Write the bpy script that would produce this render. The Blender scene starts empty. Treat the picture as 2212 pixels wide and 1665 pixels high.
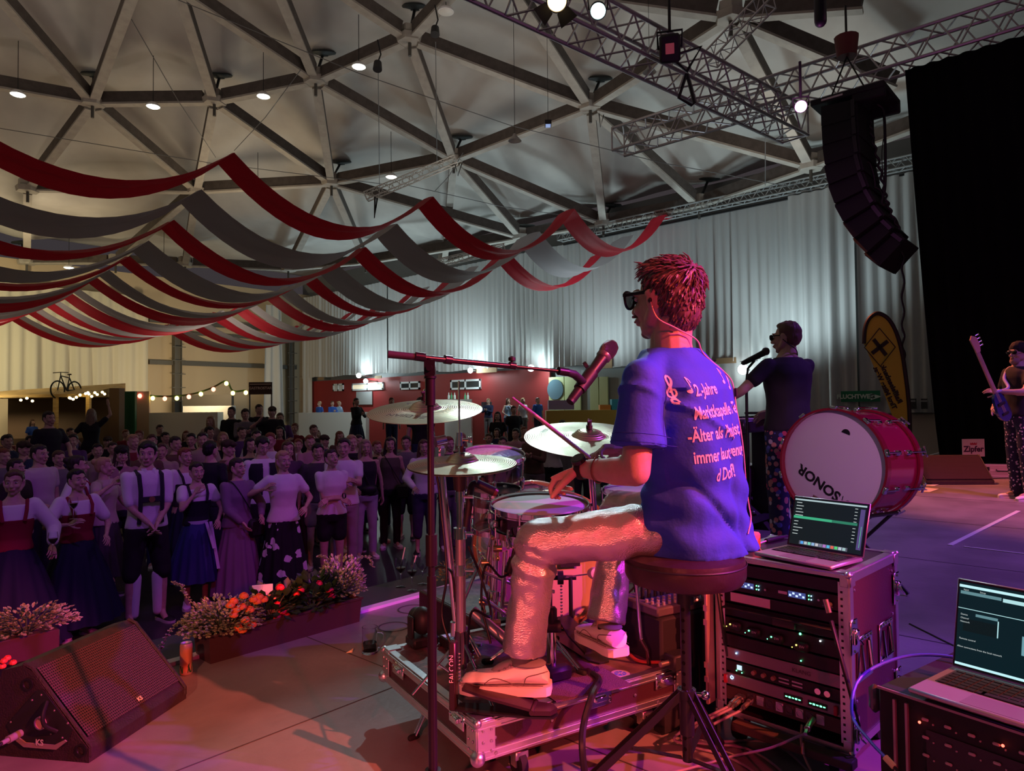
import bpy, bmesh, math, random
from mathutils import Vector as V, Matrix, noise, Quaternion
from mathutils.bvhtree import BVHTree
random.seed(11)
rad = math.radians; sin = math.sin; cos = math.cos; PI = math.pi
S = bpy.context.scene
COL = S.collection
# ---------------------------------------------------------------- camera
YAW = rad(48); PITCH = rad(1.64); ROLL = rad(0.6); FPX = 1500.0; CAMZ = 1.2
F0 = V((sin(YAW)*cos(PITCH), cos(YAW)*cos(PITCH), sin(PITCH)))
R0 = V((cos(YAW), -sin(YAW), 0)); U0 = R0.cross(F0)
R1 = R0*cos(ROLL) - U0*sin(ROLL); U1 = U0*cos(ROLL) + R0*sin(ROLL)
CAM = V((0, 0, CAMZ))
cd = bpy.data.cameras.new('camera'); co = bpy.data.objects.new('camera', cd); COL.objects.link(co)
cd.sensor_fit = 'HORIZONTAL'; cd.sensor_width = 36; cd.lens = FPX/2212*36; cd.clip_start = .05; cd.clip_end = 300
m = Matrix((R1, U1, -F0)).transposed().to_4x4(); m.translation = CAM; co.matrix_world = m
S.camera = co
def ray(px, py): return F0 + R1*((px-1106)/FPX) + U1*((832.5-py)/FPX)
def P(px, py, d): return CAM + ray(px, py)*d
def PZ(px, py, z):
 r = ray(px, py); return CAM + r*((z-CAMZ)/r.z)
def PX(px, py, X):
 r = ray(px, py); return CAM + r*(X/r.x)
def PY(px, py, Y):
 r = ray(px, py); return CAM + r*(Y/r.y)
# ---------------------------------------------------------------- view, world
S.view_settings.view_transform = 'Standard'; S.view_settings.look = 'None'
S.view_settings.exposure = 0.0; S.view_settings.gamma = 1; S.view_settings.use_curve_mapping = False
S.cycles.max_bounces = 6; S.cycles.diffuse_bounces = 3; S.cycles.glossy_bounces = 3; S.cycles.transmission_bounces = 6
S.cycles.transparent_max_bounces = 12; S.cycles.sample_clamp_indirect = 4; S.cycles.caustics_reflective = False; S.cycles.caustics_refractive = False
W = bpy.data.worlds.new('world'); S.world = W; W.use_nodes = True
W.node_tree.nodes['Background'].inputs[0].default_value = (.50, .42, .46, 1)
W.node_tree.nodes['Background'].inputs[1].default_value = .08
# ---------------------------------------------------------------- lights
def aim(o, loc, tgt):
 o.location = loc; o.rotation_euler = (V(tgt)-V(loc)).to_track_quat('-Z', 'Y').to_euler()
def spot(name, loc, tgt, col, w, ang=50, blend=.4, size=.08):
 l = bpy.data.lights.new(name, 'SPOT'); l.energy = w; l.color = col; l.spot_size = rad(ang); l.spot_blend = blend; l.shadow_soft_size = size
 o = bpy.data.objects.new(name, l); COL.objects.link(o); aim(o, loc, tgt); return o
def point(name, loc, col, w, size=.1):
 l = bpy.data.lights.new(name, 'POINT'); l.energy = w; l.color = col; l.shadow_soft_size = size
 o = bpy.data.objects.new(name, l); COL.objects.link(o); o.location = loc; return o
def area(name, loc, tgt, col, w, sx, sy):
 l = bpy.data.lights.new(name, 'AREA'); l.energy = w; l.color = col; l.shape = 'RECTANGLE'; l.size = sx; l.size_y = sy
 o = bpy.data.objects.new(name, l); COL.objects.link(o); aim(o, loc, tgt); return o
spot('stage_spot_magenta', (4.2, -4.2, 4.0), (1.9, 1.1, .9), (.88, .03, .85), 1500, 30, .3, .06)
spot('stage_spot_violet', (5.5, -2.5, 5.0), (2.2, .9, .4), (.28, .05, 1), 900, 36, .3, .06)
spot('stage_spot_red', (-2.6, -.9, 1.5), (1.5, 1.6, .22), (1, .13, .11), 560, 21, .35, .08)
spot('stage_spot_deep_red', (-.6, -3.6, 3.4), (1.85, 1.2, .95), (1, .02, .10), 380, 22, .3, .05)
spot('stage_spot_amber', (2.4, -5.0, 4.6), (.45, 2.3, 0), (1, .13, .08), 4200, 31, .35, .05)
spot('truss_spot_cool', (7.9, 6.6, 6.8), (1.95, 1.75, .95), (.62, .9, 1), 900, 16, .4, .08)
spot('drum_fill_rose', (-1, -3.2, 3.5), (4.55, 1.5, .8), (1, .36, .80), 620, 13, .4, .05)  # added fill, brightens the head of the large red drum
spot('trough_fill_coral', (-2.2, -.6, 2.4), (1.85, 3.25, .16), (1, .30, .18), 520, 15, .5, .06)  # added fill, brightens the flowers in the stage edge trough
spot('truss_spot_warm', (7.2, 6.9, 6.9), (1.2, 1.8, .5), (1, .6, .3), 40, 24, .3, .08)
spot('stage_wash_violet', (8, -3, 6.4), (7.5, -.4, 0), (.34, .08, 1), 1500, 70, .6, .15)
spot('stage_wash_pink', (5, -6, 5), (9.4, -1.9, 0), (1, .14, .30), 2300, 40, .5, .1)
spot('stage_wash_amber', (12.5, 5.5, 6.6), (10.5, 0, 0), (1, .22, .10), 2700, 42, .4, .1)
spot('crowd_wash_violet', (1.0, 3.0, 4.4), (1.9, 7.4, -.6), (.42, .06, .92), 220, 70, .8, .2)
spot('crowd_wash_violet', (5.6, 3.0, 4.6), (5.4, 8.2, -.6), (.46, .06, .9), 220, 66, .8, .2)
spot('crowd_wash_pink', (9.5, 1.5, 6.5), (6.5, 9.5, -.6), (.85, .14, .55), 90, 50, .9, .2)
point('truss_glow', P(1722, 228, 9.3), (1, .25, .85), 22, .08)
for i, (x, y) in enumerate([(775, 811), (1016, 800), (1147, 795), (1605, 798)]):
 q = PX(x, y, 21.9); point('curtain_lamp', q, (.72, .95, 1), [150, 110, 190, 170][i], .12)
for y in (8, 15, 22, 29):
 spot('curtain_fill_cool', (20.3, y, 1.6), (21.4, y, 9), (.72, .93, 1), 720, 120, .9, .5)  # unseen fill added beside the curtain lamps to lift curtains and roof
for x, y in ((1, 30), (8, 32), (12, 24)):
 spot('roof_fill_warm', (x, y, 6.4), (x-.5, y+.5, 12), (1, .80, .52), 330, 165, 1, 1.2)  # unseen warm fill added above the drapes, lights only the roof
for x, y, w in ((-8, 8, 760), (-6, 20, 760), (3, 16, 340), (9, 10, 310), (15, 14, 220), (13, -5, 260), (18.5, 7, 200)):
 spot('roof_fill_neutral', (x, y, 6.6), (x+.5, y+.5, 12), (1, .87, .74), w, 165, 1, 1.5)  # unseen fill added under the roof to even out its brightness
spot('back_wall_fill', (4, 31, 3.0), (5, 37, 3.4), (1, .86, .52), 1500, 150, .9, .5)  # unseen fill pair added to brighten back curtain and far drapes
spot('back_wall_fill', (14, 31, 2.2), (15, 37, 3.4), (1, .78, .48), 700, 150, .9, .5)
spot('drape_fill', (4, 23, 1.6), (4, 25, 8), (1, .82, .6), 420, 150, 1, .5)  # unseen fill pair added below the far drapes to brighten them
spot('drape_fill', (10, 22, 1.8), (10, 24, 8), (1, .86, .7), 300, 150, 1, .5)
spot('bar_lamp', (17, 24, 4.2), (22.8, 26, 1), (.8, .95, 1), 330, 140, .9, .5)
# ---------------------------------------------------------------- materials
MC = {}
def mat(name, col=(.5, .5, .5), rough=.5, metal=0, col2=None, nscale=8, bump=0, bscale=60, emit=None, es=0, trans=0, ior=1.45, sheen=0, coat=0, tl=0, alpha=1, wave=None, spec=.5, detail=4, mapping=None):
 if name in MC: return MC[name]
 m = bpy.data.materials.new(name); m.use_nodes = True; MC[name] = m
 nt = m.node_tree; N = nt.nodes; L = nt.links; b = N['Principled BSDF']
 I = b.inputs
 I['Base Color'].default_value = (*col, 1); I['Roughness'].default_value = rough; I['Metallic'].default_value = metal
 I['IOR'].default_value = ior; I['Transmission Weight'].default_value = trans; I['Sheen Weight'].default_value = sheen
 I['Coat Weight'].default_value = coat; I['Alpha'].default_value = alpha; I['Specular IOR Level'].default_value = spec
 if emit: I['Emission Color'].default_value = (*emit, 1); I['Emission Strength'].default_value = es
 tc = N.new('ShaderNodeTexCoord'); mp = N.new('ShaderNodeMapping'); L.new(tc.outputs['Object'], mp.inputs[0])
 if mapping: mp.inputs['Scale'].default_value = mapping
 if col2:
  n = N.new('ShaderNodeTexNoise'); n.inputs['Scale'].default_value = nscale; n.inputs['Detail'].default_value = detail; L.new(mp.outputs[0], n.inputs['Vector'])
  cr = N.new('ShaderNodeValToRGB'); cr.color_ramp.elements[0].position = .38; cr.color_ramp.elements[1].position = .62
  cr.color_ramp.elements[0].color = (*col, 1); cr.color_ramp.elements[1].color = (*col2, 1)
  L.new(n.outputs[0], cr.inputs[0]); L.new(cr.outputs[0], I['Base Color'])
 if bump:
  n = N.new('ShaderNodeTexNoise'); n.inputs['Scale'].default_value = bscale; n.inputs['Detail'].default_value = 3; L.new(mp.outputs[0], n.inputs['Vector'])
  bp = N.new('ShaderNodeBump'); bp.inputs['Strength'].default_value = bump; bp.inputs['Distance'].default_value = .01
  L.new(n.outputs[0], bp.inputs['Height']); L.new(bp.outputs[0], I['Normal'])
 if tl:
  t = N.new('ShaderNodeBsdfTranslucent'); t.inputs[0].default_value = (*col, 1); mx = N.new('ShaderNodeMixShader'); mx.inputs[0].default_value = tl
  L.new(b.outputs[0], mx.inputs[1]); L.new(t.outputs[0], mx.inputs[2]); L.new(mx.outputs[0], N['Material Output'].inputs[0])
 return m
CHROME = mat('chrome', (.85, .85, .87), .12, 1)
STEEL = mat('steel', (.55, .56, .58), .3, 1)
ALU = mat('aluminium', (.72, .72, .75), .35, 1, bump=.1, bscale=30)
BLACKM = mat('black_metal', (.02, .02, .022), .35, .3)
BLACKP = mat('black_plastic', (.018, .018, .02), .5)
RUBBER = mat('rubber', (.015, .015, .015), .8)
GOLD = mat('brass', (.9, .65, .3), .2, 1)
WHITE = mat('white_plastic', (.8, .8, .8), .5)
GLASS = mat('clear_glass', (.95, .97, 1), .02, 0, trans=1, ior=1.3)
# ---------------------------------------------------------------- mesh builder
def frame(d, up=None):
 d = V(d).normalized(); up = V(up) if up else (V((0, 0, 1)) if abs(d.z) < .95 else V((1, 0, 0)))
 x = up.cross(d).normalized(); y = d.cross(x); return x, y, d
class MB:
 def __init__(s): s.v = []; s.f = []; s.m = []; s.cm = 0
 def add(s, vs, fs):
  b = len(s.v); s.v += [V(p) for p in vs]; s.f += [tuple(i+b for i in f) for f in fs]; s.m += [s.cm]*len(fs); return s
 def box(s, c, sz, R=None, bev=0):
  c = V(c); h = V(sz)/2; R = R or Matrix.Identity(3)
  if isinstance(R, (int, float)): R = Matrix.Rotation(R, 3, 'Z')
  if bev:
   bev = min(bev, min(h)*.95); pts = []
   for i in (-1, 1):
    for j in (-1, 1):
     for k in (-1, 1):
      for q in range(3):
       p = V((i*h.x, j*h.y, k*h.z))
       for a in range(3):
        if a != q: p[a] -= (i, j, k)[a]*bev
       pts.append(c + R @ p)
   return s.hull(pts)
  vs = [c + R @ V((i*h.x, j*h.y, k*h.z)) for i in (-1, 1) for j in (-1, 1) for k in (-1, 1)]
  return s.add(vs, [(0, 1, 3, 2), (4, 6, 7, 5), (0, 4, 5, 1), (2, 3, 7, 6), (0, 2, 6, 4), (1, 5, 7, 3)])
 def hull(s, pts):
  bm = bmesh.new(); vs = [bm.verts.new(p) for p in pts]; r = bmesh.ops.convex_hull(bm, input=vs)
  bmesh.ops.delete(bm, geom=[g for g in r['geom_interior'] if isinstance(g, bmesh.types.BMVert)], context='VERTS')
  bmesh.ops.dissolve_limit(bm, angle_limit=.02, verts=bm.verts, edges=bm.edges)
  bm.verts.index_update(); s.add([v.co.copy() for v in bm.verts], [[v.index for v in f.verts] for f in bm.faces]); bm.free(); return s
 def cyl(s, a, b, r0, r1=None, n=14, cap=True):
  a = V(a); b = V(b); r1 = r0 if r1 is None else r1; x, y, d = frame(b-a)
  vs = [a+(x*cos(t)+y*sin(t))*r0 for t in [2*PI*i/n for i in range(n)]] + [b+(x*cos(t)+y*sin(t))*r1 for t in [2*PI*i/n for i in range(n)]]
  fs = [(i, (i+1) % n, n+(i+1) % n, n+i) for i in range(n)]
  if cap: fs += [tuple(range(n-1, -1, -1)), tuple(range(n, 2*n))]
  return s.add(vs, fs)
 def tube(s, pts, r, n=8, cap=True):
  pts = [V(p) for p in pts]; k = len(pts); rs = r if isinstance(r, (list, tuple)) else [r]*k
  t0 = (pts[1]-pts[0]).normalized(); x, y, _ = frame(t0); vs = []
  for i, p in enumerate(pts):
   t = (pts[min(i+1, k-1)]-pts[max(i-1, 0)]).normalized()
   q = t0.rotation_difference(t); x = q @ x; y = q @ y; t0 = t
   vs += [p+(x*cos(2*PI*j/n)+y*sin(2*PI*j/n))*rs[i] for j in range(n)]
  fs = [(i*n+j, i*n+(j+1) % n, (i+1)*n+(j+1) % n, (i+1)*n+j) for i in range(k-1) for j in range(n)]
  if cap: fs += [tuple(range(n-1, -1, -1)), tuple(range((k-1)*n, k*n))]
  return s.add(vs, fs)
 def capsule(s, a, b, r0, r1=None, n=12):
  a = V(a); b = V(b); r1 = r0 if r1 is None else r1; d = b-a
  if d.length < 1e-5: return s.ell(a, (r0,)*3)
  d.normalize(); pts = []; rs = []
  for t in (-.98, -.8, -.45, 0): pts.append(a+d*r0*t); rs.append(r0*math.sqrt(1-t*t))
  for t in (0, .45, .8, .98): pts.append(b+d*r1*t); rs.append(r1*math.sqrt(1-t*t))
  return s.tube(pts, rs, n)
 def lathe(s, prof, a=(0, 0, 0), d=(0, 0, 1), n=24, close=False):
  a = V(a); x, y, d = frame(d); k = len(prof); vs = []
  for r, z in prof: vs += [a+d*z+(x*cos(2*PI*j/n)+y*sin(2*PI*j/n))*max(r, 1e-4) for j in range(n)]
  fs = [(i*n+j, i*n+(j+1) % n, (i+1)*n+(j+1) % n, (i+1)*n+j) for i in range(k-1) for j in range(n)]
  if close: fs += [((k-1)*n+j, (k-1)*n+(j+1) % n, (j+1) % n, j) for j in range(n)]
  return s.add(vs, fs)
 def ell(s, c, r, R=None, n=14, k=9):
  c = V(c); R = R or Matrix.Identity(3); vs = []
  for i in range(k):
   a = -PI/2+PI*(i+.5)/k if 0 else -PI/2+PI*i/(k-1)
   for j in range(n):
    b = 2*PI*j/n; q = max(cos(a), 1e-3); vs.append(c+R @ V((r[0]*q*cos(b), r[1]*q*sin(b), r[2]*sin(a))))
  fs = [(i*n+j, i*n+(j+1) % n, (i+1)*n+(j+1) % n, (i+1)*n+j) for i in range(k-1) for j in range(n)]
  fs += [tuple(range(n-1, -1, -1)), tuple(range((k-1)*n, k*n))]
  return s.add(vs, fs)
 def loft(s, rings, cap=True, closed=True):
  k = len(rings); n = len(rings[0]); vs = [p for r in rings for p in r]; m = n if closed else n-1
  fs = [(i*n+j, i*n+(j+1) % n, (i+1)*n+(j+1) % n, (i+1)*n+j) for i in range(k-1) for j in range(m)]
  if cap: fs += [tuple(range(n-1, -1, -1)), tuple(range((k-1)*n, k*n))]
  return s.add(vs, fs)
 def prism(s, pts, ext):
  n = len(pts); e = V(ext); pts = [V(p) for p in pts]
  return s.add(pts+[p+e for p in pts], [tuple(range(n-1, -1, -1)), tuple(range(n, 2*n))]+[(i, (i+1) % n, n+(i+1) % n, n+i) for i in range(n)])
 def grid(s, fn, nu, nv):
  vs = [fn(i/(nu-1), j/(nv-1)) for i in range(nu) for j in range(nv)]
  return s.add(vs, [(i*nv+j, (i+1)*nv+j, (i+1)*nv+j+1, i*nv+j+1) for i in range(nu-1) for j in range(nv-1)])
 def xf(s, M): s.v = [M @ p for p in s.v]; return s
 def join(s, o, M=None):
  return s.add([(M @ p if M else p) for p in o.v], o.f)
 def mesh(s, name, mats, fixn=True, ang=38):
  me = bpy.data.meshes.new(name); me.from_pydata([tuple(p) for p in s.v], [], s.f)
  for mm in (mats if isinstance(mats, (list, tuple)) else [mats]): me.materials.append(mm)
  me.polygons.foreach_set('material_index', s.m)
  if fixn:
   bm = bmesh.new(); bm.from_mesh(me); bmesh.ops.recalc_face_normals(bm, faces=bm.faces); bm.to_mesh(me); bm.free()
  me.polygons.foreach_set('use_smooth', [True]*len(me.polygons))
  me.set_sharp_from_angle(angle=rad(ang)); me.update(); return me
 def build(s, name, mats, parent=None, world=True, **kw):
  if parent is not None and world:
   Mi = parent['_M'] if False else MW[parent.name].inverted(); s.v = [Mi @ p for p in s.v]
  me = s.mesh(name, mats, **kw); o = bpy.data.objects.new(name, me); COL.objects.link(o)
  if parent is not None: o.parent = parent; MW[o.name] = MW[parent.name]
  else: MW[o.name] = Matrix.Identity(4)
  return o
MW = {}
def tag(o, label=None, cat=None, group=None, kind=None):
 if label: o['label'] = label
 if cat: o['category'] = cat
 if group: o['group'] = group
 if kind: o['kind'] = kind
 return o
def thing(name, label, cat, loc=(0, 0, 0), rz=0, group=None):
 o = bpy.data.objects.new(name, None); COL.objects.link(o); o.location = loc; o.rotation_euler = (0, 0, rz); o.empty_display_size = .1
 MW[o.name] = Matrix.Translation(V(loc)) @ Matrix.Rotation(rz, 4, 'Z')
 return tag(o, label, cat, group)
def structure(o): o['kind'] = 'structure'; return o
def recenter(o):
 """move a single-mesh thing's origin to the base of its bounds"""
 vs = o.data.vertices; n = max(1, len(vs)); c = V((sum(v.co.x for v in vs)/n, sum(v.co.y for v in vs)/n, min(v.co.z for v in vs)))
 for v in vs: v.co -= c
 o.location = o.location+c; MW[o.name] = Matrix.Translation(o.location); return o
def copy_tree(o, parent=None):
 c = o.copy(); COL.objects.link(c); c.parent = parent; MW[c.name] = MW.get(o.name, Matrix.Identity(4))
 for ch in o.children: copy_tree(ch, c)
 return c
def place(o, loc, rz=0, sc=1):
 o.location = loc; o.rotation_euler = (0, 0, rz); o.scale = (sc,)*3; MW[o.name] = Matrix.Translation(V(loc)) @ Matrix.Rotation(rz, 4, 'Z') @ Matrix.Scale(sc, 4); return o
def bez(pts, n=24):
 """smooth Catmull-Rom through points"""
 p = [V(a) for a in pts]; p = [p[0]*2-p[1]]+p+[p[-1]*2-p[-2]]; out = []
 seg = len(p)-3; k = max(2, n//seg)
 for i in range(seg):
  a, b, c, d = p[i:i+4]
  for j in range(k):
   t = j/k; out.append(.5*((2*b)+(c-a)*t+(2*a-5*b+4*c-d)*t*t+(3*b-a-3*c+d)*t**3))
 return out+[p[-2]]
def remesh(mb, voxel, smooth=3, fac=.5):
 me = mb.mesh('tmp', BLACKP, fixn=True); o = bpy.data.objects.new('tmp', me); COL.objects.link(o)
 r = o.modifiers.new('r', 'REMESH'); r.mode = 'VOXEL'; r.voxel_size = voxel; r.adaptivity = 0
 if smooth: q = o.modifiers.new('s', 'SMOOTH'); q.iterations = smooth; q.factor = fac
 dg = bpy.context.evaluated_depsgraph_get(); e = o.evaluated_get(dg); m2 = e.to_mesh()
 out = MB(); out.add([v.co.copy() for v in m2.vertices], [tuple(p.vertices) for p in m2.polygons])
 e.to_mesh_clear(); bpy.data.objects.remove(o); bpy.data.meshes.remove(me); return out
def text_mb(body, size, ext=.0, align='CENTER', shear=0, space=1, bold=0):
 c = bpy.data.curves.new('t', 'FONT'); c.body = body; c.size = size; c.extrude = ext; c.align_x = align; c.align_y = 'CENTER'; c.shear = shear; c.space_character = space; c.offset = bold
 c.resolution_u = 3
 o = bpy.data.objects.new('t', c); COL.objects.link(o)
 dg = bpy.context.evaluated_depsgraph_get(); e = o.evaluated_get(dg); m2 = e.to_mesh(); out = MB()
 out.add([v.co.copy() for v in m2.vertices], [tuple(p.vertices) for p in m2.polygons]); e.to_mesh_clear()
 bpy.data.objects.remove(o); bpy.data.curves.remove(c); return out
def plane_M(o, x, y):
 x = V(x).normalized(); y = V(y).normalized(); z = x.cross(y).normalized()
 M = Matrix((x, y, z)).transposed().to_4x4(); M.translation = V(o); return M
# ================================================================ the hall
M_FLOOR = mat('hall_floor', (.045, .04, .045), .35, col2=(.03, .027, .03), nscale=3)
M_DECK = mat('stage_deck', (.30, .265, .25), .42, col2=(.20, .18, .17), nscale=1.8, bump=.15, bscale=25, detail=8)
M_WALLB = mat('beige_panel', (.50, .40, .27), .7)
M_RED = mat('red_wall_paint', (.30, .028, .028), .55)
M_GREY = mat('grey_panel', (.20, .20, .20), .6)
M_MEMB = mat('roof_membrane', (.56, .54, .50), .75, col2=(.47, .45, .42), nscale=.6, detail=5, tl=0, spec=.08)
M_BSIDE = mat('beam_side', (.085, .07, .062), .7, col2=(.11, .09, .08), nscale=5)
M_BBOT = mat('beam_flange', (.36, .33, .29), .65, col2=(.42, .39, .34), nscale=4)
M_CURT = mat('white_curtain_cloth', (.68, .68, .66), .85, tl=.25)
M_BLACKC = mat('black_molton', (.006, .006, .008), .95, spec=.1)
b = MB(); b.box((8, 20, -1.1), (44, 44, .2)); structure(b.build('floor', M_FLOOR))
b = MB(); b.box((6.5, -2.6, -.03), (25, 12.0, .06)); structure(b.build('stage_floor', M_DECK))
b = MB(); b.box((6.5, 3.385, -.53), (25, .03, .94)); structure(b.build('stage_fascia', mat('stage_skirt', (.012, .012, .014), .9)))
b = MB()
for i in range(1, 12): b.box((-6+i*2.0, -1.1, .0012), (.005, 9, .0014))
for j in range(6): b.box((6.5, 3.4-1.0-j*2.0, .0012), (25, .005, .0014))
tag(b.build('deck_seams', mat('seam', (.07, .065, .062), .9)), kind='structure')
b = MB(); b.box((6.5, 3.412, .006), (25, .055, .022)); structure(b.build('trim_1', mat('edge_strip', (.75, .73, .75), .4)))
b = MB(); b.box((3.9, 3.72, -.08), (6.5, .56, .06)); structure(b.build('stage_ledge', mat('ledge', (.05, .045, .05), .6)))
def deckpoly(name, pts, m, label, cat, z=.004):
 b = MB(); b.prism([V((p.x, p.y, .0016)) for p in pts], (0, 0, z)); return tag(b.build(name, m), label, cat)
M_TAPE = mat('white_tape', (.75, .75, .68), .6)
def tape(p0, p1, w, label, z=0):
 a = PZ(*p0, 0); c = PZ(*p1, 0); d = (c-a).normalized(); n = V((-d.y, d.x, 0))*w/2
 return deckpoly('floor_tape', [a-n, c-n, c+n, a+n], M_TAPE, label, 'tape')
tape((2052, 1178), (2200, 1104), .04, 'long white tape line running diagonally across the stage floor at the right')
tape((2082, 1181), (2240, 1200), .02, 'thin pale tape line crossing the stage floor below the long diagonal one')
M_MARK = mat('dried_ring_mark', (.05, .04, .05), .5)
for (x, y, rr, l) in ((892, 1316, .09, 'dark dried ring mark on the deck close to the stage edge'), (850, 1354, .085, 'dark dried ring mark on the deck above the glass mug')):
 q = PZ(x, y, 0); b = MB(); b.lathe([(rr-.008, .002), (rr-.008, .0032), (rr, .0032), (rr, .002)], (q.x, q.y, 0), n=30, close=True); tag(b.build('floor_mark', M_MARK), l, 'mark')
q = PZ(756, 1408, 0); b = MB(); b.hull([q+V((-.025, 0, .002)), q+V((.02, .01, .002)), q+V((.0, -.02, .002)), q+V((.0, -.01, .012)), q+V((.02, .0, .014))])
tag(b.build('paper_scrap', mat('scrap', (.8, .65, .35), .6)), 'small yellowish crumpled scrap on the deck left of the drum riser', 'scrap')
b = MB(); b.box((23.15, 12, 4), (.2, 52, 10)); structure(b.build('wall_right', M_GREY))
b = MB(); b.box((8, 37.3, 3.5), (32, .2, 9)); structure(b.build('wall_back', M_WALLB))
XW = 22.75
ra = PX(665, 880, XW); rb = PX(1190, 880, XW);
def wallseg(name, y0, y1, z0, z1, m, x=XW, th=.1):
 b = MB(); b.box((x+th/2, (y0+y1)/2, (z0+z1)/2), (th, abs(y1-y0), z1-z0)); return b.build(name, m)
structure(wallseg('wall_red', PX(660, 880, XW).y, PX(1188, 880, XW).y, -1, 2.75, M_RED))
M_GREENW = mat('pale_green_door', (.55, .60, .30), .6); M_WIN = mat('lit_window', (.8, .75, .6), .3, emit=(1, .85, .55), es=.55)
M_WIND = mat('dark_window', (.03, .035, .04), .1); M_FRAME = mat('white_frame', (.75, .78, .78), .5)
wn = 1
for (x0, x1, y0, y1, lit) in ((613, 636, 829, 843, 1), (721, 743, 828, 845, 2), (762, 830, 825, 844, 1), (866, 908, 823, 842, 0), (975, 1040, 818, 842, 0)):
 pa = PX(x0, y1, XW); pb = PX(x1, y0, XW); yc = (pa.y+pb.y)/2; zc = (pa.z+pb.z)/2; w = abs(pa.y-pb.y); h = pb.z-pa.z
 t = thing(f'window_{wn}', None, None, (XW-.03, yc, pa.z)); t['kind'] = 'structure'
 b = MB(); f = .09
 b.box((XW-.03, yc, pa.z+f/2), (.08, w, f)); b.box((XW-.03, yc, pb.z-f/2), (.08, w, f))
 for s in (-1, 0, 1): b.box((XW-.03, yc+s*(w/2-f/2), zc), (.08, f, h))
 b.build('window_frame', M_FRAME, t)
 b = MB(); b.box((XW-.02, yc, zc), (.02, w-f, h-f)); b.build('pane', M_WIN if lit == 1 else (M_FRAME if lit == 2 else M_WIND), t)
 wn += 1
dn = 1
for (x0, x1, porthole) in ((1186, 1256, 1), (1275, 1315, 0)):
 ya = PX(x0, 850, XW-.05).y; yb = PX(x1, 850, XW-.05).y; zt = PX(x0, 815, XW).z
 t = thing(f'door_{dn}', None, None, (XW-.06, (ya+yb)/2, -1)); t['kind'] = 'structure'
 b = MB(); w = abs(ya-yb)/2
 for s in (-1, 1): b.box((XW-.06, (ya+yb)/2+s*w/2, zt/2-.5), (.06, w-.03, zt+1), bev=.01)
 b.build('door_leaf', M_GREENW, t)
 if porthole:
  q = PX(1200, 841, XW-.1); b = MB(); b.cyl(q, q-V((.03, 0, 0)), .42, n=28); b.build('porthole', mat('porthole_glass', (.12, .2, .25), .15), t)
 dn += 1
structure(wallseg('wall_gallery_grey', PX(1256, 880, XW).y, PX(1740, 880, XW).y, -1, 2.6, mat('gallery_grey', (.33, .36, .35), .6), XW+.02))
structure(wallseg('wall_wainscot', PX(1740, 880, XW).y, -6, -1, .85, mat('grey_wainscot', (.42, .36, .30), .7), XW-.3))
# ---- curtains
def curtain(name, a, c, z0, z1, m, label, cat='curtain', fold=.22, amp=.09, seed=1, nz=8, flare=0, top=None):
 a = V((*a, 0)); c = V((*c, 0)); L = (c-a).length; d = (c-a)/L; n = V((-d.y, d.x, 0)); rnd = random.Random(seed)
 nu = max(12, int(L/fold*5)); ph = [rnd.uniform(0, 6) for _ in range(4)]
 def fn(u, v):
  s = u*L; k = 2*PI/fold
  w = amp*(sin(k*s+1.6*sin(s*1.3+ph[0])+1.2*sin(s*.37+ph[1]))+.5*sin(k*.53*s+ph[2])+.35*sin(k*.21*s+ph[3]))*(.55+.45*(1-v))*(1+.25*sin(s*.9+v*2))
  z = z0+(z1-z0)*v+(.03*sin(s*2.1)*(1-v)); f = 1+flare*(1-v)
  if top: z = z0+(top(s/L)-z0)*v
  return a+d*(s-L/2)*f+d*L/2+n*w+V((0, 0, z))
 b = MB(); b.grid(fn, nu, nz); return tag(b.build(name, m, fixn=False, ang=180), label, cat)
XC = 22.45
yk = lambda px: PX(px, 850, XC).y
ys = [yk(1738), yk(1590), yk(1283), yk(1158), yk(950), yk(838), yk(655)]
ztop = 7.75
cl = ['white pleated wall curtain panel above the pale green doors', 'wide white pleated wall curtain panel behind the drummer head', 'white pleated wall curtain panel over the right end of the red wall',
      'white pleated wall curtain panel above the boom microphone stand', 'white pleated wall curtain panel above the top crash cymbal', 'far white pleated wall curtain panel over the lit gallery windows']
zb = [1.85, 2.35, 2.45, 2.55, 2.6, 2.7]
zb0 = PX(1650, 775, XC).z; zb = [zb0, zb0, 2.75, 2.85, 2.9, 2.95]
for i in range(6):
 curtain('wall_curtain', (XC, ys[i]), (XC, ys[i+1]+.03), zb[i], ztop, M_CURT, cl[i], fold=.30, amp=.06, seed=i+3)
curtain('wall_curtain', (XC, yk(655)), (XC, 36.2), -.3, 7.75, M_CURT, 'full length white curtain at the far corner left of the red wall', fold=.4, amp=.09, seed=31)
curtain('wall_curtain', (XC-.25, yk(1860)), (XC-.25, ys[0]+.3), .85, ztop, M_CURT, 'long white curtain behind the green exit sign', fold=.34, amp=.09, seed=41)
curtain('wall_curtain', (XC-.15, -5), (XC-.15, yk(1862)), .85, ztop, M_CURT, 'long white curtain behind the yellow banner flag', fold=.36, amp=.09, seed=43)
curtain('wall_curtain', (XC+.05, yk(1738)), (XC+.05, yk(1480)), -1, zb0, M_CURT, 'white curtain hanging below the rail behind the drummer and keyboard player', fold=.4, amp=.05, seed=51)
b = MB()
b.box((XC+.1, (ys[0]+ys[1])/2, zb0+.0), (.08, abs(ys[0]-ys[1])*2.2, .12)); tag(b.build('curtain_rail', M_GREY), 'grey rail along the bottom of the curtain behind the drummer', 'rail')
pb0 = PY(320, 850, 36.6)
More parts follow.
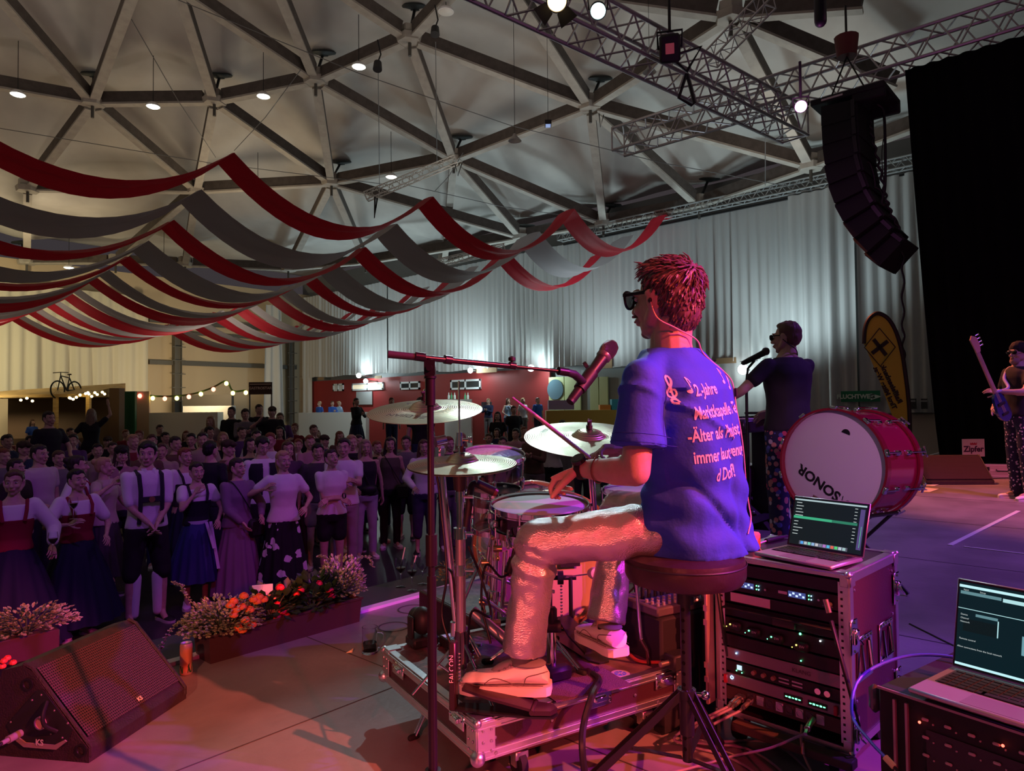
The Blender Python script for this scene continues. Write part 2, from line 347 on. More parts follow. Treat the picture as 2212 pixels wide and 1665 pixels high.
curtain('wall_curtain', (-6, 36.6), (pb0.x/1, 36.6), 1.9, 6.8, mat('cream_curtain_cloth', (.66, .62, .50), .85, tl=.2), 'cream pleated curtain on the back wall above the wooden booth', fold=.5, amp=.1, seed=9)
ga = PY(574, 800, 36.2).x; gb = PY(608, 800, 36.2).x
curtain('gathered_curtain', (ga, 36.2), (gb, 36.2), .6, 7, M_CURT, 'narrow gathered white curtain hanging beside the brown sign', fold=.34, amp=.1, seed=12, flare=.35)
M_STL = mat('dark_steel', (.09, .085, .075), .5)
def colm(px, w, label):
 x = PY(px, 800, 36.9).x; b = MB()
 for s in (-1, 1): b.box((x+s*w/2, 36.9, 2.2), (.03, .3, 6.4))
 b.box((x, 36.9, 2.2), (w, .04, 6.4))
 for k in range(8): b.box((x, 36.7, .2+k*.7), (w*2.0, .03, .04))
 return tag(b.build('steel_column', M_STL), label, 'column')
colm(383, .34, 'dark steel column in front of the beige back wall'); colm(628, .3, 'dark steel column between gathered curtain and far corner curtain')
for i, (y, h) in enumerate(((787, .22), (724, .12), (700, .3))):
 p = PY(460, y, 37.05); x0 = PY(322, y, 37.05).x; x1 = PY(640, y, 37.05).x
 b = MB(); b.box(((x0+x1)/2, 37.05, p.z), (x1-x0, .16, h)); structure(b.build(f'trim_{i+2}', M_STL))
# ---- dome
DX, DY, DZ, DK = 2, 12, 13.4, 80.
def dome(x, y): return max(8.0, DZ-((x-DX)**2+(y-DY)**2)/DK)
def onDome(px, py):
 r = ray(px, py); t = 3.
 while t < 60 and CAM.z+r.z*t < dome(r.x*t, r.y*t): t += .1
 a, c = t-.1, t
 for _ in range(20):
  m_ = (a+c)/2
  if CAM.z+r.z*m_ < dome(r.x*m_, r.y*m_): a = m_
  else: c = m_
 return CAM+r*a
ND = {'N1': (200, 213), 'N2': (463, 210), 'N3': (682, 165), 'N4': (885, 75), 'N5': (980, 337), 'N6': (716, 388), 'N7': (1275, 222), 'N8': (1510, 435), 'N9': (1751, 350),
      'N10': (1578, 25), 'N11': (1303, 475), 'N12': (1125, 505), 'N13': (60, 400), 'N14': (58, 560), 'N15': (623, 575), 'N16': (425, 405), 'A1': (-20, -40), 'A2': (300, -60), 'A3': (385, -35), 'A4': (590, -60),
      'A5': (700, -50), 'A6': (1010, -60), 'A7': (1105, -40), 'B0': (-150, 150), 'B1': (2050, 235), 'B2': (1960, 185), 'B3': (1900, 0), 'N17': (790, 560), 'N18': (960, 560), 'N19': (400, 565), 'N20': (250, 560), 'B4': (2250, 60)}
NP = {k: onDome(*v) for k, v in ND.items()}
EDGES = 'N1-N2 N2-N3 N3-N4 N1-A1 N1-A2 N2-A3 N3-A3 N3-A4 N4-A5 N4-A6 N1-B0 N1-N13 N1-N16 N2-N16 N2-N6 N3-N6 N3-N5 N4-N5 N4-N7 N5-N6 N5-N7 N7-A7 N7-N10 N5-N11 N5-N12 N7-N11 N7-N8 N7-N9 N11-N8 N8-N9 N9-B1 N10-B2 N9-N10 N6-N16 N6-N15 N6-N12 N6-N17 N16-N13 N16-N19 N16-N20 N13-N14 N12-N11 N12-N17 N12-N18 N15-N19 N15-N17 N19-N20 N20-N14 N10-B3 N10-A7 N5-N18'.split()
def beam(a, c, w=.24, h=.36):
 d = (c-a); L = d.length; d.normalize(); s = .34
 a = a+d*s; c = c-d*s; x, y, z = frame(d);
 if y.z < 0: x, y = -x, -y
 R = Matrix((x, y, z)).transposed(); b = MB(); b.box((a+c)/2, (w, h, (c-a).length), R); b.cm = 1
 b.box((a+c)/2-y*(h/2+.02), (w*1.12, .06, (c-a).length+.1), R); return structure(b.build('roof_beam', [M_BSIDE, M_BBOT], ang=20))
for e in EDGES:
 p, q = e.split('-'); beam(NP[p], NP[q])
for k, p in NP.items():
 if k[0] == 'N':
  b = MB(); b.cyl(p-V((0, 0, .24)), p-V((0, 0, .06)), .36, .40, n=6); b.cyl(p-V((0, 0, .06)), p+V((0, 0, .2)), .3, n=6); structure(b.build('beam_hub', M_BBOT))
  b = MB(); b.cyl(p-V((0, 0, .62)), p-V((0, 0, .2)), .05, n=8); structure(b.build('hub_bolt', M_STL))
NL = list(NP.values())
def roofz(x, y):
 z = dome(x, y); d = min((p.x-x)**2+(p.y-y)**2 for p in NL); t = min(1, math.sqrt(d)/2.4); return z+.95+.55*t*t*(3-2*t)
b = MB()
b.grid(lambda u, v: (lambda x, y: V((x, y, roofz(x, y))))(-12+u*36, -9+v*48), 110, 140)
structure(b.build('ceiling', M_MEMB, fixn=False, ang=180))
vents = [('N1', 203, 160, 'black disc vent on a stalk at the leftmost roof joint'), ('N2', 475, 163, 'black disc vent above the second roof joint from the left'), ('N3', 699, 114, 'black disc vent above the third roof joint from the left'),
         ('N4', 897, 15, 'black disc vent above the highest roof joint near the top edge'), ('N7', 1297, 170, 'black disc vent above the roof joint left of the truss end'), ('N5', 998, 296, 'black disc vent above the roof joint where the small white truss ends'),
         ('N6', 737, 350, 'black disc vent above the roof joint over the first red drape'), ('N8', 1531, 386, 'black disc vent above the roof joint over the drummer head'), ('N11', 1321, 443, 'black disc vent behind the rightmost drape peak'),
         ('N12', 1136, 488, 'black disc vent between two drape peaks over the cymbals'), ('N14', 46, 523, 'black disc vent at the far left between the drapes')]
for k, x, y, l in vents:
 p = NP[k]; d0 = (p-CAM).dot(F0); q = P(x, y, d0+.35); q.z = max(q.z, p.z+.3)
 t = thing('roof_vent', l, 'vent', p, 0, 'disc vents at the roof joints')
 b = MB(); n = V((0.0, .0, 1)); b.lathe([(.02, -.1), (.36, -.04), (.40, 0), (.36, .05), (.02, .07)], q, (-.25, -.25, 1), n=26); b.lathe([(.02, -.12), (.14, -.1), (.14, -.05)], q, (-.25, -.25, 1), n=18); b.build('disc', mat('vent_black', (.02, .028, .03), .5), t)
 b = MB(); b.cyl(p, q, .045, n=8); b.build('stalk', BLACKM, t)
M_LAMP = mat('lamp_diffuser', (1, 1, .95), .3, emit=(.95, 1, .80), es=9)
lamps = [(39, 203, 168, 'pendant hall lamp at the far left edge of the roof'), (331, 229, 196, 'pendant hall lamp below the second roof beam from the left'), (569, 207, 176, 'pendant hall lamp left of the third roof joint'),
         (775, 143, 112, 'pendant hall lamp right of the third roof joint'), (845, 381, 352, 'pendant hall lamp beside the small white truss'), (149, 577, 560, 'pendant hall lamp seen between drapes at the left'), (354, 588, 560, 'pendant hall lamp seen between drapes near the grey one'),
         (963, 24, -5, 'dim pendant hall lamp beside the highest vent'), (557, 419, 395, 'pendant hall lamp glowing through the first red drape')]
for x, y, yt, l in lamps:
 p = onDome(x, yt-12); q = V((p.x, p.y, (P(x, y, (p-CAM).dot(F0))).z)); t = thing('pendant_lamp', l, 'lamp', (q.x, q.y, q.z-.06), 0, 'round pendant lamps under the roof')
 b = MB(); b.lathe([(.02, .10), (.10, .10), (.20, .02), (.21, -.03), (.19, -.03)], q, n=20); b.build('lamp_shade', WHITE, t)
 b = MB(); b.lathe([(.19, -.03), (.15, -.055), (.0, -.06)], q, n=20); b.build('diffuser', M_LAMP if 'dim' not in l else mat('lamp_off', (.8, .8, .75), .4), t)
 b = MB(); b.cyl(q+V((0, 0, .1)), V((p.x, p.y, p.z+.95)), .010, n=6); b.build('cord', BLACKM, t)
wires = [((385, 0), (1100, 270), 'long thin steel cable running under the roof beams to the upper right'), ((1100, 270), (1770, 415), 'thin steel cable continuing behind the stage truss'), ((0, 277), (850, 400), 'thin steel cable running behind the first drape peak'),
         ((284, 42), (466, 340), 'thin steel cable slanting down to the first drape peak'), ((650, 150), (506, 325), 'thin cable holding the first drape peak'), ((817, 145), (820, 405), 'vertical chain cable holding the small white truss left end'),
         ((941, 90), (944, 350), 'vertical chain cable holding the small white truss right end'), ((1653, 240), (1653, 400), 'vertical cable holding the wall truss'), ((880, 400), (1290, 475), 'thin cable between the small truss and the third drape peak'), ((1000, 330), (940, 412), 'thin cable from the roof joint to the second drape peak')]
for a, c, l in wires:
 pa = onDome(*a); pc = onDome(*c); pa = P(a[0], a[1], (pa-CAM).dot(F0)-.6); pc = P(c[0], c[1], (pc-CAM).dot(F0)-.9)
 b = MB(); b.tube([pa, (pa+pc)/2-V((0, 0, .15)), pc], .013, n=5); tag(b.build('steel_cable', mat('cable_grey', (.12, .12, .12), .5)), l, 'cable')
# ---- trusses
def truss(name, a, c, w, h, pitch, r, m, label, group=None, up=(0, 0, 1), tri=False, r2=None):
 a = V(a); c = V(c); L = (c-a).length; x, y, d = frame(c-a, up); r2 = r2 or r*.5
 t = thing(name, label, 'truss', a, 0, group)
 cor = [(-w/2, -h/2), (w/2, -h/2), (w/2, h/2), (-w/2, h/2)] if not tri else [(-w/2, h/2), (w/2, h/2), (0, -h/2)]
 off = [x*i+y*j for i, j in cor]
 for o in off:
  b = MB(); b.cyl(a+o, c+o, r, n=8); b.build('chord', m, t)
 b = MB(); n = max(2, int(L/pitch)); k = len(off)
 for s in range(k):
  o1 = off[s]; o2 = off[(s+1) % k]
  for i in range(n):
   p0 = a+d*L*i/n; p1 = a+d*L*(i+.5)/n; p2 = a+d*L*(i+1)/n
   b.cyl(p0+o1, p1+o2, r2, n=5, cap=False); b.cyl(p1+o2, p2+o1, r2, n=5, cap=False)
 b.build('lacing', m, t)
 for p in (a, c):
  b = MB()
  for s in range(k): b.cyl(p+off[s], p+off[(s+1) % k], r2*1.2, n=6)
  b.build('end_frame', m, t)
 return t
M_TR = mat('truss_aluminium', (.50, .47, .50), .4, .85)
ta = P(1330, 300, 17.3); ta = V((14.6, ta.y, 7.75)); truss('stage_truss', ta, (14.6, -4.5, 7.75), .55, .55, .62, .035, M_TR, 'large box truss reaching over the line array from the roof middle to the right edge')
tb0 = V((6.6, 6.75, 7.35)); truss('stage_truss', tb0, (15.6, 5.5, 7.35), .6, .6, .62, .035, M_TR, 'large box truss carrying lamps at the top centre of the picture')
truss('stage_truss', P(1535, 130, 15.0), P(1660, 0, 13.5), .3, .3, .35, .02, M_TR, 'thin truss piece crossing behind the two large trusses')
truss('wall_truss', (XC-.35, -4, 7.98), (XC-.35, yk(1225), 7.98), .34, .30, .42, .028, mat('truss_grey', (.4, .42, .42), .5, .5), 'long slim truss running along the top of the white wall curtains')
b = MB(); b.box((XC-.1, (yk(1225)-4)/2, 7.72), (.08, yk(1225)+4, .06)); tag(b.build('curtain_track', BLACKM), 'black curtain track hanging below the long wall truss', 'track')
sa = P(790, 425, 22); sb = P(985, 345, 22); truss('small_truss', sa, sb, .25, .25, .34, .02, mat('truss_white', (.6, .6, .56), .5, .2), 'small white truss hanging under the roof joint above the drapes')
sa = P(900, 580, 24.5); sb = P(1090, 535, 24.5); truss('small_truss', sa, sb, .25, .25, .34, .02, MC['truss_white'], 'small white truss seen through the second row of drapes')
for pts, l, w in ([(1452, 121), (1515, 101), (1483, 155), (1462, 135)], 'black strap loop hanging from the upper truss beside the square lamp', .05), ([(1483, 160), (1466, 212), (1494, 228), (1500, 222), (1484, 160)], 'long black strap loop hanging below the upper truss', .05), \
  ([(1294, 245), (1297, 275), (1304, 248)], 'thin black strap loop under the roof joint by the truss end', .03), ([(983, 355), (989, 380), (998, 352)], 'thin black strap loop under the small truss end', .03), ([(810, 425), (809, 470), (815, 428)], 'black pointed strap hanging left of the second drape peak', .05):
 d = 11.8 if pts[0][0] > 1400 else 21; b = MB(); b.tube([P(x, y, d) for x, y in pts], w*.6, n=6); tag(b.build('hanging_strap', BLACKM), l, 'strap')
# ---- red and grey drapes
M_DR = mat('red_drape_cloth', (.50, .018, .035), .6, tl=.45, bump=.1, bscale=6); M_DG = mat('grey_drape_cloth', (.40, .36, .37), .7, tl=.3)
WX = [-4.2, 1.1, 6, 10.85, 16.4, 21.8, 22.3]; ADD = [.2, .1, 0, .25, 1.1, 2.0, 2.0]
def H1(y):
 T = [(12.2, 5.95), (14.85, 5.2), (17.3, 4.82), (19.5, 4.6), (21.5, 4.42), (25, 4.38), (40, 4.3)]
 for (a, ha), (c, hc) in zip(T, T[1:]):
  if y <= c: return ha+(hc-ha)*(y-a)/(c-a)
 return 4.3
def drape(y0, w, red, label, x_end, x_start=-4.2, ridx=0):
 idx = [i for i, x in enumerate(WX) if x <= x_end+.01]; xs = [WX[i] for i in idx]
 nx = (len(xs)-1)*16+1; NV = 9
 fall = max(0, 1-(y0-12)/18)
 def fn(u, v):
  s = u*(len(xs)-1); i = min(int(s), len(xs)-2); t = s-i; x = xs[i]+(xs[i+1]-xs[i])*t
  za = H1(y0)+ADD[i]*(.35+.65*fall); zc = H1(y0)+ADD[i+1]*(.35+.65*fall); sp = xs[i+1]-xs[i]
  sag = 1.12*(.72+.28*fall)*(sp/5.)**1.4*4*t*(1-t); yy = y0+w*(v+.0)*(.86+.14*4*t*(1-t))
  zz = za+(zc-za)*t-sag-(.10*v*w)+.035*sin(v*9+ridx*2+3*t)*(.3+4*t*(1-t))-.06*abs(v-.5)*2
  return V((x, yy, zz))
 b = MB(); b.grid(fn, nx, NV); tag(b.build('ceiling_drape', M_DR if red else M_DG, fixn=False, ang=180), label, 'drape', 'red drapes under the roof' if red else 'grey drapes under the roof')
ry = [12.2, 14.85, 17.3, 19.5, 21.5, 23.3, 25.3, 27.3]
rl = ['red swagged drape nearest the stage with the highest peak', 'second red swagged drape from the front, ending in mid air before the wall', 'third red swagged drape from the front', 'fourth red swagged drape from the front', 'fifth red swagged drape from the front', 'sixth red swagged drape from the front', 'second last red swagged drape near the back wall', 'rearmost red swagged drape before the cream back curtain']
gl = ['wide grey swagged drape right behind the nearest red one', 'second grey swagged drape from the front', 'third grey swagged drape from the front', 'fourth grey swagged drape from the front', 'fifth grey swagged drape from the front', 'sixth grey swagged drape from the front', 'rearmost grey swagged drape']
for i, y in enumerate(ry):
 drape(y, .74, 1, rl[i], [22.3, 21.8, 16.4, 16.4, 16.4, 16.4, 16.4, 16.4][i], ridx=i)
for i in range(7):
 y = ry[i]+1.35; drape(y, min(1.1, ry[i+1]-y-.05) if i else 1.1, 0, gl[i], [21.8, 16.4, 16.4, 16.4, 16.4, 16.4, 16.4][i], ridx=i+3)
# ---- black side curtain of the stage
yb_, yt_ = PX(2032, 990, 14.62).y, PX(1955, 160, 14.62).y
def bcf(u, v):
 y1 = yb_+(yt_-yb_)*v**.8; y = y1-u*8.5; k = u*9; return V((14.62+.05*sin(k*21+2*sin(k*1.7))*(1.1-v*.4), y, 7.45*v))
b = MB(); b.grid(bcf, 200, 12); tag(b.build('stage_curtain', M_BLACKC, fixn=False, ang=180), 'tall black stage curtain hanging at the right side of the stage', 'curtain')
# ================================================================ flight cases
M_CASE = mat('case_laminate', (.055, .02, .03), .38, col2=(.05, .018, .026), nscale=3, bump=.08, bscale=120)
M_CASETOP = mat('case_lid_top', (.10, .06, .07), .6, col2=(.20, .13, .12), nscale=14, bump=.3, bscale=60, detail=8)
M_INT = mat('case_inside', (.012, .012, .014), .7)
def ZR(a): return Matrix.Rotation(a, 3, 'Z')
def rivet(b, p, n, r=.005): b.lathe([(r, 0), (r*.8, .0025), (.0001, .0035)], p, n, n=8)
def ball_corner(t, p, R, s, m, sgn):
 b = MB(); b.ell(p, (s*.5,)*3, n=12, k=8)
 for ax in range(3):
  d = [0, 0, 0]; d[ax] = -sgn[ax]
  c = V((-sgn[0], -sgn[1], -sgn[2]))*s*.5; c[ax] = sgn[ax]*.0
  sz = [s, s, s]; sz[ax] = .006; q = p+R @ (c+V([sgn[i]*.003 if i == ax else 0 for i in range(3)])); b.box(q, sz, R, bev=.002)
 b.build('ball_corner', m, t)
def case_edges(t, c, sz, R, m, w=.025):
 h = V(sz)/2; c = V(c); k = 0
 b = MB()
 for ax in range(3):
  o = [i for i in range(3) if i != ax]
  for i in (-1, 1):
   for j in (-1, 1):
    q = V((0, 0, 0)); q[o[0]] = i*h[o[0]]; q[o[1]] = j*h[o[1]]
    s = V((0, 0, 0)); s[ax] = sz[ax]; s[o[0]] = .004; s[o[1]] = w
    q2 = q.copy(); q2[o[1]] -= j*w/2; q2[o[0]] += i*.001; b.box(c+R @ q2, s, R)
    s = V((0, 0, 0)); s[ax] = sz[ax]; s[o[1]] = .004; s[o[0]] = w
    q2 = q.copy(); q2[o[0]] -= i*w/2; q2[o[1]] += j*.001; b.box(c+R @ q2, s, R)
 b.build('edge_profile', m, t)
# ---- drum riser
A = PZ(1031, 1562, .25); E1 = V((.959, -.283, 0)); E2 = V((.283, .959, 0)); AR = math.atan2(E1.y, E1.x); RR = ZR(AR)
rt = thing('drum_riser', 'low black flight case lid with aluminium edges carrying the drum kit', 'riser', V((A.x, A.y, 0)), AR)
def rp(a, b_, z): return A+E1*a+E2*b_+V((0, 0, z-A.z))
b = MB(); b.box(rp(.43, .38, .195), (.86, .76, .11), RR); b.build('case_body', M_CASE, rt)
b = MB(); b.box(rp(.43, .38, .251), (.82, .72, .004), RR); b.build('top_board', M_CASETOP, rt)
b = MB()
for zc, hh in ((.238, .024), (.150, .03)):
 for (a0, b0, a1, b1) in ((0, 0, .86, 0), (0, 0, 0, .76), (0, .76, .86, .76), (.86, 0, .86, .76)):
  p = rp(a0, b0, zc); q = rp(a1, b1, zc); d = (q-p).normalized(); n = V((d.y, -d.x, 0))
  if (a0, b0, a1, b1) in ((0, 0, 0, .76), (0, .76, .86, .76)): n = -n
  b.box((p+q)/2+n*.003, ((q-p).length+.006, .008, hh), ZR(math.atan2(d.y, d.x)))
  for k in (-.3, .3): b.box((p+q)/2+n*.0075+V((0, 0, k*hh)), ((q-p).length, .003, hh*.16), ZR(math.atan2(d.y, d.x)))
for (a0, b0, a1, b1) in ((0, .012, .86, .012), (.012, 0, .012, .76), (0, .748, .86, .748)):
 p = rp(a0, b0, .2535); q = rp(a1, b1, .2535); d = (q-p).normalized(); b.box((p+q)/2, ((q-p).length, .026, .004), ZR(math.atan2(d.y, d.x)))
b.build('edge_profile', ALU, rt)
for (i, j) in ((0, 0), (0, .76), (.86, 0)):
 s = (-1 if i == 0 else 1, -1 if j == 0 else 1)
 b = MB(); b.box(rp(i-s[0]*.028, j+s[1]*.004, .195), (.062, .006, .118), RR, bev=.002); b.box(rp(i+s[0]*.004, j-s[1]*.028, .195), (.006, .062, .118), RR, bev=.002)
 b.box(rp(i-s[0]*.025, j-s[1]*.025, .256), (.056, .056, .006), RR, bev=.002); b.ell(rp(i, j, .145), (.024,)*3); b.ell(rp(i, j, .248), (.014,)*3)
 for dz in (.16, .19, .225):
  for q in (.016, .044): rivet(b, rp(i-s[0]*q, j+s[1]*.008, dz), E2*s[1]); rivet(b, rp(i+s[0]*.008, j-s[1]*q, dz), E1*s[0])
 b.build('ball_corner', ALU, rt)
for a_ in (.46, .76):      # butterfly latch plates on the front
 b = MB(); b.box(rp(a_, -.008, .222), (.10, .008, .055), RR, bev=.012); b.box(rp(a_, -.014, .222), (.05, .012, .02), RR, bev=.004)
 for q in (-.04, .04): rivet(b, rp(a_+q, -.012, .222), -E2); rivet(b, rp(a_+q, -.012, .207), -E2)
 b.build('latch', CHROME, rt)
for b_ in (.12, .60):
 b = MB(); b.box(rp(-.008, b_, .222), (.008, .10, .05), RR, bev=.012); b.box(rp(-.016, b_, .222), (.012, .045, .02), RR, bev=.004)
 for q in (-.04, .04): rivet(b, rp(-.012, b_+q, .225), -E1)
 b.build('latch', CHROME, rt)
b = MB()
for a_ in (.06, .27, .62, .72):
 rivet(b, rp(a_, -.002, .195), -E2, .006); rivet(b, rp(a_, -.008, .150), -E2, .006)
b.build('rivet', ALU, rt);
b = MB(); b.box(rp(.33, .10, .11), (.45, .06, .05), RR); b.build('skid', mat('wood_dark', (.13, .05, .03), .5), rt); b = MB(); b.box(rp(.33, .64, .11), (.45, .06, .05), RR); b.build('skid', mat('wood_dark', (.13, .05, .03), .5), rt)
for (i, j) in ((.20, .09), (.74, .09), (.20, .66), (.74, .66)):
 b = MB(); b.cyl(rp(i-.012, j, .042), rp(i+.012, j, .042), .042, n=16); b.build('caster', RUBBER, rt)
 b = MB(); b.box(rp(i, j, .075), (.05, .05, .03), RR, bev=.004); b.box(rp(i-.018, j, .06), (.005, .03, .05), RR); b.box(rp(i+.018, j, .06), (.005, .03, .05), RR); b.build('caster_bracket', ALU, rt)
r2 = thing('drum_riser', 'second low black flight case under the kick drum behind the front one', 'riser', rp(.47, .80, 0)*1, AR)
b = MB(); b.box(rp(.80, 1.14, .125), (.66, .70, .25), RR, bev=.006); b.build('case_body', M_CASE, r2)
b = MB(); b.box(rp(.80, 1.14, .251), (.63, .67, .003), RR); b.build('top_board', M_CASETOP, r2)
# ---- rack case
KX = V((.998, -.065, 0)); KY = V((.065, .998, 0)); RK = ZR(math.atan2(KX.y, KX.x)); KC = PZ(1832, 1243, .654); KC.z = 0
KW, KD, KH = .46, .45, .654; K0 = .10
def kp(x, y, z): return KC+KX*x+KY*y+V((0, 0, z))
kt = thing('rack_case', 'black flight case rack with open front full of radio receivers', 'rack', kp(0, 0, 0), math.atan2(KX.y, KX.x))
b = MB(); th = .012; hz = KH-K0; zc = (KH+K0)/2
b.box(kp(KD/2, th/2, zc), (KD, th, hz), RK); b.box(kp(KD/2, KW-th/2, zc), (KD, th, hz), RK); b.box(kp(KD/2, KW/2, KH-th/2), (KD, KW, th), RK); b.box(kp(KD/2, KW/2, K0+th/2), (KD, KW, th), RK)
b.box(kp(KD-th/2, KW/2, zc), (th, KW, hz), RK); b.build('case_body', M_CASE, kt)
b = MB(); b.box(kp(KD/2, KW/2, KH+.001), (KD-.04, KW-.04, .003), RK); b.build('top_board', mat('rack_top', (.035, .03, .032), .3), kt)
b = MB(); w = .026
for y in (0, KW):
 s = -1 if y == 0 else 1
 for x in (.0, KD): b.box(kp(x+(w/2 if x == 0 else -w/2), y+s*.002, zc), (w, .006, hz), RK)
 for z in (K0, KH): b.box(kp(KD/2, y+s*.002, z+(w/2 if z == K0 else -w/2)), (KD, .006, w), RK)
 b.box(kp(KD/2, y-s*w/2, KH+.002), (KD, w, .006), RK)
 b.box(kp(-.002, y-s*w/4, zc), (.006, w/2, hz), RK)
for x in (0, KD): b.box(kp(x+(w/2 if x == 0 else -w/2), KW/2, KH+.002), (w, KW, .006), RK)
b.box(kp(-.002, KW/2, KH-.006), (.006, KW, .012), RK); b.box(kp(-.002, KW/2, K0+.008), (.006, KW, .016), RK)
b.build('edge_profile', ALU, kt)
for y in (0, KW):
 for x in (0, KD):
  for z in (K0, KH):
   s = (-1 if x == 0 else 1, -1 if y == 0 else 1, -1 if z == K0 else 1); b = MB()
   b.box(kp(x-s[0]*.018, y+s[1]*.006, z-s[2]*.018), (.04, .005, .04), RK, bev=.002); b.box(kp(x+s[0]*.004, y-s[1]*.012, z-s[2]*.018), (.005, .026, .04), RK, bev=.002); b.box(kp(x-s[0]*.018, y-s[1]*.018, z+s[2]*.006), (.04, .04, .005), RK, bev=.002)
   b.ell(kp(x, y, z), (.011,)*3); b.build('ball_corner', ALU, kt)
for x in (.115, .315):   # recessed handles on the side facing -Y
 b = MB(); z = .375; o = .006
 for dz in (-.062, .062): b.box(kp(x, -.004, z+dz), (.125, o, .018), RK, bev=.002)
 for dx in (-.055, .055): b.box(kp(x+dx, -.004, z), (.018, o, .14), RK, bev=.002)
 b.box(kp(x, .006, z), (.10, .003, .12), RK)
 for dx in (-.05, -.025, 0, .025, .05): rivet(b, kp(x+dx, -.008, z+.062), -KY, .005)
 b.tube([kp(x-.035, -.006, z+.045), kp(x-.035, -.014, z-.04), kp(x+.035, -.014, z-.04), kp(x+.035, -.006, z+.045)], .006, n=8); b.build('recessed_handle', CHROME, kt)
for (x, z) in ((.02, .46), (KD-.02, .535), (.02, .155), (KD-.02, .2)):
 b = MB(); b.box(kp(x, -.006, z), (.055, .006, .11), RK, bev=.018); b.box(kp(x, -.013, z), (.03, .014, .05), RK, bev=.005); b.tube([kp(x, -.018, z+.01), kp(x-.02, -.03, z), kp(x-.005, -.035, z-.015)], .0035, n=6)
 for dz in (-.045, .045): rivet(b, kp(x, -.01, z+dz), -KY, .005)
 b.build('latch', CHROME, kt)
b = MB()
for x in (.045, .40):
 for z in (.14, .25, .45, .60): rivet(b, kp(x, -.001, z), -KY, .005)
b.build('rivet', ALU, kt)
for y in (.022, KW-.022):   # rack rails
 b = MB(); b.box(kp(.004, y, zc), (.006, .022, hz-.05), RK); b.cm = 1
 for i in range(24): b.box(kp(.0005, y, K0+.04+i*.0218), (.001, .007, .007), RK)
 b.build('rack_rail', [ALU, BLACKP], kt)
b = MB(); b.box(kp(-.03, KW+.012, .38), (.05, .012, .50), RK, bev=.003)
for z in (.22, .27, .42, .47): b.box(kp(-.056, KW+.012, z), (.006, .014, .02), RK)
b.build('door_slide', mat('anodised_rail', (.55, .35, .32), .4, .6), kt)
M_PANEL = mat('panel_black', (.02, .018, .02), .45); M_PANELG = mat('panel_grey', (.30, .26, .29), .45, .3)
def led(b, p, r=.0022): b.ell(p, (r,)*3, n=8, k=6)
LG = mat('led_green', (.1, 1, .3), .3, emit=(.1, 1, .35), es=6); LB = mat('led_blue', (.2, .5, 1), .3, emit=(.25, .6, 1), es=6); LR = mat('led_red', (1, .1, .1), .3, emit=(1, .08, .05), es=6); LY = mat('led_yellow', (1, .8, .1), .3, emit=(1, .75, .1), es=5); LW = mat('led_white', (1, 1, 1), .3, emit=(.9, .95, 1), es=5)
DISP = mat('display_blue', (.3, .5, 1), .3, emit=(.45, .62, 1), es=1.6)
y0, y1 = .035, KW-.035; yc = KW/2; wid = y1-y0
def unit(z, h, m, name, label):
 t = thing(name, label, 'rack unit', kp(.01, yc, z-h/2), math.atan2(KX.y, KX.x))
 b = MB(); b.box(kp(.004, yc, z), (.004, wid+.03, h-.004), RK, bev=.001); b.box(kp(.15, yc, z), (.28, wid-.01, h-.006), RK); b.build('housing', m, t); return t
def knobs(t, ys_, z, r=.008, m=BLACKP, name='knob'):
 for y in ys_:
  b = MB(); b.lathe([(r, 0), (r*.9, .012), (.0001, .012)], kp(.002, y, z), -KX, n=14); b.build(name, m, t)
def wr(s, size, y, z, m, t, name='lettering', off=-.0012):
 tb = text_mb(s, size); tb.xf(plane_M(kp(off, y, z), -KY, (0, 0, 1))); tb.build(name, m, t, fixn=False)
PINKTXT = mat('pale_print', (.75, .7, .7), .5)
u = unit(.612, .044, M_PANEL, 'receiver', 'black blank unit with white label strips at the top of the rack')
b = MB(); b.box(kp(.0, KW-.075, .612), (.001, .06, .010), RK); b.build('label_strip', PINKTXT, u)
b = MB(); b.lathe([(.09, 0), (.085, .004), (.06, .012), (.0001, .015)], kp(.10, .19, .632), (0, 0, -1), n=24); b.v = [kp(0, 0, 0)+(p-kp(0, 0, 0)) for p in b.v]; tag(recenter(b.build('paper_plate', mat('plate_white', (.7, .66, .66), .5))), 'pale round dish tucked under the lid of the open rack', 'dish')
u = unit(.560, .052, M_PANEL, 'receiver', 'twin wireless receiver with two glowing blue displays in the rack')
for yy in (KW-.115, .165):
 b = MB(); b.box(kp(.0005, yy, .562), (.001, .058, .020), RK); b.cm = 1
 for k in range(5): b.box(kp(-.0004, yy+.022-k*.011, .562+(.004 if k % 2 else -.003)), (.001, .007, .006), RK)
 b.build('display', [mat('display_dark', (.02, .03, .10), .2, emit=(.08, .12, .4), es=.6), DISP], u)
 b = MB(); led(b, kp(-.001, yy-.04, .568)); led(b, kp(-.001, yy-.04, .556)); b.build('status_light', LG, u)
 b = MB(); led(b, kp(-.001, yy-.048, .568)); led(b, kp(-.001, yy-.048, .556)); b.build('status_light', LB, u)
 b = MB(); b.box(kp(0, yy+.048, .562), (.001, .03, .009), RK); b.build('label_strip', PINKTXT, u)
 knobs(u, [yy-.075], .562, .004, STEEL, 'button')
wr('SENNHEISER', .006, .065, .545, PINKTXT, u)
u = unit(.512, .040, M_PANEL, 'drawer_panel', 'black drawer panel with a blank pink card in the rack')
b = MB(); b.box(kp(-.001, KW-.13, .514), (.002, .145, .030), RK); b.build('card', mat('pink_card', (.85, .68, .66), .6), u)
u = unit(.466, .046, M_PANEL, 'pack_drawer', 'shelf of small receivers with a thin ridge across the rack')
b = MB(); b.box(kp(-.012, yc, .478), (.03, wid, .006), RK, bev=.002); b.build('shelf_lip', BLACKP, u)
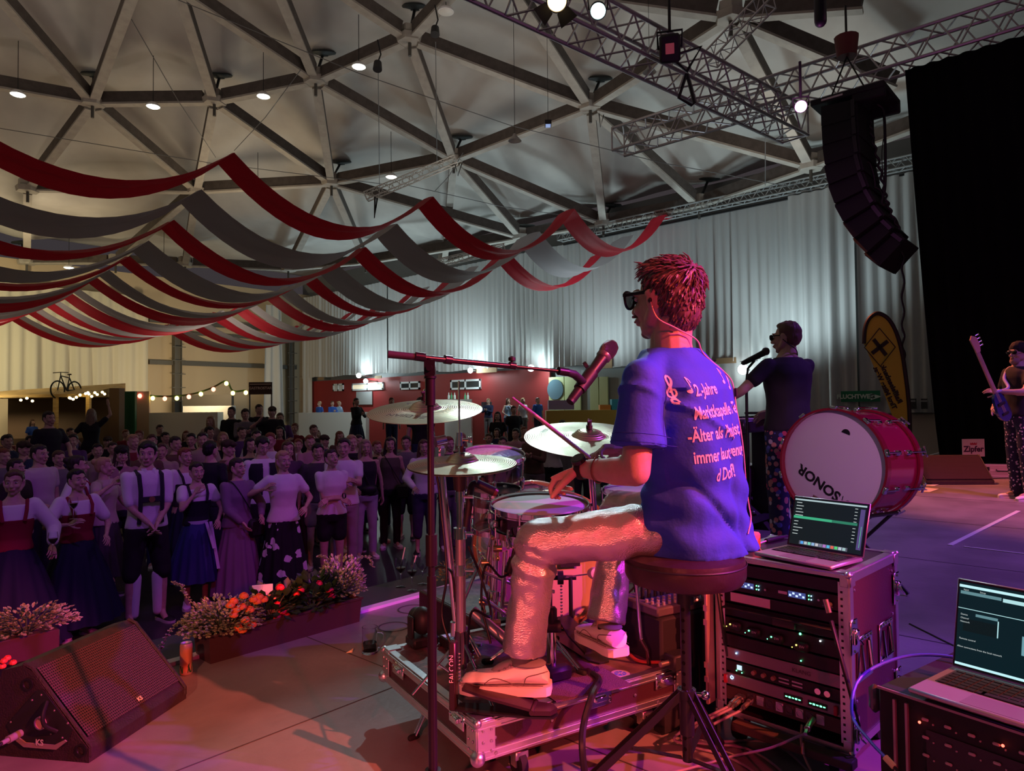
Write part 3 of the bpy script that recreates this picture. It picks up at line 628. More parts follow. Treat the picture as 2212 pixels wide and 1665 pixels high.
b = MB(); b.box(kp(-.004, .21, .462), (.01, .08, .03), RK, bev=.003); b.build('handle_plate', mat('bronze_plate', (.07, .05, .05), .5), u)
u = unit(.412, .056, M_PANEL, 'pack_drawer', 'shelf holding four body pack transmitters with green lights in the rack')
for k, (y, zz, m) in enumerate(((.385, .415, LY), (.315, .408, LG), (.235, .405, LG), (.15, .398, LY))):
 b = MB(); b.box(kp(-.008, y, zz), (.02, .05, .03), RK, bev=.006); o = b.build('body_pack', BLACKP, u)
 b = MB(); led(b, kp(-.019, y+.012, zz+.006), .0028); led(b, kp(-.019, y+.026, zz-.004), .0018); b.build('status_light', m, u)
 wr('EW', .011, y-.006, zz+.003, PINKTXT, u, off=-.0185)
b = MB(); led(b, kp(-.003, .155, .438), .004); b.build('status_light', LG, u)
b = MB(); led(b, kp(-.003, .09, .43), .003); b.build('status_light', LW, u)
u = unit(.358, .046, M_PANEL, 'blank_panel', 'plain black panel with one green light in the middle of the rack')
b = MB(); led(b, kp(-.002, .155, .35), .0025); b.build('status_light', LG, u)
u = unit(.312, .044, M_PANELG, 'mixing_unit', 'grey rack processor lettered KLANG')
wr('KLANG', .019, .155, .313, mat('grey_print', (.06, .04, .05), .5), u); b = MB(); led(b, kp(-.002, .385, .318), .003); b.build('status_light', LB, u)
u = unit(.268, .040, M_PANEL, 'headphone_amplifier', 'black rack amplifier with round knobs and small square screen')
b = MB(); b.box(kp(0, .375, .27), (.002, .018, .016), RK); b.build('display', mat('display_cyan', (.5, .8, .9), .3, emit=(.5, .85, .95), es=1), u)
knobs(u, [.32, .285, .25], .268, .008, mat('knob_tan', (.45, .3, .2), .4, .5)); knobs(u, [.10, .07], .268, .011, CHROME)
b = MB()
for k in range(4): b.box(kp(0, .215-(k % 2)*.045, .274-(k//2)*.012), (.002, .035, .005), RK)
b.build('button_row', STEEL, u); b = MB(); led(b, kp(-.002, .365, .255)); led(b, kp(-.002, .385, .258)); b.build('status_light', LG, u)
u = unit(.222, .044, M_PANELG, 'audio_interface', 'grey rack interface with blue ring light and two green meters')
b = MB(); b.lathe([(.006, 0), (.006, .002), (.0045, .002), (.0045, 0)], kp(.002, .405, .228), -KX, n=18, close=True); b.build('ring_light', LB, u)
for y in (.185, .105):
 b = MB(); b.box(kp(0, y, .220), (.002, .062, .018), RK); b.cm = 1
 for k in range(5): b.box(kp(-.0012, y+.022-k*.011, .220), (.001, .007, .003+.002*(k % 2)), RK)
 b.build('display', [BLACKP, LG], u)
b = MB(); b.box(kp(-.006, .425, .222), (.012, .012, .03), RK, bev=.002); b.box(kp(-.006, .045, .222), (.012, .012, .03), RK, bev=.002); b.build('red_tab', mat('red_tab', (.6, .03, .05), .4), u)
u = unit(.172, .050, mat('patch_plate', (.10, .06, .05), .5, .3), 'connector_panel', 'row of round cable sockets along the bottom of the rack')
for i in range(8):
 b = MB(); b.lathe([(.012, 0), (.012, .004), (.009, .004), (.009, .0), (.0001, .0)], kp(.002, .335-i*.034, .175), -KX, n=16); b.box(kp(.0015, .335-i*.034, .175), (.002, .026, .031), RK, bev=.002); b.build('socket', STEEL if i % 2 else mat('socket_dark', (.12, .1, .1), .4, .6), u)
M_CB = mat('cable_black', (.015, .014, .016), .45); M_CP = mat('cable_mauve', (.35, .25, .33), .45); M_PLUG = mat('plug_nickel', (.6, .5, .42), .3, .9)
def cable(pts, r, m, label, name='cable', n=30, cat='cable', group=None):
 b = MB(); b.tube(bez(pts, n), r, n=7); return tag(b.build(name, m), label, cat, group)
for k, (i, l) in enumerate(((.375, 'mauve cable curving down from the leftmost rack socket'), (.36, 'second mauve cable looping down beside the rack caster'), (.33, 'third mauve cable dropping from the left rack sockets to the floor'))):
 b = MB(); b.cyl(kp(-.065, i, .165), kp(0, i, .172), .008, n=12); b.cyl(kp(-.02, i, .17), kp(0, i, .172), .011, n=12); b.cyl(kp(-.085, i, .16), kp(-.065, i, .165), .005, n=8); tag(b.build('cable_plug', M_PLUG), ['nickel cable plug in the leftmost rack socket', 'nickel cable plug beside the leftmost rack plug', 'third nickel cable plug from the left at the rack bottom'][k], 'plug')
 cable([kp(-.08, i, .16), kp(-.16, i+.06, .12), kp(-.20+.02*k, i+.14, .05), kp(-.15+.04*k, i+.12, .012), kp(-.12+.1*k, i-.05, .006), kp(-.25+.05*k, i-.35, .006)], .0045, M_CP, l)
b = MB(); b.cyl(kp(-.06, .115, .160), kp(0, .12, .172), .010, n=12); b.cyl(kp(-.085, .11, .155), kp(-.06, .115, .160), .006, n=8); tag(b.build('cable_plug', M_PLUG), 'large nickel plug near the right end of the rack sockets', 'plug')
cable([kp(-.08, .112, .155), kp(-.14, .2, .10), kp(-.2, .3, .06), kp(-.3, .42, .01), kp(-.45, .5, .006)], .004, M_CP, 'thin mauve cable running left from the large rack plug')
cable([kp(-.05, .135, .165), kp(-.07, .13, .12), kp(-.06, .12, .06), kp(-.10, .05, .008), kp(-.2, -.1, .006)], .004, mat('cable_tan', (.4, .28, .2), .5), 'tan cable hanging from the rack with a brass coupler')
q = kp(-.065, .127, .10); b = MB(); b.cyl(q-V((0, 0, .018)), q+V((0, 0, .018)), .007, n=10); tag(recenter(b.build('coupler', GOLD)), 'brass coupler on the tan cable below the rack', 'coupler')
def antenna(p0, p1, l):
 d = (p1-p0); t = thing('antenna', l, 'antenna', p0); b = MB(); b.box((p0+p1)/2, (.010, .018, d.length*.75), Matrix(frame(d)).transposed(), bev=.003); b.tube([p0+d*.5, p1], .004, n=8); b.build('whip', BLACKP, t)
 b = MB(); b.cyl(p0-d.normalized()*.02, p0+d*.06, .009, n=12); b.cyl(p0-KX*.0, p0+KX*.025, .008, n=12); b.build('base_plug', M_PLUG, t)
antenna(kp(-.03, .055, .555), kp(-.06, -.045, .22), 'black stick antenna leaning down over the right of the rack front')
antenna(kp(-.02, KW-.01, .60), kp(-.03, KW-.055, .31), 'black stick antenna leaning down at the left edge of the rack front')
for i, (x, y) in enumerate(((.05, .06), (.05, .40), (.40, .06), (.40, .40))):
 b = MB(); b.cyl(kp(x, y-.015, .045), kp(x, y+.015, .045), .045, n=18); b.build('caster', RUBBER, kt)
 b = MB(); b.box(kp(x, y, .092), (.07, .06, .012), RK); b.box(kp(x, y-.02, .07), (.03, .004, .05), RK); b.box(kp(x, y+.02, .07), (.03, .004, .05), RK); b.build('caster_bracket', STEEL, kt)
b = MB(); b.box(kp(-.035, KW/2-.05, .085), (.05, .40, .03), RK, bev=.004); tag(recenter(b.build('wooden_batten', mat('batten_wood', (.10, .06, .04), .6, col2=(.05, .03, .025), nscale=6))), 'dark wooden batten lying below the rack front', 'batten')
# ---- laptops
M_LAP = mat('laptop_grey', (.42, .40, .43), .35, .6); M_KEY = mat('key_black', (.02, .02, .022), .45)
def laptop(name, label, o, ang, w, d, lid, tilt, screen):
 """o = front left corner of base; ang = direction of the front edge; lid hinged at the back"""
 X = V((cos(ang), sin(ang), 0)); Y = V((-sin(ang), cos(ang), 0)); R = ZR(ang); t = thing(name, label, 'laptop', o, ang)
 L = lambda x, y, z: o+X*x+Y*y+V((0, 0, z))
 b = MB(); b.box(L(w/2, d/2, .0075), (w, d, .013), R, bev=.004); b.build('base', M_LAP, t)
 b = MB(); b.box(L(w/2, d*.655, .0145), (w*.88, d*.50, .0015), R); b.build('keyboard_well', mat('kb_well', (.05, .05, .055), .5), t)
 b = MB(); kw = w*.88/14.5
 for r in range(6):
  for c in range(14):
   if r == 0 and 4 < c < 10: continue
   b.box(L(w*.06+kw*(c+.75), d*.425+d*.085*r, .0165), (kw*.82, d*.068 if r < 5 else d*.045, .002), R)
 b.box(L(w*.5, d*.425, .0165), (kw*5*.96, d*.068, .002), R); b.build('keyboard', M_KEY, t)
 b = MB(); b.box(L(w*.5, d*.19, .0143), (w*.36, d*.30, .0008), R); b.build('trackpad', mat('trackpad', (.30, .29, .32), .3, .5), t)
 z = V((0, 0, 1)); up = (z*cos(tilt)+Y*sin(tilt)); nrm = up.cross(X); h0 = L(0, d, .014)
 RL = Matrix((X, up, X.cross(up))).transposed(); b = MB(); b.box(h0+X*w/2+up*lid/2+X.cross(up)*(-.003), (w, lid, .006), RL, bev=.0025); lo = b.build('lid', M_LAP, t)
 n = X.cross(up); n = n if n.dot(Y) < 0 else -n
 b = MB(); b.box(h0+X*w/2+up*lid/2+n*.0005, (w*.985, lid*.97, .0012), RL); b.build('bezel', M_KEY, t)
 SM = plane_M(h0+n*.0016, X, up)   # local x right, y up, in metres from lid's lower left
 def rect(x0, y0_, x1, y1_, m, zz=0, nm='screen_area'):
  b = MB(); b.box((w*(x0+x1)/2, lid*(y0_+y1_)/2, .0002+zz), (w*(x1-x0), lid*(y1_-y0_), .0004)); b.xf(SM); return b
 def txt(s, x, y, size, m, zz=.0012):
  tb = text_mb(s, size*lid, align='LEFT'); tb.xf(SM @ Matrix.Translation((w*x, lid*y, zz))); return tb
 screen(t, rect, txt); return t
def em(name, c, s=1.0): return mat('screen_'+name, (.004, .004, .004), .4, emit=c, es=s, spec=.2)
def scr1(t, R_, T_):
 R_(.03, .04, .97, .965, 0).build('screen', em('dark', (.007, .012, .014)), t)
 R_(.03, .915, .97, .945, 0, .0003).build('menu_bar', em('bar', (.42, .55, .58)), t)
 R_(.045, .555, .88, .605, 0, .0003).build('progress_row', em('green_dim', (.03, .20, .12)), t)
 R_(.045, .555, .56, .605, 0, .0005).build('progress_bar', em('green', (.05, .42, .22)), t)
 R_(.90, .12, .955, .87, 0, .0003).build('side_meter', em('violet', (.09, .06, .20)), t); R_(.93, .16, .935, .55, 0, .0005).build('meter_line', em('mgreen', (.1, .6, .3)), t)
 m = em('text', (.55, .62, .62)); b = MB(); rnd = random.Random(3)
 for i in range(11):
  y = .87-i*.062
  if i == 5: continue
  b.join(R_(.06, y-.008, .06+rnd.uniform(.05, .14), y+.004, 0, .0006)); b.join(R_(.83, y-.006, .865, y+.004, 0, .0006))
 b.build('playlist_text', m, t)
 R_(.17, .055, .80, .125, 0, .0003).build('dock', em('dock', (.10, .10, .14)), t)
 cols = [(.1, .4, .9), (.5, .6, .6), (.2, .7, .5), (.3, .5, .8), (.6, .6, .65), (.2, .2, .3), (.5, .2, .6), (.1, .5, .8), (.8, .15, .1), (.1, .7, .2), (.5, .6, .7), (.4, .6, .6)]
 for i, c in enumerate(cols): R_(.19+i*.05, .065, .228+i*.05, .118, 0, .0006).build('dock_icon', em(f'icon{i}', c, .9), t)
def scr2(t, R_, T_):
 R_(.02, .035, .98, .965, 0).build('screen', em('navy', (.003, .014, .019)), t)
 R_(.02, .905, .98, .935, 0, .0003).build('menu_bar', em('cyan', (.55, .9, .95)), t); R_(.02, .035, .98, .062, 0, .0003).build('bottom_bar', em('cyan', (.55, .9, .95)), t)
 R_(.03, .83, .30, .865, 0, .0003).build('tab', em('teal', (.12, .25, .28)), t); R_(.31, .82, .50, .86, 0, .0003).build('tab', em('cyan2', (.45, .75, .78)), t); R_(.62, .82, .95, .86, 0, .0003).build('tab', em('cyan2', (.45, .75, .78)), t)
 R_(.55, .68, .95, .80, 0, .0003).build('message_panel', em('teal2', (.10, .22, .26)), t); R_(.02, .665, .55, .672, 0, .0003).build('divider', em('cyan2', (.45, .75, .78)), t); R_(.55, .665, .555, .80, 0, .0004).build('divider', em('cyan2', (.45, .75, .78)), t)
 R_(.06, .42, .28, .56, 0, .0002).build('list_box', em('black', (.004, .01, .012)), t); R_(.285, .42, .292, .60, 0, .0004).build('scroll_bar', em('cyan2', (.45, .75, .78)), t); R_(.14, .60, .285, .63, 0, .0003).build('list_head', em('teal', (.12, .25, .28)), t)
 R_(.44, .30, .72, .50, 0, .0004).build('dialog', em('dialog', (.16, .34, .40)), t); R_(.53, .33, .64, .37, 0, .0007).build('button', em('cyan2', (.45, .75, .78)), t)
 b = MB()
 for s, x, y in (('Connection to', .50, .465), ('device failed', .50, .435), ('at 22:41', .53, .405)): b.join(T_(s, x, y, .03, 0))
 for s, x, y in (('Input', .05, .88), ('Setup', .16, .88), ('Device', .04, .60), ('Channel', .04, .56), ('Network', .04, .52), ('Remote control', .04, .33), ('Allow connections from the local network', .03, .24), ('Messages', .57, .775), ('Enable remote', .57, .745), ('Enable lock', .57, .715), ('CL', .56, .845)): b.join(T_(s, x, y, .026, 0))
 b.build('screen_text', em('text', (.55, .62, .62)), t)
lo = PZ(1628, 1200, KH+.008); lo2 = PZ(1812, 1236, KH+.008)
ang = math.atan2((lo2-lo).y, (lo2-lo).x)
laptop('laptop', 'open silver laptop with green progress bar on its screen, on the rack case', lo, ang, .285, .20, .185, rad(18), scr1)
q = PZ(1618, 1183, KH+.004); b = MB(); b.box(q+V((0, 0, .03)), (.075, .05, .062), ZR(ang), bev=.007); b.build('x', BLACKP) if 0 else None
tag(recenter(b.build('foam_block', mat('coral_foam', (.85, .28, .22), .7, bump=.3, bscale=80))), 'coral red foam block on the rack beside the stool seat', 'block')
b = MB(); p0 = PZ(1655, 1168, KH+.012); p1 = PZ(1690, 1160, KH+.012); b.cyl(p0, p1, .009, n=12); b.cyl(p1, p1+(p1-p0)*.3, .006, n=10); tag(b.build('cable_plug', M_KEY), 'black plug lying behind the laptop on the rack', 'plug')
cable([p0, PZ(1640, 1175, KH+.006), PZ(1645, 1190, KH+.006), PZ(1662, 1190, KH+.006), PZ(1672, 1186, KH+.012)], .003, WHITE, 'white laptop charging cable on the rack lid')
# ---- second rack with laptop, lower right corner
z2 = .455; Q1 = PZ(1960, 1496, z2+.012); Q2 = PZ(2212, 1577, z2+.012); a2 = math.atan2((Q2-Q1).y, (Q2-Q1).x); QX = V((cos(a2), sin(a2), 0)); QY = V((-sin(a2), cos(a2), 0)); RQ = ZR(a2)
Qo = Q1.copy(); Qo.z = 0
def qp(x, y, z): return Qo+QX*x+QY*y+V((0, 0, z))
t2 = thing('amplifier_rack', 'black amplifier rack with rows of pale buttons and red lights at the lower right corner', 'rack', qp(.25, .02, 0), a2)
b = MB(); b.box(qp(.24, .26, .235), (.66, .46, .43), RQ, bev=.006); b.build('case_body', M_INT, t2)
b = MB(); b.box(qp(.28, .029, .20), (.50, .006, .36), RQ); b.build('front_grille', M_PANEL, t2)
b = MB()
for x in (-.045, -.015): b.box(qp(x, .026, .22), (.006, .012, .42), RQ)
b.box(qp(.24, .027, z2-.008), (.66, .006, .006), RQ); b.build('edge_profile', mat('pale_edge', (.35, .25, .27), .4, .5), t2)
for r in range(9):
 b = MB()
 for c in range(9): b.box(qp(.03+c*.052, .023, .405-r*.044), (.016, .006, .007), RQ, bev=.002); b.box(qp(.048+c*.052, .0245, .398-r*.044), (.003, .004, .003), RQ)
 b.build('button_row', mat('pale_button', (.5, .36, .36), .5), t2)
b = MB()
for c, r in ((.018, .405), (.20, .418), (.35, .40), (.018, .15)): led(b, qp(c, .02, r-.01), .0035)
b.build('status_light', LR, t2)
b = MB()
for dx in (-.115,): b.box(qp(dx, .06, .40), (.03, .03, .075), RQ, bev=.012)
b.build('corner_guard', mat('corner_guard', (.12, .10, .13), .3, .5), t2)
laptop('laptop', 'open silver laptop with pale dialog box on screen, at the lower right corner', Q1-V((0, 0, 0)), a2, .36, .245, .235, rad(12), scr2)
cable([qp(.10, .36, z2+.005), qp(-.05, .36, z2+.01), qp(-.16, .30, z2-.01), qp(-.22, .18, z2-.06), qp(-.18, .06, z2-.12), qp(-.10, .0, z2-.145), qp(-.04, -.03, z2-.16)], .0045, mat('cable_blue', (.08, .10, .75), .4), 'bright blue network cable curving from the corner laptop down the rack side')
cable([qp(-.04, -.03, z2-.16), qp(.01, -.04, z2-.19), qp(.05, -.04, z2-.25), qp(.06, -.03, z2-.35), qp(.06, -.03, 0.01)], .004, M_CB, 'dark cable continuing down from the blue one at the corner rack')
b = MB(); b.cyl(qp(-.045, -.029, z2-.157), qp(-.02, -.034, z2-.17), .008, n=8); tag(recenter(b.build('tape_flag', mat('yellow_tape', (.7, .72, .35), .5))), 'yellow tape flag joining the blue and dark cables', 'tape')
b = MB(); b.box(qp(-.22, .05, .12), (.12, .03, .5), RQ@Matrix.Rotation(.5, 3, 'Y'));
cable([PZ(1965, 1348, 0), PZ(2005, 1368, 0), PZ(2060, 1395, 0), PZ(2120, 1420, 0)], .006, M_CB, 'black cable on the stage floor right of the rack case')
# ================================================================ people toolkit
M_SKIN = mat('skin', (.60, .39, .30), .5, col2=(.54, .34, .26), nscale=30, bump=.06, bscale=180)
M_SKIN2 = mat('skin_tanned', (.46, .27, .19), .5)
def hair_m(c): return mat('hair_%02d%02d%02d' % tuple(int(x*99) for x in c), c, .5, bump=.5, bscale=120, mapping=(1, 1, .15))
def cloth(name, c, **k): return mat('cloth_'+name, c, k.pop('rough', .8), bump=k.pop('bump', .1), bscale=k.pop('bscale', 40), **k)
def rot_to(v, ax, a): return Quaternion(ax, a) @ v
def ik(S_, T, a, b_, pole):
 S_ = V(S_); T = V(T); d = T-S_; L = min(d.length, (a+b_)*.995); d.normalize(); T = S_+d*L
 x = (a*a-b_*b_+L*L)/(2*L); h = math.sqrt(max(a*a-x*x, 0)); p = V(pole); p = (p-d*p.dot(d)).normalized(); return S_+d*x+p*h, T
def hand(b, w, d, n, curl, thumb, s=1, spread=.0):
 """w wrist, d wrist->knuckles, n palm normal, curl radians per joint (list of 4 or number), thumb = +1/-1 side"""
 w = V(w); d = V(d).normalized(); n = V(n); n = (n-d*n.dot(d)).normalized(); sd = d.cross(n)*thumb
 cu = curl if isinstance(curl, (list, tuple)) else [curl]*4
 R = Matrix((sd, n, d)).transposed()
 b.hull([w+(sd*x+n*y+d*z)*s for x, y, z in ((.024, .012, -.005), (-.024, .012, -.005), (.024, -.012, -.005), (-.024, -.012, -.005), (.041, .013, .045), (-.037, .013, .045), (.041, -.012, .045), (-.037, -.010, .045), (.038, .008, .092), (-.036, .007, .082), (.038, -.009, .092), (-.036, -.009, .082))])
 for i, (o, L) in enumerate(((.030, .074), (.010, .082), (-.011, .076), (-.030, .060))):
  p = w+(sd*o+d*(.085-.006*abs(i-1)))*s; dd = rot_to(d, sd, 0); dd = (d+sd*(spread*(1.5-i))).normalized(); r = (.0095-.0007*i)*s; ax = n.cross(d) if True else sd
  for j, f in enumerate((.46, .30, .24)):
   dd = rot_to(dd, d.cross(n), cu[i]*(.8 if j == 0 else 1)); q = p+dd*L*f*s; b.capsule(p, q, r*(1-.1*j), r*(1-.1*(j+1)), n=8); p = q
 p = w+(sd*.026+d*.018+n*.006)*s; dd = (d*.62+sd*.68+n*.35).normalized()
 for f, r in ((.042, .014), (.032, .011), (.026, .0095)):
  q = p+dd*f*s; b.capsule(p, q, r*s, r*.86*s, n=8); p = q; dd = (dd+d*.28-sd*.16+n*.22*cu[0]).normalized()
HEADC = {}
def head_mb(sex='m', fine=.0062):
 k = (sex, fine)
 if k in HEADC: return HEADC[k]
 b = MB(); f = 1 if sex == 'm' else 0
 b.ell((0, .016, .036), (.076, .094, .084)); b.ell((0, -.022, -.012), (.060+.004*f, .070, .086)); b.ell((0, -.034, -.070), (.041+.007*f, .048, .042)); b.ell((0, -.064, -.092), (.018+.006*f, .018, .017))
 b.capsule((0, -.086, .018), (0, -.112, -.022), .008, .0125); b.ell((0, -.103, -.026), (.019, .012, .010))
 b.capsule((-.034, -.081, .032), (.034, -.081, .032), .011+.002*f)
 for s in (-1, 1):
  b.ell((s*.036, -.062, -.022), (.022, .024, .022)); b.capsule((s*.046, -.02, -.060), (s*.062, .012, -.020), .020, .022)
  R = Matrix.Rotation(s*.35, 3, 'Z'); b.ell((s*.079, .012, -.002), (.008, .021, .032), R); b.ell((s*.080, .006, .018), (.010, .020, .014), R)
 b.capsule((-.021, -.089, -.052), (.021, -.089, -.052), .0075); b.capsule((-.017, -.087, -.063), (.017, -.087, -.063), .0075)
 b.capsule((0, .018, -.05), (0, .026, -.15), .052 if f else .045, .056 if f else .048)
 HEADC[k] = remesh(b, fine, 2); return HEADC[k]
def hair_mb(style, sex='m', fine=.010):
 k = ('hair', style)
 if k in HEADC: return HEADC[k]
 b = MB()
 if style != 'bald':
  g = .0 if style != 'full' else .006
  b.ell((0, .019, .052), (.084+g, .098+g, .084+g)); b.ell((0, .050, .010), (.074+g, .066, .076)); b.ell((0, -.028, .094), (.056, .042, .030))
 if style == 'long':
  for s in (-1, 1):
   b.capsule((s*.062, .0, .04), (s*.078, .02, -.13), .030, .034); b.capsule((s*.078, .02, -.13), (s*.085, .0, -.26), .034, .018)
  b.capsule((0, .075, .0), (0, .085, -.22), .055, .045); b.capsule((.045, .07, -.05), (.05, .07, -.25), .04, .03); b.capsule((-.045, .07, -.05), (-.05, .07, -.25), .04, .03)
 if style == 'bun': b.ell((0, .115, .075), (.042, .040, .040)); b.capsule((0, .08, .06), (0, .11, .07), .04)
 if style == 'pony': b.capsule((0, .10, .05), (0, .155, -.02), .030, .030); b.capsule((0, .155, -.02), (0, .13, -.17), .030, .010)
 if style == 'cap': b.ell((0, .014, .065), (.090, .104, .070)); b.capsule((-.035, -.12, .062), (.035, -.12, .062), .014); b.capsule((0, -.08, .065), (0, -.12, .062), .05, .03)
 if style == 'beanie': b.ell((0, .018, .058), (.092, .106, .088))
 r = remesh(b, fine, 3)
 r.v = [p+p.normalized()*.006*noise.noise(V((p.x*55, p.y*55, p.z*14))) for p in r.v]
 if style not in ('cap', 'beanie'): r.v = [p-(p-V((0, 0, .05))).normalized()*.020*max(0, min(1, (-.02-p.y)/.03))*max(0, min(1, (.085+.012*sin(p.x*60)-p.z)/.02)) for p in r.v]
 HEADC[k] = r; return r
def ringz(c, rx, ry, n=20, sq=1.0):
 c = V(c); out = []
 for i in range(n):
  a = 2*PI*i/n; ca, sa = cos(a), sin(a); e = lambda v: math.copysign(abs(v)**sq, v); out.append(c+V((rx*e(ca), ry*e(sa), 0)))
 return out
TOR = {'m': [(.84, .13, .10), (.93, .165, .118), (1.03, .152, .108), (1.14, .148, .106), (1.26, .168, .118), (1.36, .180, .118), (1.43, .165, .10), (1.48, .085, .07), (1.52, .058, .058)],
       'f': [(.84, .13, .105), (.92, .172, .125), (1.00, .150, .11), (1.10, .124, .095), (1.20, .142, .112), (1.29, .152, .132), (1.37, .150, .112), (1.43, .140, .088), (1.48, .070, .06), (1.52, .048, .05)]}
def torso(b, sex, z0, z1, g, lean=0, gb=None):
 rs = []
 for z, rx, ry in TOR[sex]:
  if z0 <= z <= z1:
   gg = g if gb is None else g+(gb-g)*max(0, min(1, (1.2-z)/.3)); rs.append(ringz((0, 0, z), rx+gg, ry+gg, sq=.9))
 b.loft(rs)
def skirt_mb(z0, z1, r0, r1, folds=14, amp=.03, seed=0, ex=1.0, arc=None):
 rnd = random.Random(seed); ph = rnd.uniform(0, 6); b = MB(); n = folds*8
 def fn(u, v):
  a = 2*PI*u if arc is None else arc[0]+(arc[1]-arc[0])*u; t = v; r = r0+(r1-r0)*t**.8; w = amp*t*(sin(folds*a+ph)+.4*sin(folds*.37*a*2+2*ph)); w2 = .012*sin(v*7+a*3)
  return V(((r+w+w2*t)*cos(a)*ex, (r+w+w2*t)*sin(a)*.86, z0+(z1-z0)*t))
 b.grid(fn, n+1, 12); return b
def shoe_mb(L=.27, w=.048, h=.085, sole=.022):
 """toe towards -Y, heel at +Y, origin under ankle"""
 b = MB(); rings = []
 for t, ww, hh in ((0, .55, .62), (.06, .8, .95), (.2, .86, 1.0), (.34, .82, .98), (.5, .88, .80), (.68, 1, .68), (.84, .95, .62), (.95, .70, .52), (1, .35, .34)):
  y = L*.26-L*t; rings.append([V((w*ww*cos(a), y, max(sole*.6, sole+(h*hh-sole)*(.5+.5*sin(a))) if True else 0)) for a in [2*PI*i/14 for i in range(14)]])
 b.loft(rings); return b
def sole_mb(L=.275, w=.051, sole=.024):
 b = MB(); pts = []
 for t, ww in ((0, .5), (.04, .75), (.15, .86), (.35, .80), (.55, .90), (.7, 1), (.85, .94), (.95, .68), (1, .38)): pts.append((w*ww, L*.27-L*t))
 o = [V((x, y, 0)) for x, y in pts]+[V((-x, y, 0)) for x, y in reversed(pts)]; b.prism(o, (0, 0, sole)); return b
ARM = {'down': ((.27, .02, .80), (0, -1, .0)), 'clasp': ((.03, -.22, .98), (0, 0, -1)), 'cross': ((-.10, -.19, 1.13), (0, 0, -1)), 'hip': ((.20, -.08, 1.0), (0, 0, -1)), 'chin': ((.05, -.17, 1.40), (0, 0, 1)), 'raise': ((.22, -.25, 1.45), (0, 0, 1)),
       'front': ((.12, -.30, 1.12), (0, -1, 0)), 'glass': ((.20, -.30, 1.22), (0, -.3, 1)), 'up': ((.30, -.10, 1.85), (0, 0, 1)), 'clap': ((.02, -.30, 1.25), (0, -.3, 1)), 'pocket': ((.23, -.03, .86), (0, 0, -1)), 'fore': ((.18, -.26, 1.05), (0, -1, 0))}
def skeleton(sex, arms, h=1.75):
 sh = .178 if sex == 'm' else .158; J = {}
 for s, nm, a in ((1, 'L', arms[0]), (-1, 'R', arms[1])):
  S0 = V((s*sh, .0, 1.415)); t, dr = ARM[a] if isinstance(a, str) else a
  T = V((s*t[0], t[1], t[2])); E, T = ik(S0, T, .285, .25, (s*.75, .35, -.55)); J[nm] = (S0, E, T, (T-E).normalized() if a in ('down',) else ((T-E).normalized()+V((s*dr[0], dr[1], dr[2]))*.4).normalized())
 return J
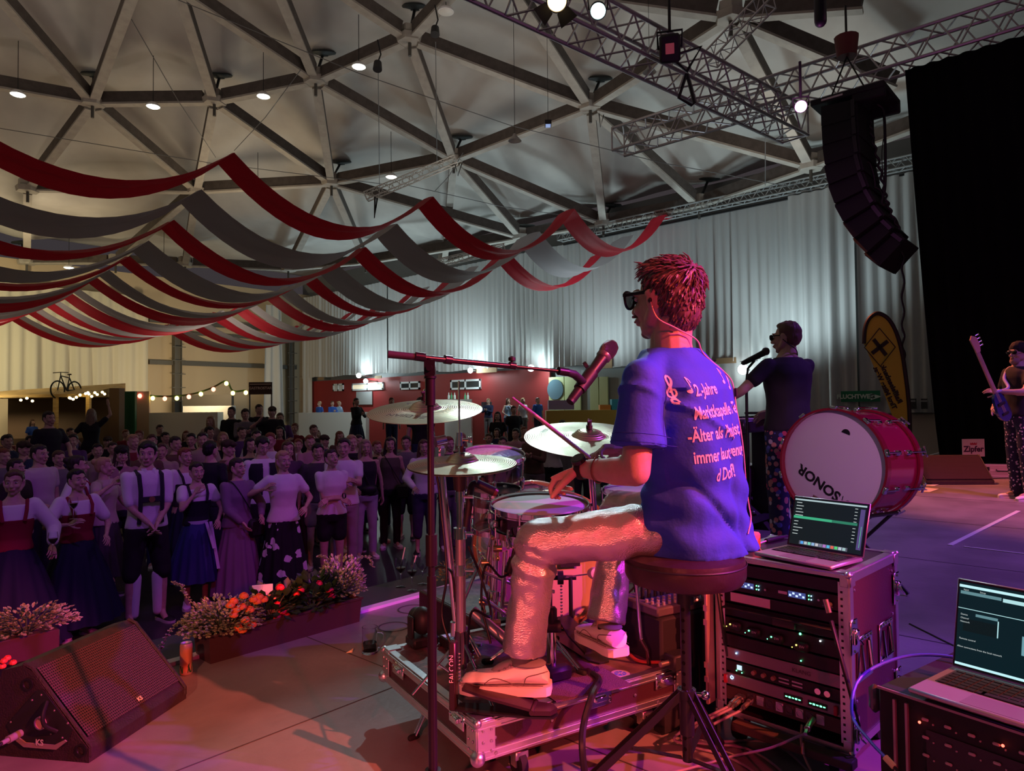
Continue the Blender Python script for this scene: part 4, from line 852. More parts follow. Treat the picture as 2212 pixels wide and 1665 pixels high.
def person(label, loc, yaw, h=1.7, sex='m', arms=('down', 'down'), hair='short', hairc=(.05, .03, .02), top=('tee', (.5, .5, .5)), bottom=('trousers', (.05, .05, .08)), shoes=(.05, .05, .05), skin=None, head_yaw=0, head_tilt=0,
           fingers=True, group=None, detail=1, extras=(), stance=.10, face=True, sole=(.6, .6, .6)):
 skin = skin or M_SKIN; s = h/1.75; t = thing('person', label, 'person', (0, 0, 0), 0, group)
 J = skeleton(sex, arms); vox = .018; legx = stance
 b = MB(); torso(b, sex, .8, 1.6, 0)
 for q, nm in ((1, 'L'), (-1, 'R')):
  S0, E, T, hd = J[nm]; k = 1 if sex == 'm' else .86
  b.ell(S0, (.058*k, .055*k, .052*k)); b.capsule(S0, E, .048*k, .038*k); b.capsule(E, T, .039*k, .026*k); m1 = E+(T-E)*.3; b.capsule(E, m1, .038*k, .040*k)
  hp = V((q*.088, 0, .90)); kn = V((q*legx, -.01, .49)); an = V((q*legx*1.05, .015, .075)); b.capsule(hp, kn, .082, .053); b.capsule(kn, an, .050, .034); b.capsule(kn-V((0, 0, .04)), kn-V((0, -.012, .16)), .048, .052); b.capsule(an, an+V((0, -.11, -.03)), .034, .03)
 b.capsule((0, .01, 1.45), (0, .0, 1.56), .055, .05)
 b = remesh(b, vox, 3)
 for q, nm in ((1, 'L'), (-1, 'R')):
  S0, E, T, hd = J[nm]
  if fingers:
   n = V((-q, -.2, -.2)) if hd.z < -.5 else V((-q*.5, .3, -.6)); hand(b, T-hd*.01, hd, n, .35, -1 if (hd.cross(n)).x*0+1 and False else (1 if q > 0 else -1), .92)
  else: b.capsule(T, T+hd*.10, .030, .022)
 Hm = Matrix.Translation((0, -.005, 1.625)) @ Matrix.Rotation(head_yaw, 4, 'Z') @ Matrix.Rotation(head_tilt, 4, 'X')
 b.join(head_mb(sex, .0062 if detail else .009), Hm); b.build('body', skin, t, world=False)
 if face:
  for q in (-1, 1):
   e = MB(); e.ell((q*.031, -.0805, .013), (.013, .007, .0068)); e.cm = 1; e.ell((q*.031, -.087, .013), (.0055, .002, .0055), n=8, k=6); e.xf(Hm); e.build('eye', [mat('eye_white', (.7, .68, .66), .3), mat('iris_dark', (.03, .02, .015), .2)], t, world=False)
   e = MB(); e.tube([Hm @ V((q*.015, -.0925, .036)), Hm @ V((q*.032, -.0935, .041)), Hm @ V((q*.050, -.078, .036))], .0028, n=6); e.build('eyebrow', hair_m(hairc), t, world=False)
  e = MB(); e.capsule(Hm @ V((-.019, -.0955, -.0565)), Hm @ V((.019, -.0955, -.0565)), .0042, n=8); e.build('lips', mat('lips', (.42, .12, .10), .4), t, world=False)
 if hair != 'bald':
  o = MB(); o.join(hair_mb(hair), Hm); o.build('hair' if hair not in ('cap', 'beanie') else 'cap', hair_m(hairc) if hair not in ('cap', 'beanie') else cloth('cap%d' % (hairc[0]*99), hairc), t, world=False)
  if hair in ('cap', 'beanie') and sex == 'f': o = MB(); o.join(hair_mb('long'), Hm @ Matrix.Scale(.97, 4)); o.build('hair', hair_m((.05, .03, .02)), t, world=False)
 kind, tc = top[0], top[1]; tm = cloth('t_'+'_'.join('%02d' % int(x*99) for x in tc), tc)
 def sleeves(b, frac, r0, r1, z=0):
  for nm in 'LR':
   S0, E, T, hd = J[nm]
   if frac <= 1: b.capsule(S0, S0+(E-S0)*frac, r0, r1);
   else: b.capsule(S0, E, r0, r1); b.capsule(E, E+(T-E)*(frac-1), r1, r1*.8)
 if kind in ('tee', 'shirt', 'long', 'blouse', 'vest', 'sleeveless'):
  b = MB(); torso(b, sex, .9, 1.485 if kind != 'sleeveless' else 1.44, .016, gb=.028);
  if kind == 'tee': sleeves(b, .55, .064, .060)
  if kind == 'shirt': sleeves(b, .85, .064, .056)
  if kind in ('long', 'blouse'): sleeves(b, 1.85, .062, .052 if kind == 'long' else .062)
  o = remesh(b, .017, 2); o.v = [p+V((noise.noise(p*9), noise.noise(p*9+V((5, 0, 0))), 0))*.008 for p in o.v]; o.build('top', tm, t, world=False)
 if kind == 'dirndl':   # bodice + blouse
  b = MB(); torso(b, sex, 1.10, 1.46, .010); sleeves(b, top[3] if len(top) > 3 else .6, .070, .066); o = remesh(b, .015, 2); o.build('blouse', cloth('t_78_76_78', (.78, .76, .78)), t, world=False)
  b = MB(); torso(b, sex, .99, 1.30, .018); o = remesh(b, .013, 1); o.build('bodice', tm, t, world=False)
  for q in (-1, 1): b = MB(); b.tube([V((q*.085, -.145, 1.28)), V((q*.10, -.125, 1.38)), V((q*.105, -.03, 1.462)), V((q*.095, .09, 1.38)), V((q*.085, .125, 1.28))], .016, n=8); b.build('bodice_strap', tm, t, world=False)
 bk, bc = bottom[0], bottom[1]; bm_ = cloth('b_'+'_'.join('%02d' % int(x*99) for x in bc), bc)
 if bk in ('trousers', 'shorts', 'knee', 'jeans', 'cuffed'):
  b = MB(); torso(b, sex, .84, 1.0, .020)
  zl = {'trousers': .06, 'jeans': .10, 'shorts': .66, 'knee': .47, 'cuffed': .30}[bk]
  for q in (-1, 1):
   hp = V((q*.088, 0, .90)); kn = V((q*legx, -.01, .49)); an = V((q*legx*1.05, .015, .075)); g = .026 if bk != 'jeans' else .014
   if zl > .49: b.capsule(hp, hp+(kn-hp)*((.9-zl)/.41), .082+g, .07+g)
   else: b.capsule(hp, kn, .084+g, .056+g); b.capsule(kn, kn+(an-kn)*((.49-zl)/.415), .055+g, .046+g)
  o = remesh(b, .017, 2); o.v = [p+V((noise.noise(p*11), noise.noise(p*11+V((5, 0, 0))), 0))*.007 for p in o.v]; o.build('trousers' if zl < .4 else 'shorts', bm_, t, world=False)
 if bk == 'skirt':
  z1, r1 = bottom[2], bottom[3]; skirt_mb(1.03, z1, .135, r1, 15, .022, seed=int(h*1000)).build('skirt', bm_, t, world=False, fixn=False, ang=180)
 for e in extras:
  e(t, J, Hm)
 sm = mat('shoe_'+'_'.join('%02d' % int(x*99) for x in shoes), shoes, .6)
 for q in (-1, 1):
  M = Matrix.Translation((q*legx*1.05, .02, 0)) @ Matrix.Rotation(q*.22, 4, 'Z'); b = MB(); b.join(shoe_mb(), M); so = b.build('shoe', sm, t, world=False)
  b = MB(); b.join(sole_mb(), M); b.build('sole', mat('sole_'+str(int(sole[0]*99)), sole, .6), so, world=False)
 place(t, loc, yaw, s); return t
# ================================================================ stool
TC = P(1478, 1195, 2.12); TC.z = 0; zs = .752
t = thing('drum_stool', 'round black padded drum stool the drummer sits on', 'stool', TC)
M_LEATH = mat('stool_vinyl', (.035, .018, .026), .38, bump=.25, bscale=25)
b = MB(); b.lathe([(.001, zs), (.10, zs+.001), (.155, zs-.004), (.176, zs-.016), (.181, zs-.035), (.180, zs-.07), (.170, zs-.088), (.15, zs-.093), (.001, zs-.093)], TC, n=48); b.build('seat', M_LEATH, t)
b = MB(); b.lathe([(.1815, zs-.028), (.1835, zs-.031), (.1815, zs-.034)], TC, n=48); b.build('piping', BLACKP, t)
b = MB(); b.box(TC+V((0, 0, zs-.105)), (.16, .16, .014), bev=.004); b.cyl(TC+V((0, 0, zs-.16)), TC+V((0, 0, zs-.10)), .026, n=16); b.build('seat_bracket', BLACKM, t)
b = MB(); b.cyl(TC+V((0, 0, .12)), TC+V((0, 0, zs-.11)), .0155, n=20); b.cm = 1
toC = (CAM-TC); toC.z = 0; toC.normalize(); side = V((-toC.y, toC.x, 0)); hd = (toC*.9-side*.45).normalized()
for k in range(15): q = TC+V((0, 0, .16+k*.032))+hd*.0150; b.cyl(q, q+hd*.0012, .0058, n=12)
b.build('post', [BLACKM, mat('hole_dark', (.0, .0, .0), 1)], t)
b = MB(); b.cyl(TC+V((0, 0, .20)), TC+V((0, 0, .33)), .022, n=18); b.cyl(TC+V((0, 0, .31)), TC+V((0, 0, .335)), .028, n=18); b.build('collar', BLACKM, t)
b = MB(); b.cyl(TC+V((0, 0, .32)), TC+side*.05+V((0, 0, .32)), .007, n=10); b.ell(TC+side*.055+V((0, 0, .32)), (.014,)*3); b.build('wing_screw', CHROME, t)
for k, (dx, dy) in enumerate(((-.9, -.05), (.35, -.85), (.5, .85))):
 d = (R0*-1*dx*-1+V((F0.x, F0.y, 0))*dy); d.z = 0; d.normalize()
 n = V((-d.y, d.x, 0)); b = MB(); f = TC+d*.36+V((0, 0, .015))
 for s in (-1, 1): b.box((TC+V((0, 0, .33))+f)/2+n*s*.012+d*.01, ((f-TC-V((0, 0, .33))).length, .003, .022), Matrix((((f-TC-V((0, 0, .33))).normalized()), n, (f-TC-V((0, 0, .33))).normalized().cross(n))).transposed())
 g = TC+d*.17+V((0, 0, .165)); h0 = TC+d*.018+V((0, 0, .13)); b.box((g+h0)/2, ((g-h0).length, .018, .004), Matrix(((g-h0).normalized(), n, (g-h0).normalized().cross(n))).transposed())
 lg = b.build('leg', BLACKM, t); b = MB(); b.capsule(f-d*.02+V((0, 0, .004)), f+d*.02, .016); b.build('rubber_foot', RUBBER, lg)
# ================================================================ drummer
M_SHIRT = mat('royal_blue_cotton', (.035, .09, .62), .75, bump=.12, bscale=90)
M_PANTS = mat('metallic_trousers', (.62, .57, .56), .26, .8, bump=.30, bscale=260)
DR = thing('person', 'drummer in royal blue printed t-shirt, silver trousers and sunglasses, sitting on the stool', 'person', TC+V((0, 0, 0)))
DR.location.z = 0
C0 = P(1496, 1118, 2.17); NB = P(1452, 768, 2.13); HC = P(1436, 652, 2.12)
SL = NB+V((-.178, .0, -.078)); SR = NB+V((.178, .0, -.078))
EL = P(1374, 1020, 1.96); WL = P(1252, 1012, 2.10); ER = P(1446, 985, 2.42); WR = P(1345, 968, 2.47)
HPL = C0+V((-.095, .02, -.02)); HPR = C0+V((.095, .02, -.02)); KL = P(1160, 1172, 2.17); KR = P(1338, 1100, 2.60); AL = P(1128, 1412, 2.20); ARr = P(1308, 1352, 2.46)
def spine(z):
 t_ = (z-C0.z)/(NB.z-C0.z); return C0+(NB-C0)*t_+V((0, -.035*sin(PI*max(0, min(1, t_))), 0))
def dr_torso(b, g, zlo, zhi, n=28, scale_low=0):
 T = [(-.10, .165, .13), (0, .168, .125), (.12, .152, .115), (.28, .160, .118), (.40, .178, .120), (.455, .160, .105), (.495, .108, .082), (.525, .070, .068), (.60, .056, .058)]
 rs = []
 for dz, rx, ry in T:
  z = C0.z+dz
  if zlo <= dz <= zhi:
   c = spine(z); c.z = z; lo = scale_low*max(0, .2-dz); rs.append(ringz(c, rx+g+lo, ry+g+lo, n, .88))
 b.loft(rs)
b = MB(); dr_torso(b, -.006, -.01, 1)
b.ell(SL, (.055,)*3); b.ell(SR, (.055,)*3)
for S0, E, W in ((SL, EL, WL), (SR, ER, WR)):
 b.capsule(S0, E, .047, .041, n=16); b.capsule(E, E+(W-E)*.35, .040, .043, n=16); b.capsule(E+(W-E)*.3, W, .042, .026, n=16)
for H_, K, A_ in ((HPL, KL, AL), (HPR, KR, ARr)):
 b.capsule(H_, K, .075, .055); b.capsule(K, A_, .050, .034)
nb = NB+V((0, .0, -.02)); b.capsule(nb, HC+V((0, -.03, -.06)), .058, .056, n=18)
body = remesh(b, .0085, 4)
hb = MB()
dl = (P(1196, 1034, 2.14)-WL).normalized(); hand(hb, WL-dl*.005, dl, V((0, .25, -1)), [.75, .85, .9, .95], 1, .98)
drr = (P(1272, 972, 2.46)-WR).normalized(); hand(hb, WR-drr*.005, drr, V((-.1, -.35, -.8)), [.35, .75, .85, .9], -1, .98)
hb = remesh(hb, .0036, 2); body.join(hb)
HM = Matrix.Translation(HC) @ Matrix.Rotation(PI-.10, 4, 'Z') @ Matrix.Rotation(-.02, 4, 'X') @ Matrix.Scale(1.0, 4)
hd_ = MB()
hh = MB(); hh.join(head_mb('m', .0042)); body.join(hh, HM); body.build('body', M_SKIN, DR)
r = MB(); g = .004
r.ell((0, .030, .048), (.086, .096, .084)); r.ell((0, .056, .012), (.080, .068, .080)); r.ell((0, -.018, .102), (.058, .046, .030)); r.ell((0, .07, -.03), (.062, .045, .06))
r = remesh(r, .006, 3); rnd = random.Random(5); crown = V((0, .085, .085)); cand = [(p.copy(), p.normalized()) for p in r.v]
def hair_zone(p): return not (p.z < .03 and p.y < .0) and p.z > -.085 and (p.y > -.052 or p.z > .118) and not (abs(p.x) > .07 and p.z < .02 and p.y < .035)
for _ in range(1300):
 p, n = rnd.choice(cand)
 if not hair_zone(p): continue
 n = (p-V((0, .03, .03))).normalized(); dv = (p-crown); dv = (dv-n*dv.dot(n)); dv = dv.normalized() if dv.length > 1e-4 else V((0, -1, 0)); dv = (dv+V((rnd.uniform(-.35, .35), rnd.uniform(-.35, .35), rnd.uniform(-.2, .2)))+(V((0, -.2, .25)) if p.z > .08 else V((0, 0, -.25)))).normalized()
 L = rnd.uniform(.024, .044) if p.z > .06 else rnd.uniform(.016, .030); lift = rnd.uniform(.0005, .0045)
 r.tube([p-n*.003, p+dv*L*.5+n*lift, p+dv*L-n*(.003-lift*.5)], [.0034, .0030, .0010], n=5, cap=False)
for k in range(10):
 x = rnd.uniform(-.02, .03); r.tube([V((x, -.050, .110)), V((x+.004, -.076, .126)), V((x+.010, -.090, .122+rnd.uniform(-.01, .012)))], [.003, .0024, .0007], n=5, cap=False)
r.v = [p-p.normalized()*.012 if (p.y < -.03 and p.z < .06) else p for p in r.v]
r.xf(HM); r.build('hair', mat('brown_hair', (.10, .055, .06), .42, col2=(.17, .10, .10), nscale=60), DR)
b = MB()
b.ell((0, -.064, -.094), (.023, .018, .016))
b.tube([V((-.025, -.101, -.040)), V((0, -.108, -.037)), V((.025, -.101, -.040))], .005, n=6); b.xf(HM); b.build('beard', mat('beard', (.44, .29, .22), .9, bump=.6, bscale=400), DR)
for s in (-1, 1):
 e = MB(); e.ell((s*.031, -.082, .012), (.012, .006, .007)); e.xf(HM); e.build('eye', mat('eye_white', (.7, .68, .66), .3), DR)
b = MB(); b.capsule(HM @ V((-.02, -.0965, -.056)), HM @ V((.02, -.0965, -.056)), .0042, n=8); b.build('lips', mat('lips', (.42, .12, .10), .4), DR)
SG = thing('sunglasses', 'black sunglasses worn by the drummer', 'glasses', HC); b = MB()
fr = [(.004, .028), (.006, .006), (.020, -.012), (.044, -.014), (.062, .0), (.068, .030), (.036, .036)]
for s in (-1, 1):
 pts = [V((s*x, -.112+.012*(x/.07)**2, z)) for x, z in fr]; b.tube(bez(pts+[pts[0]], 28), .0042, n=8)
b.tube([V((-.010, -.114, .022)), V((0, -.117, .026)), V((.010, -.114, .022))], .004, n=8); b.xf(HM); b.build('frame', mat('gloss_black', (.012, .010, .012), .15), SG)
for s in (-1, 1):
 b = MB(); b.prism([V((s*x*.96, -.1115+.012*(x/.07)**2, z)) for x, z in fr], (0, .002, 0)); b.xf(HM); b.build('lens', mat('smoke_lens', (.05, .04, .04), .1, alpha=.75), SG)
 b = MB(); b.box((s*.074, -.048, .024), (.004, .115, .011), Matrix.Rotation(-s*.05, 3, 'Z'), bev=.0015); b.box((s*.078, .018, .012), (.004, .03, .008), Matrix.Rotation(.6, 3, 'X'), bev=.0015); b.xf(HM); b.build('temple', MC['gloss_black'], SG)
b = MB(); dr_torso(b, .013, -.13, .55, 34, .085)
for S0, E in ((SL, EL), (SR, ER)):
 d = (E-S0); b.ell(S0+V((0, 0, .004)), (.066, .062, .058)); b.capsule(S0, S0+d*.55, .064, .066, n=20); x, y, z = frame(d)
 b.cyl(S0+d*.45, S0+d*.73, .067, .080, n=28); q_ = NB+(S0-NB)*.32+V((0, 0, -.004)); b.capsule(q_, S0+V((0, 0, -.004)), .056, .062, n=20)
sh = remesh(b, .0085, 5)
dn = V((0, -1, 0))
def wr_disp(p):
 z = p.z-C0.z; k = 0
 low = max(0, min(1, (.26-z)/.22)); q = p-spine(p.z)
 k += low*.008*sin(z*62+q.x*13+4*noise.noise(p*5))*max(0, 1-abs(z-.10)/.24)
 k += .010*noise.noise(V((p.x*7, p.y*7, p.z*5)))*1.4+.006*noise.noise(V((p.x*19, p.y*19, p.z*9)))
 dd = abs((q.x+.14)*.6+(z-.34)*1.0); k += .010*math.exp(-(dd/.012)**2)*(1 if q.x < 0 and z > .1 else 0)
 dd = abs(q.x+.05+.16*sin(z*6)); k += -.012*math.exp(-(dd/.016)**2)*(1 if z < .4 else 0)*(1 if q.y < 0 else 0)
 dd = abs(q.x-.09+.10*sin(z*5+1)); k += -.009*math.exp(-(dd/.014)**2)*(1 if z < .35 else 0)*(1 if q.y < 0 else 0)
 n = V((q.x, q.y, 0)); return p+(n.normalized()*k if n.length > .03 else V())
sh.v = [wr_disp(p) for p in sh.v]
bvh = BVHTree.FromPolygons([tuple(p) for p in sh.v], sh.f)
sho = sh.build('t_shirt', M_SHIRT, DR)
for S0, E in ((SL, EL),):
 d = (E-S0); x, y, z = frame(d); b = MB()
 for fr_ in (.60, .69):
  pts = []
  for i in range(33):
   a = 2*PI*i/32; o = S0+d*fr_; dirr = x*cos(a)+y*sin(a); hit = bvh.ray_cast(o+dirr*.2, -dirr, .3); pts.append((hit[0] if hit[0] else o+dirr*.06)+dirr*.0006)
  b.tube(pts, .0009, n=4, cap=False)
 b.build('seam', mat('seam_blue', (.02, .05, .4), .8), sho)
pts = []
for i in range(40):
 a = i/39*PI*1.25+PI*.9; o = SL+V((.035, 0, -.02)); dirr = V((0, cos(a), sin(a))); dirr = (dirr+V((-.25, 0, 0))).normalized(); hit = bvh.ray_cast(o+dirr*.25, -dirr, .4)
 if hit[0]: pts.append(hit[0]+dirr*.0006)
b = MB(); b.tube(pts, .0012, n=4); b.build('seam', MC['seam_blue'], sho)
M_PRINT = mat('white_print', (.88, .82, .85), .6)
def proj(mb, cx, cz, rot=0, name='print'):
 out = MB(); c, s_ = cos(rot), sin(rot); keep = []
 for p in mb.v:
  x = cx-cx0+p.x*c-p.y*s_; z = cz+p.x*s_+p.y*c; hit = bvh.ray_cast(spine(z)+BX*x-BD*.6, BD, 1.2)
  keep.append(hit[0]+(hit[1] if hit[1].dot(BD) < 0 else -hit[1])*.0013 if hit[0] and (hit[0]-spine(z)).dot(BD) < .01 else None)
 idx = {}
 for i, p in enumerate(keep):
  if p is not None: idx[i] = len(out.v); out.v.append(p)
 for f in mb.f:
  if all(i in idx for i in f): out.f.append(tuple(idx[i] for i in f)); out.m.append(0)
 if out.f: out.build(name, M_PRINT, sho, fixn=False)
def dens(mb, it=2):
 me = mb.mesh('x', M_PRINT, fixn=False); bm = bmesh.new(); bm.from_mesh(me); bmesh.ops.triangulate(bm, faces=bm.faces)
 for _ in range(it):
  es = [e for e in bm.edges if e.calc_length() > .006]
  if es: bmesh.ops.subdivide_edges(bm, edges=es, cuts=1); bmesh.ops.triangulate(bm, faces=bm.faces)
 o = MB(); bm.verts.index_update(); o.add([v.co.copy() for v in bm.verts], [[v.index for v in f.verts] for f in bm.faces]); bm.free(); bpy.data.meshes.remove(me); return o
cx0 = C0.x; BD = V((sin(rad(23)), cos(rad(23)), 0)); BX = V((cos(rad(23)), -sin(rad(23)), 0))
rows = [('2.-Jahre', -.035, .395, .040), ('Marktkapelle Te', .005, .335, .043), ('-Älter als Playlist, a', .002, .272, .043), ('immer laut genug', .0, .210, .043), ('d Dorf!', .005, .152, .045)]
for s_, dx, dz, sz in rows:
 tb = text_mb(s_, sz, align='CENTER', shear=.12, bold=.0009); tb.v = [V((p.x*.74+.0, p.y*1.15, 0)) for p in tb.v]; proj(dens(tb), cx0+dx, C0.z+dz, .085)
def strokes(pl, r):
 b = MB()
 for pts in pl:
  pts = [V((x, y, 0)) for x, y in pts]
  for a, c in zip(pts, pts[1:]):
   d = (c-a); n = V((-d.y, d.x, 0)).normalized()*r; b.add([a-n, c-n, c+n, a+n], [(0, 1, 2, 3)])
 return b
clef = bez([(.002, -.038), (-.010, -.036), (-.008, -.026), (.002, -.028), (.004, -.036), (.002, -.018), (-.003, .012), (-.002, .034), (.006, .040), (.009, .028), (.0, .012), (-.012, .0), (-.014, -.012), (-.002, -.021), (.012, -.013), (.010, -.001), (.0, .002), (-.006, -.006)], 60)
proj(dens(strokes([[(p.x, p.y) for p in clef]], .0028)), cx0-.135, C0.z+.395, .1)
def note():
 b = strokes([[(.006, -.016), (.008, .022)], [(.008, .022), (.014, .012), (.013, .004)]], .0016); b.add([V((.0+.0075*cos(a), -.018+.0055*sin(a), 0)) for a in [2*PI*i/12 for i in range(12)]], [tuple(range(12))]); return b
for dx, dz, rt_ in ((-.095, .408, .15), (.068, .437, .25), (.105, .420, -.2)): proj(dens(note(), 1), cx0+dx, C0.z+dz, rt_)
b = MB()
for H_, K, A_ in ((HPL, KL, AL), (HPR, KR, ARr)):
 b.capsule(H_, K, .088, .070, n=20); b.ell(K+V((0, 0, .004)), (.071,)*3)
 e = K+(A_-K)*.97; b.cyl(K, K+(A_-K)*.5, .067, .062, n=24); b.cyl(K+(A_-K)*.48, e, .062, .070, n=28)
b.ell(C0+V((0, 0, -.02)), (.140, .110, .115))
tr = remesh(b, .009, 4);
def tdisp(p):
 best = None
 for H_, K, A_ in ((HPL, KL, AL), (HPR, KR, ARr)):
  for a, c, kd in ((H_, K, 0), (K, A_, 1)):
   t_ = max(0, min(1, (p-a).dot(c-a)/(c-a).length_squared)); q = a+(c-a)*t_; dd = (p-q).length
   if best is None or dd < best[0]: best = (dd, t_, q, kd)
 dd, t_, q, kd = best; n = (p-q).normalized(); k = .006*noise.noise(p*12)+.003*noise.noise(p*30)
 if kd == 0: k += .012*sin(t_*26+p.z*22)*max(0, 1-t_*2.6)
 else: k += .013*sin(t_*38+p.y*25+2)*max(0, 1-t_*3)*min(1, max(0, t_-.04)*9)+.006*noise.noise(V((p.x*22, p.y*22, p.z*3)))*2
 return p+n*k
tr.v = [tdisp(p) for p in tr.v]; tro = tr.build('trousers', M_PANTS, DR)
tb = BVHTree.FromPolygons([tuple(p) for p in tr.v], tr.f); pts = []
vd = (CAM-KL).normalized();
for i in range(40):
 p = HPL+(KL-HPL)*(i/39.)+V((0, 0, .005)); dr_ = V((-.75, -.6, .25)).normalized(); hit = tb.ray_cast(p+dr_*.3, -dr_, .5)
 if hit[0]: pts.append(hit[0]+dr_*.0006)
if len(pts) > 4: b = MB(); b.tube(pts, .0012, n=4); b.build('seam', mat('trouser_seam', (.40, .30, .30), .5, .5), tro)
M_SHOE = mat('white_leather', (.85, .80, .78), .5, bump=.08, bscale=60); M_SOLE = mat('white_sole', (.80, .74, .70), .6)
def trainer(ankle, toe, heelz, up_a=0, sock=None):
 d = (toe-ankle); d.z = 0; d.normalize(); an = math.atan2(d.x, -d.y)
 M = Matrix.Translation((ankle.x, ankle.y, heelz)) @ Matrix.Rotation(an, 4, 'Z') @ Matrix.Rotation(up_a, 4, 'X')
 b = MB(); b.join(shoe_mb(.285, .052, .092, .028), M); s_ = b.build('shoe', M_SHOE, DR)
 b = MB(); b.join(sole_mb(.298, .055, .027), M); b.build('sole', M_SOLE, s_)
 b = MB(); b.ell((0, .012, .088), (.040, .056, .012)); b.xf(M); b.build('collar_lining', mat('grey_lining', (.2, .2, .2), .9), s_)
 b = MB()
 for i in range(5): y = -.045-.017*i; z = .088-.0085*i; b.tube([V((-.026, y, z-.004)), V((0, y-.004, z+.006)), V((.026, y, z-.004))], .0035, n=6)
 b.ell((0, -.07, .078), (.022, .045, .012), Matrix.Rotation(.42, 3, 'X')); b.xf(M); b.build('laces', mat('grey_laces', (.30, .30, .29), .8), s_)
 b = MB()
 for s in (-1, 1):
  for z_, w_ in ((.034, .0553),): b.tube([V((s*w_*k, y, z_)) for y, k in ((.06, .8), (.02, .84), (-.04, .86), (-.1, .98), (-.15, .93), (-.185, .6))], .0012, n=4)
  b.tube(bez([V((s*.052, -.13, .034)), V((s*.050, -.10, .055)), V((s*.046, -.07, .052)), V((s*.045, -.03, .036))], 12), .0012, n=4); b.tube(bez([V((s*.046, .0, .034)), V((s*.047, .01, .060)), V((s*.045, .045, .070)), V((s*.030, .075, .074))], 12), .0012, n=4)
 b.xf(M); b.build('stitching', mat('dark_stitch', (.12, .08, .08), .7), s_)
 return M
TL = P(1000, 1462, 2.22); zL = P(1090, 1497, 2.16).z
trainer(P(1136, 1440, 2.19), TL, .300, .03)
trainer(P(1316, 1400, 2.44), P(1252, 1372, 2.66), .335, .06)
b = MB(); b.cyl(P(1312, 1380, 2.45), P(1314, 1352, 2.45), .036, .038, n=20); b.build('sock', cloth('black_sock', (.01, .01, .012)), DR)
b = MB(); b.cyl(AL+V((0, 0, -.06)), AL+V((0, 0, .02)), .036, .036, n=20); b.build('sock', cloth('grey_sock', (.12, .12, .12)), DR)
x, y, z = frame(EL-WL); WT = thing('watch', 'black round wristwatch on the drummer left wrist', 'watch', WL); b = MB(); c = WL+(EL-WL)*.06; z = (EL-WL).normalized()
b.lathe([(.0305, -.011), (.033, -.010), (.033, .010), (.0305, .011)], c, z, n=28, close=True); b.build('strap', RUBBER, WT)
wn_ = (V((-.55, -.30, .75))); wn_ = (wn_-z*wn_.dot(z)).normalized(); b = MB(); b.cyl(c+wn_*.030, c+wn_*.042, .023, .022, n=28); b.build('watch_case', mat('gloss_black', (.012,)*3, .15), WT)
b = MB(); b.cyl(c+wn_*.0421, c+wn_*.0428, .0185, n=28); b.build('dial', mat('dial', (.02, .03, .03), .08), WT)
c = WL+(EL-WL)*.36; b = MB(); b.lathe([(.0385, -.003), (.0405, 0), (.0385, .003), (.037, 0)], c, z, n=24, close=True); tag(b.build('bracelet', mat('leather_cord', (.18, .08, .05), .7)), 'thin brown cord bracelet on the drummer left forearm', 'bracelet')
ear = HM @ V((-.084 if (HM @ V((-.08, 0, 0))).x < HC.x else .084, .012, -.012));
if (HM @ V((.08, 0, 0))).x < (HM @ V((-.08, 0, 0))).x: ear = HM @ V((.088, .010, -.004))
nbk = V((NB.x+.0, NB.y-.075, NB.z+.03))
pts = [ear, ear+V((-.002, -.025, -.055)), ear+V((.03, -.065, -.085)), nbk+V((-.01, -.012, .012)), nbk+V((.02, -.02, -.03))]
def onback(dx, dz):
 hit = bvh.ray_cast(V((cx0+dx, C0.y-.6, C0.z+dz)), V((0, 1, 0)), 1.2); return (hit[0]+V((0, -.004, 0))) if hit[0] else V((cx0+dx, C0.y-.12, C0.z+dz))
pts += [onback(.018, .44), onback(.032, .40), onback(.040, .34), onback(.046, .28), onback(.058, .2), onback(.085, .12), onback(.098, .05), onback(.092, .0), onback(.05, -.04)]
b = MB(); b.tube(bez(pts, 90), .0022, n=7); tag(b.build('earphone_cable', mat('pale_cable', (.75, .45, .42), .5)), 'pale braided earphone cable running down the drummer back', 'cable')
b = MB(); b.ell(ear, (.006, .006, .008)); tag(recenter(b.build('earphone', BLACKP)), 'small earphone in the drummer left ear', 'earphone')
b = MB(); p = onback(.034, .39); b.cyl(p+V((0, -.004, .012)), p+V((.003, -.004, -.012)), .005, n=8); tag(recenter(b.build('cable_splitter', BLACKP)), 'small dark splitter on the earphone cable between the drummer shoulders', 'splitter')
M_STICK = mat('hickory', (.75, .52, .36), .45)
def stick(p0, p1, label):
 d = (p1-p0).normalized(); L = (p1-p0).length; b = MB(); b.tube([p0, p0+d*.01, p0+d*L*.72, p0+d*(L-.014), p0+d*(L-.010), p0+d*(L-.002), p0+d*L], [.005, .0072, .0072, .0036, .0048, .0045, .001], n=12); o = b.build('drumstick', M_STICK); return tag(o, label, 'drumstick', 'the drummer sticks')
stick(P(1275, 990, 2.43), P(1106, 858, 2.52), 'drumstick raised in the drummer right hand')
stick(P(1235, 1056, 2.12), P(1148, 1040, 2.46), 'drumstick held low in the drummer left hand above the snare')
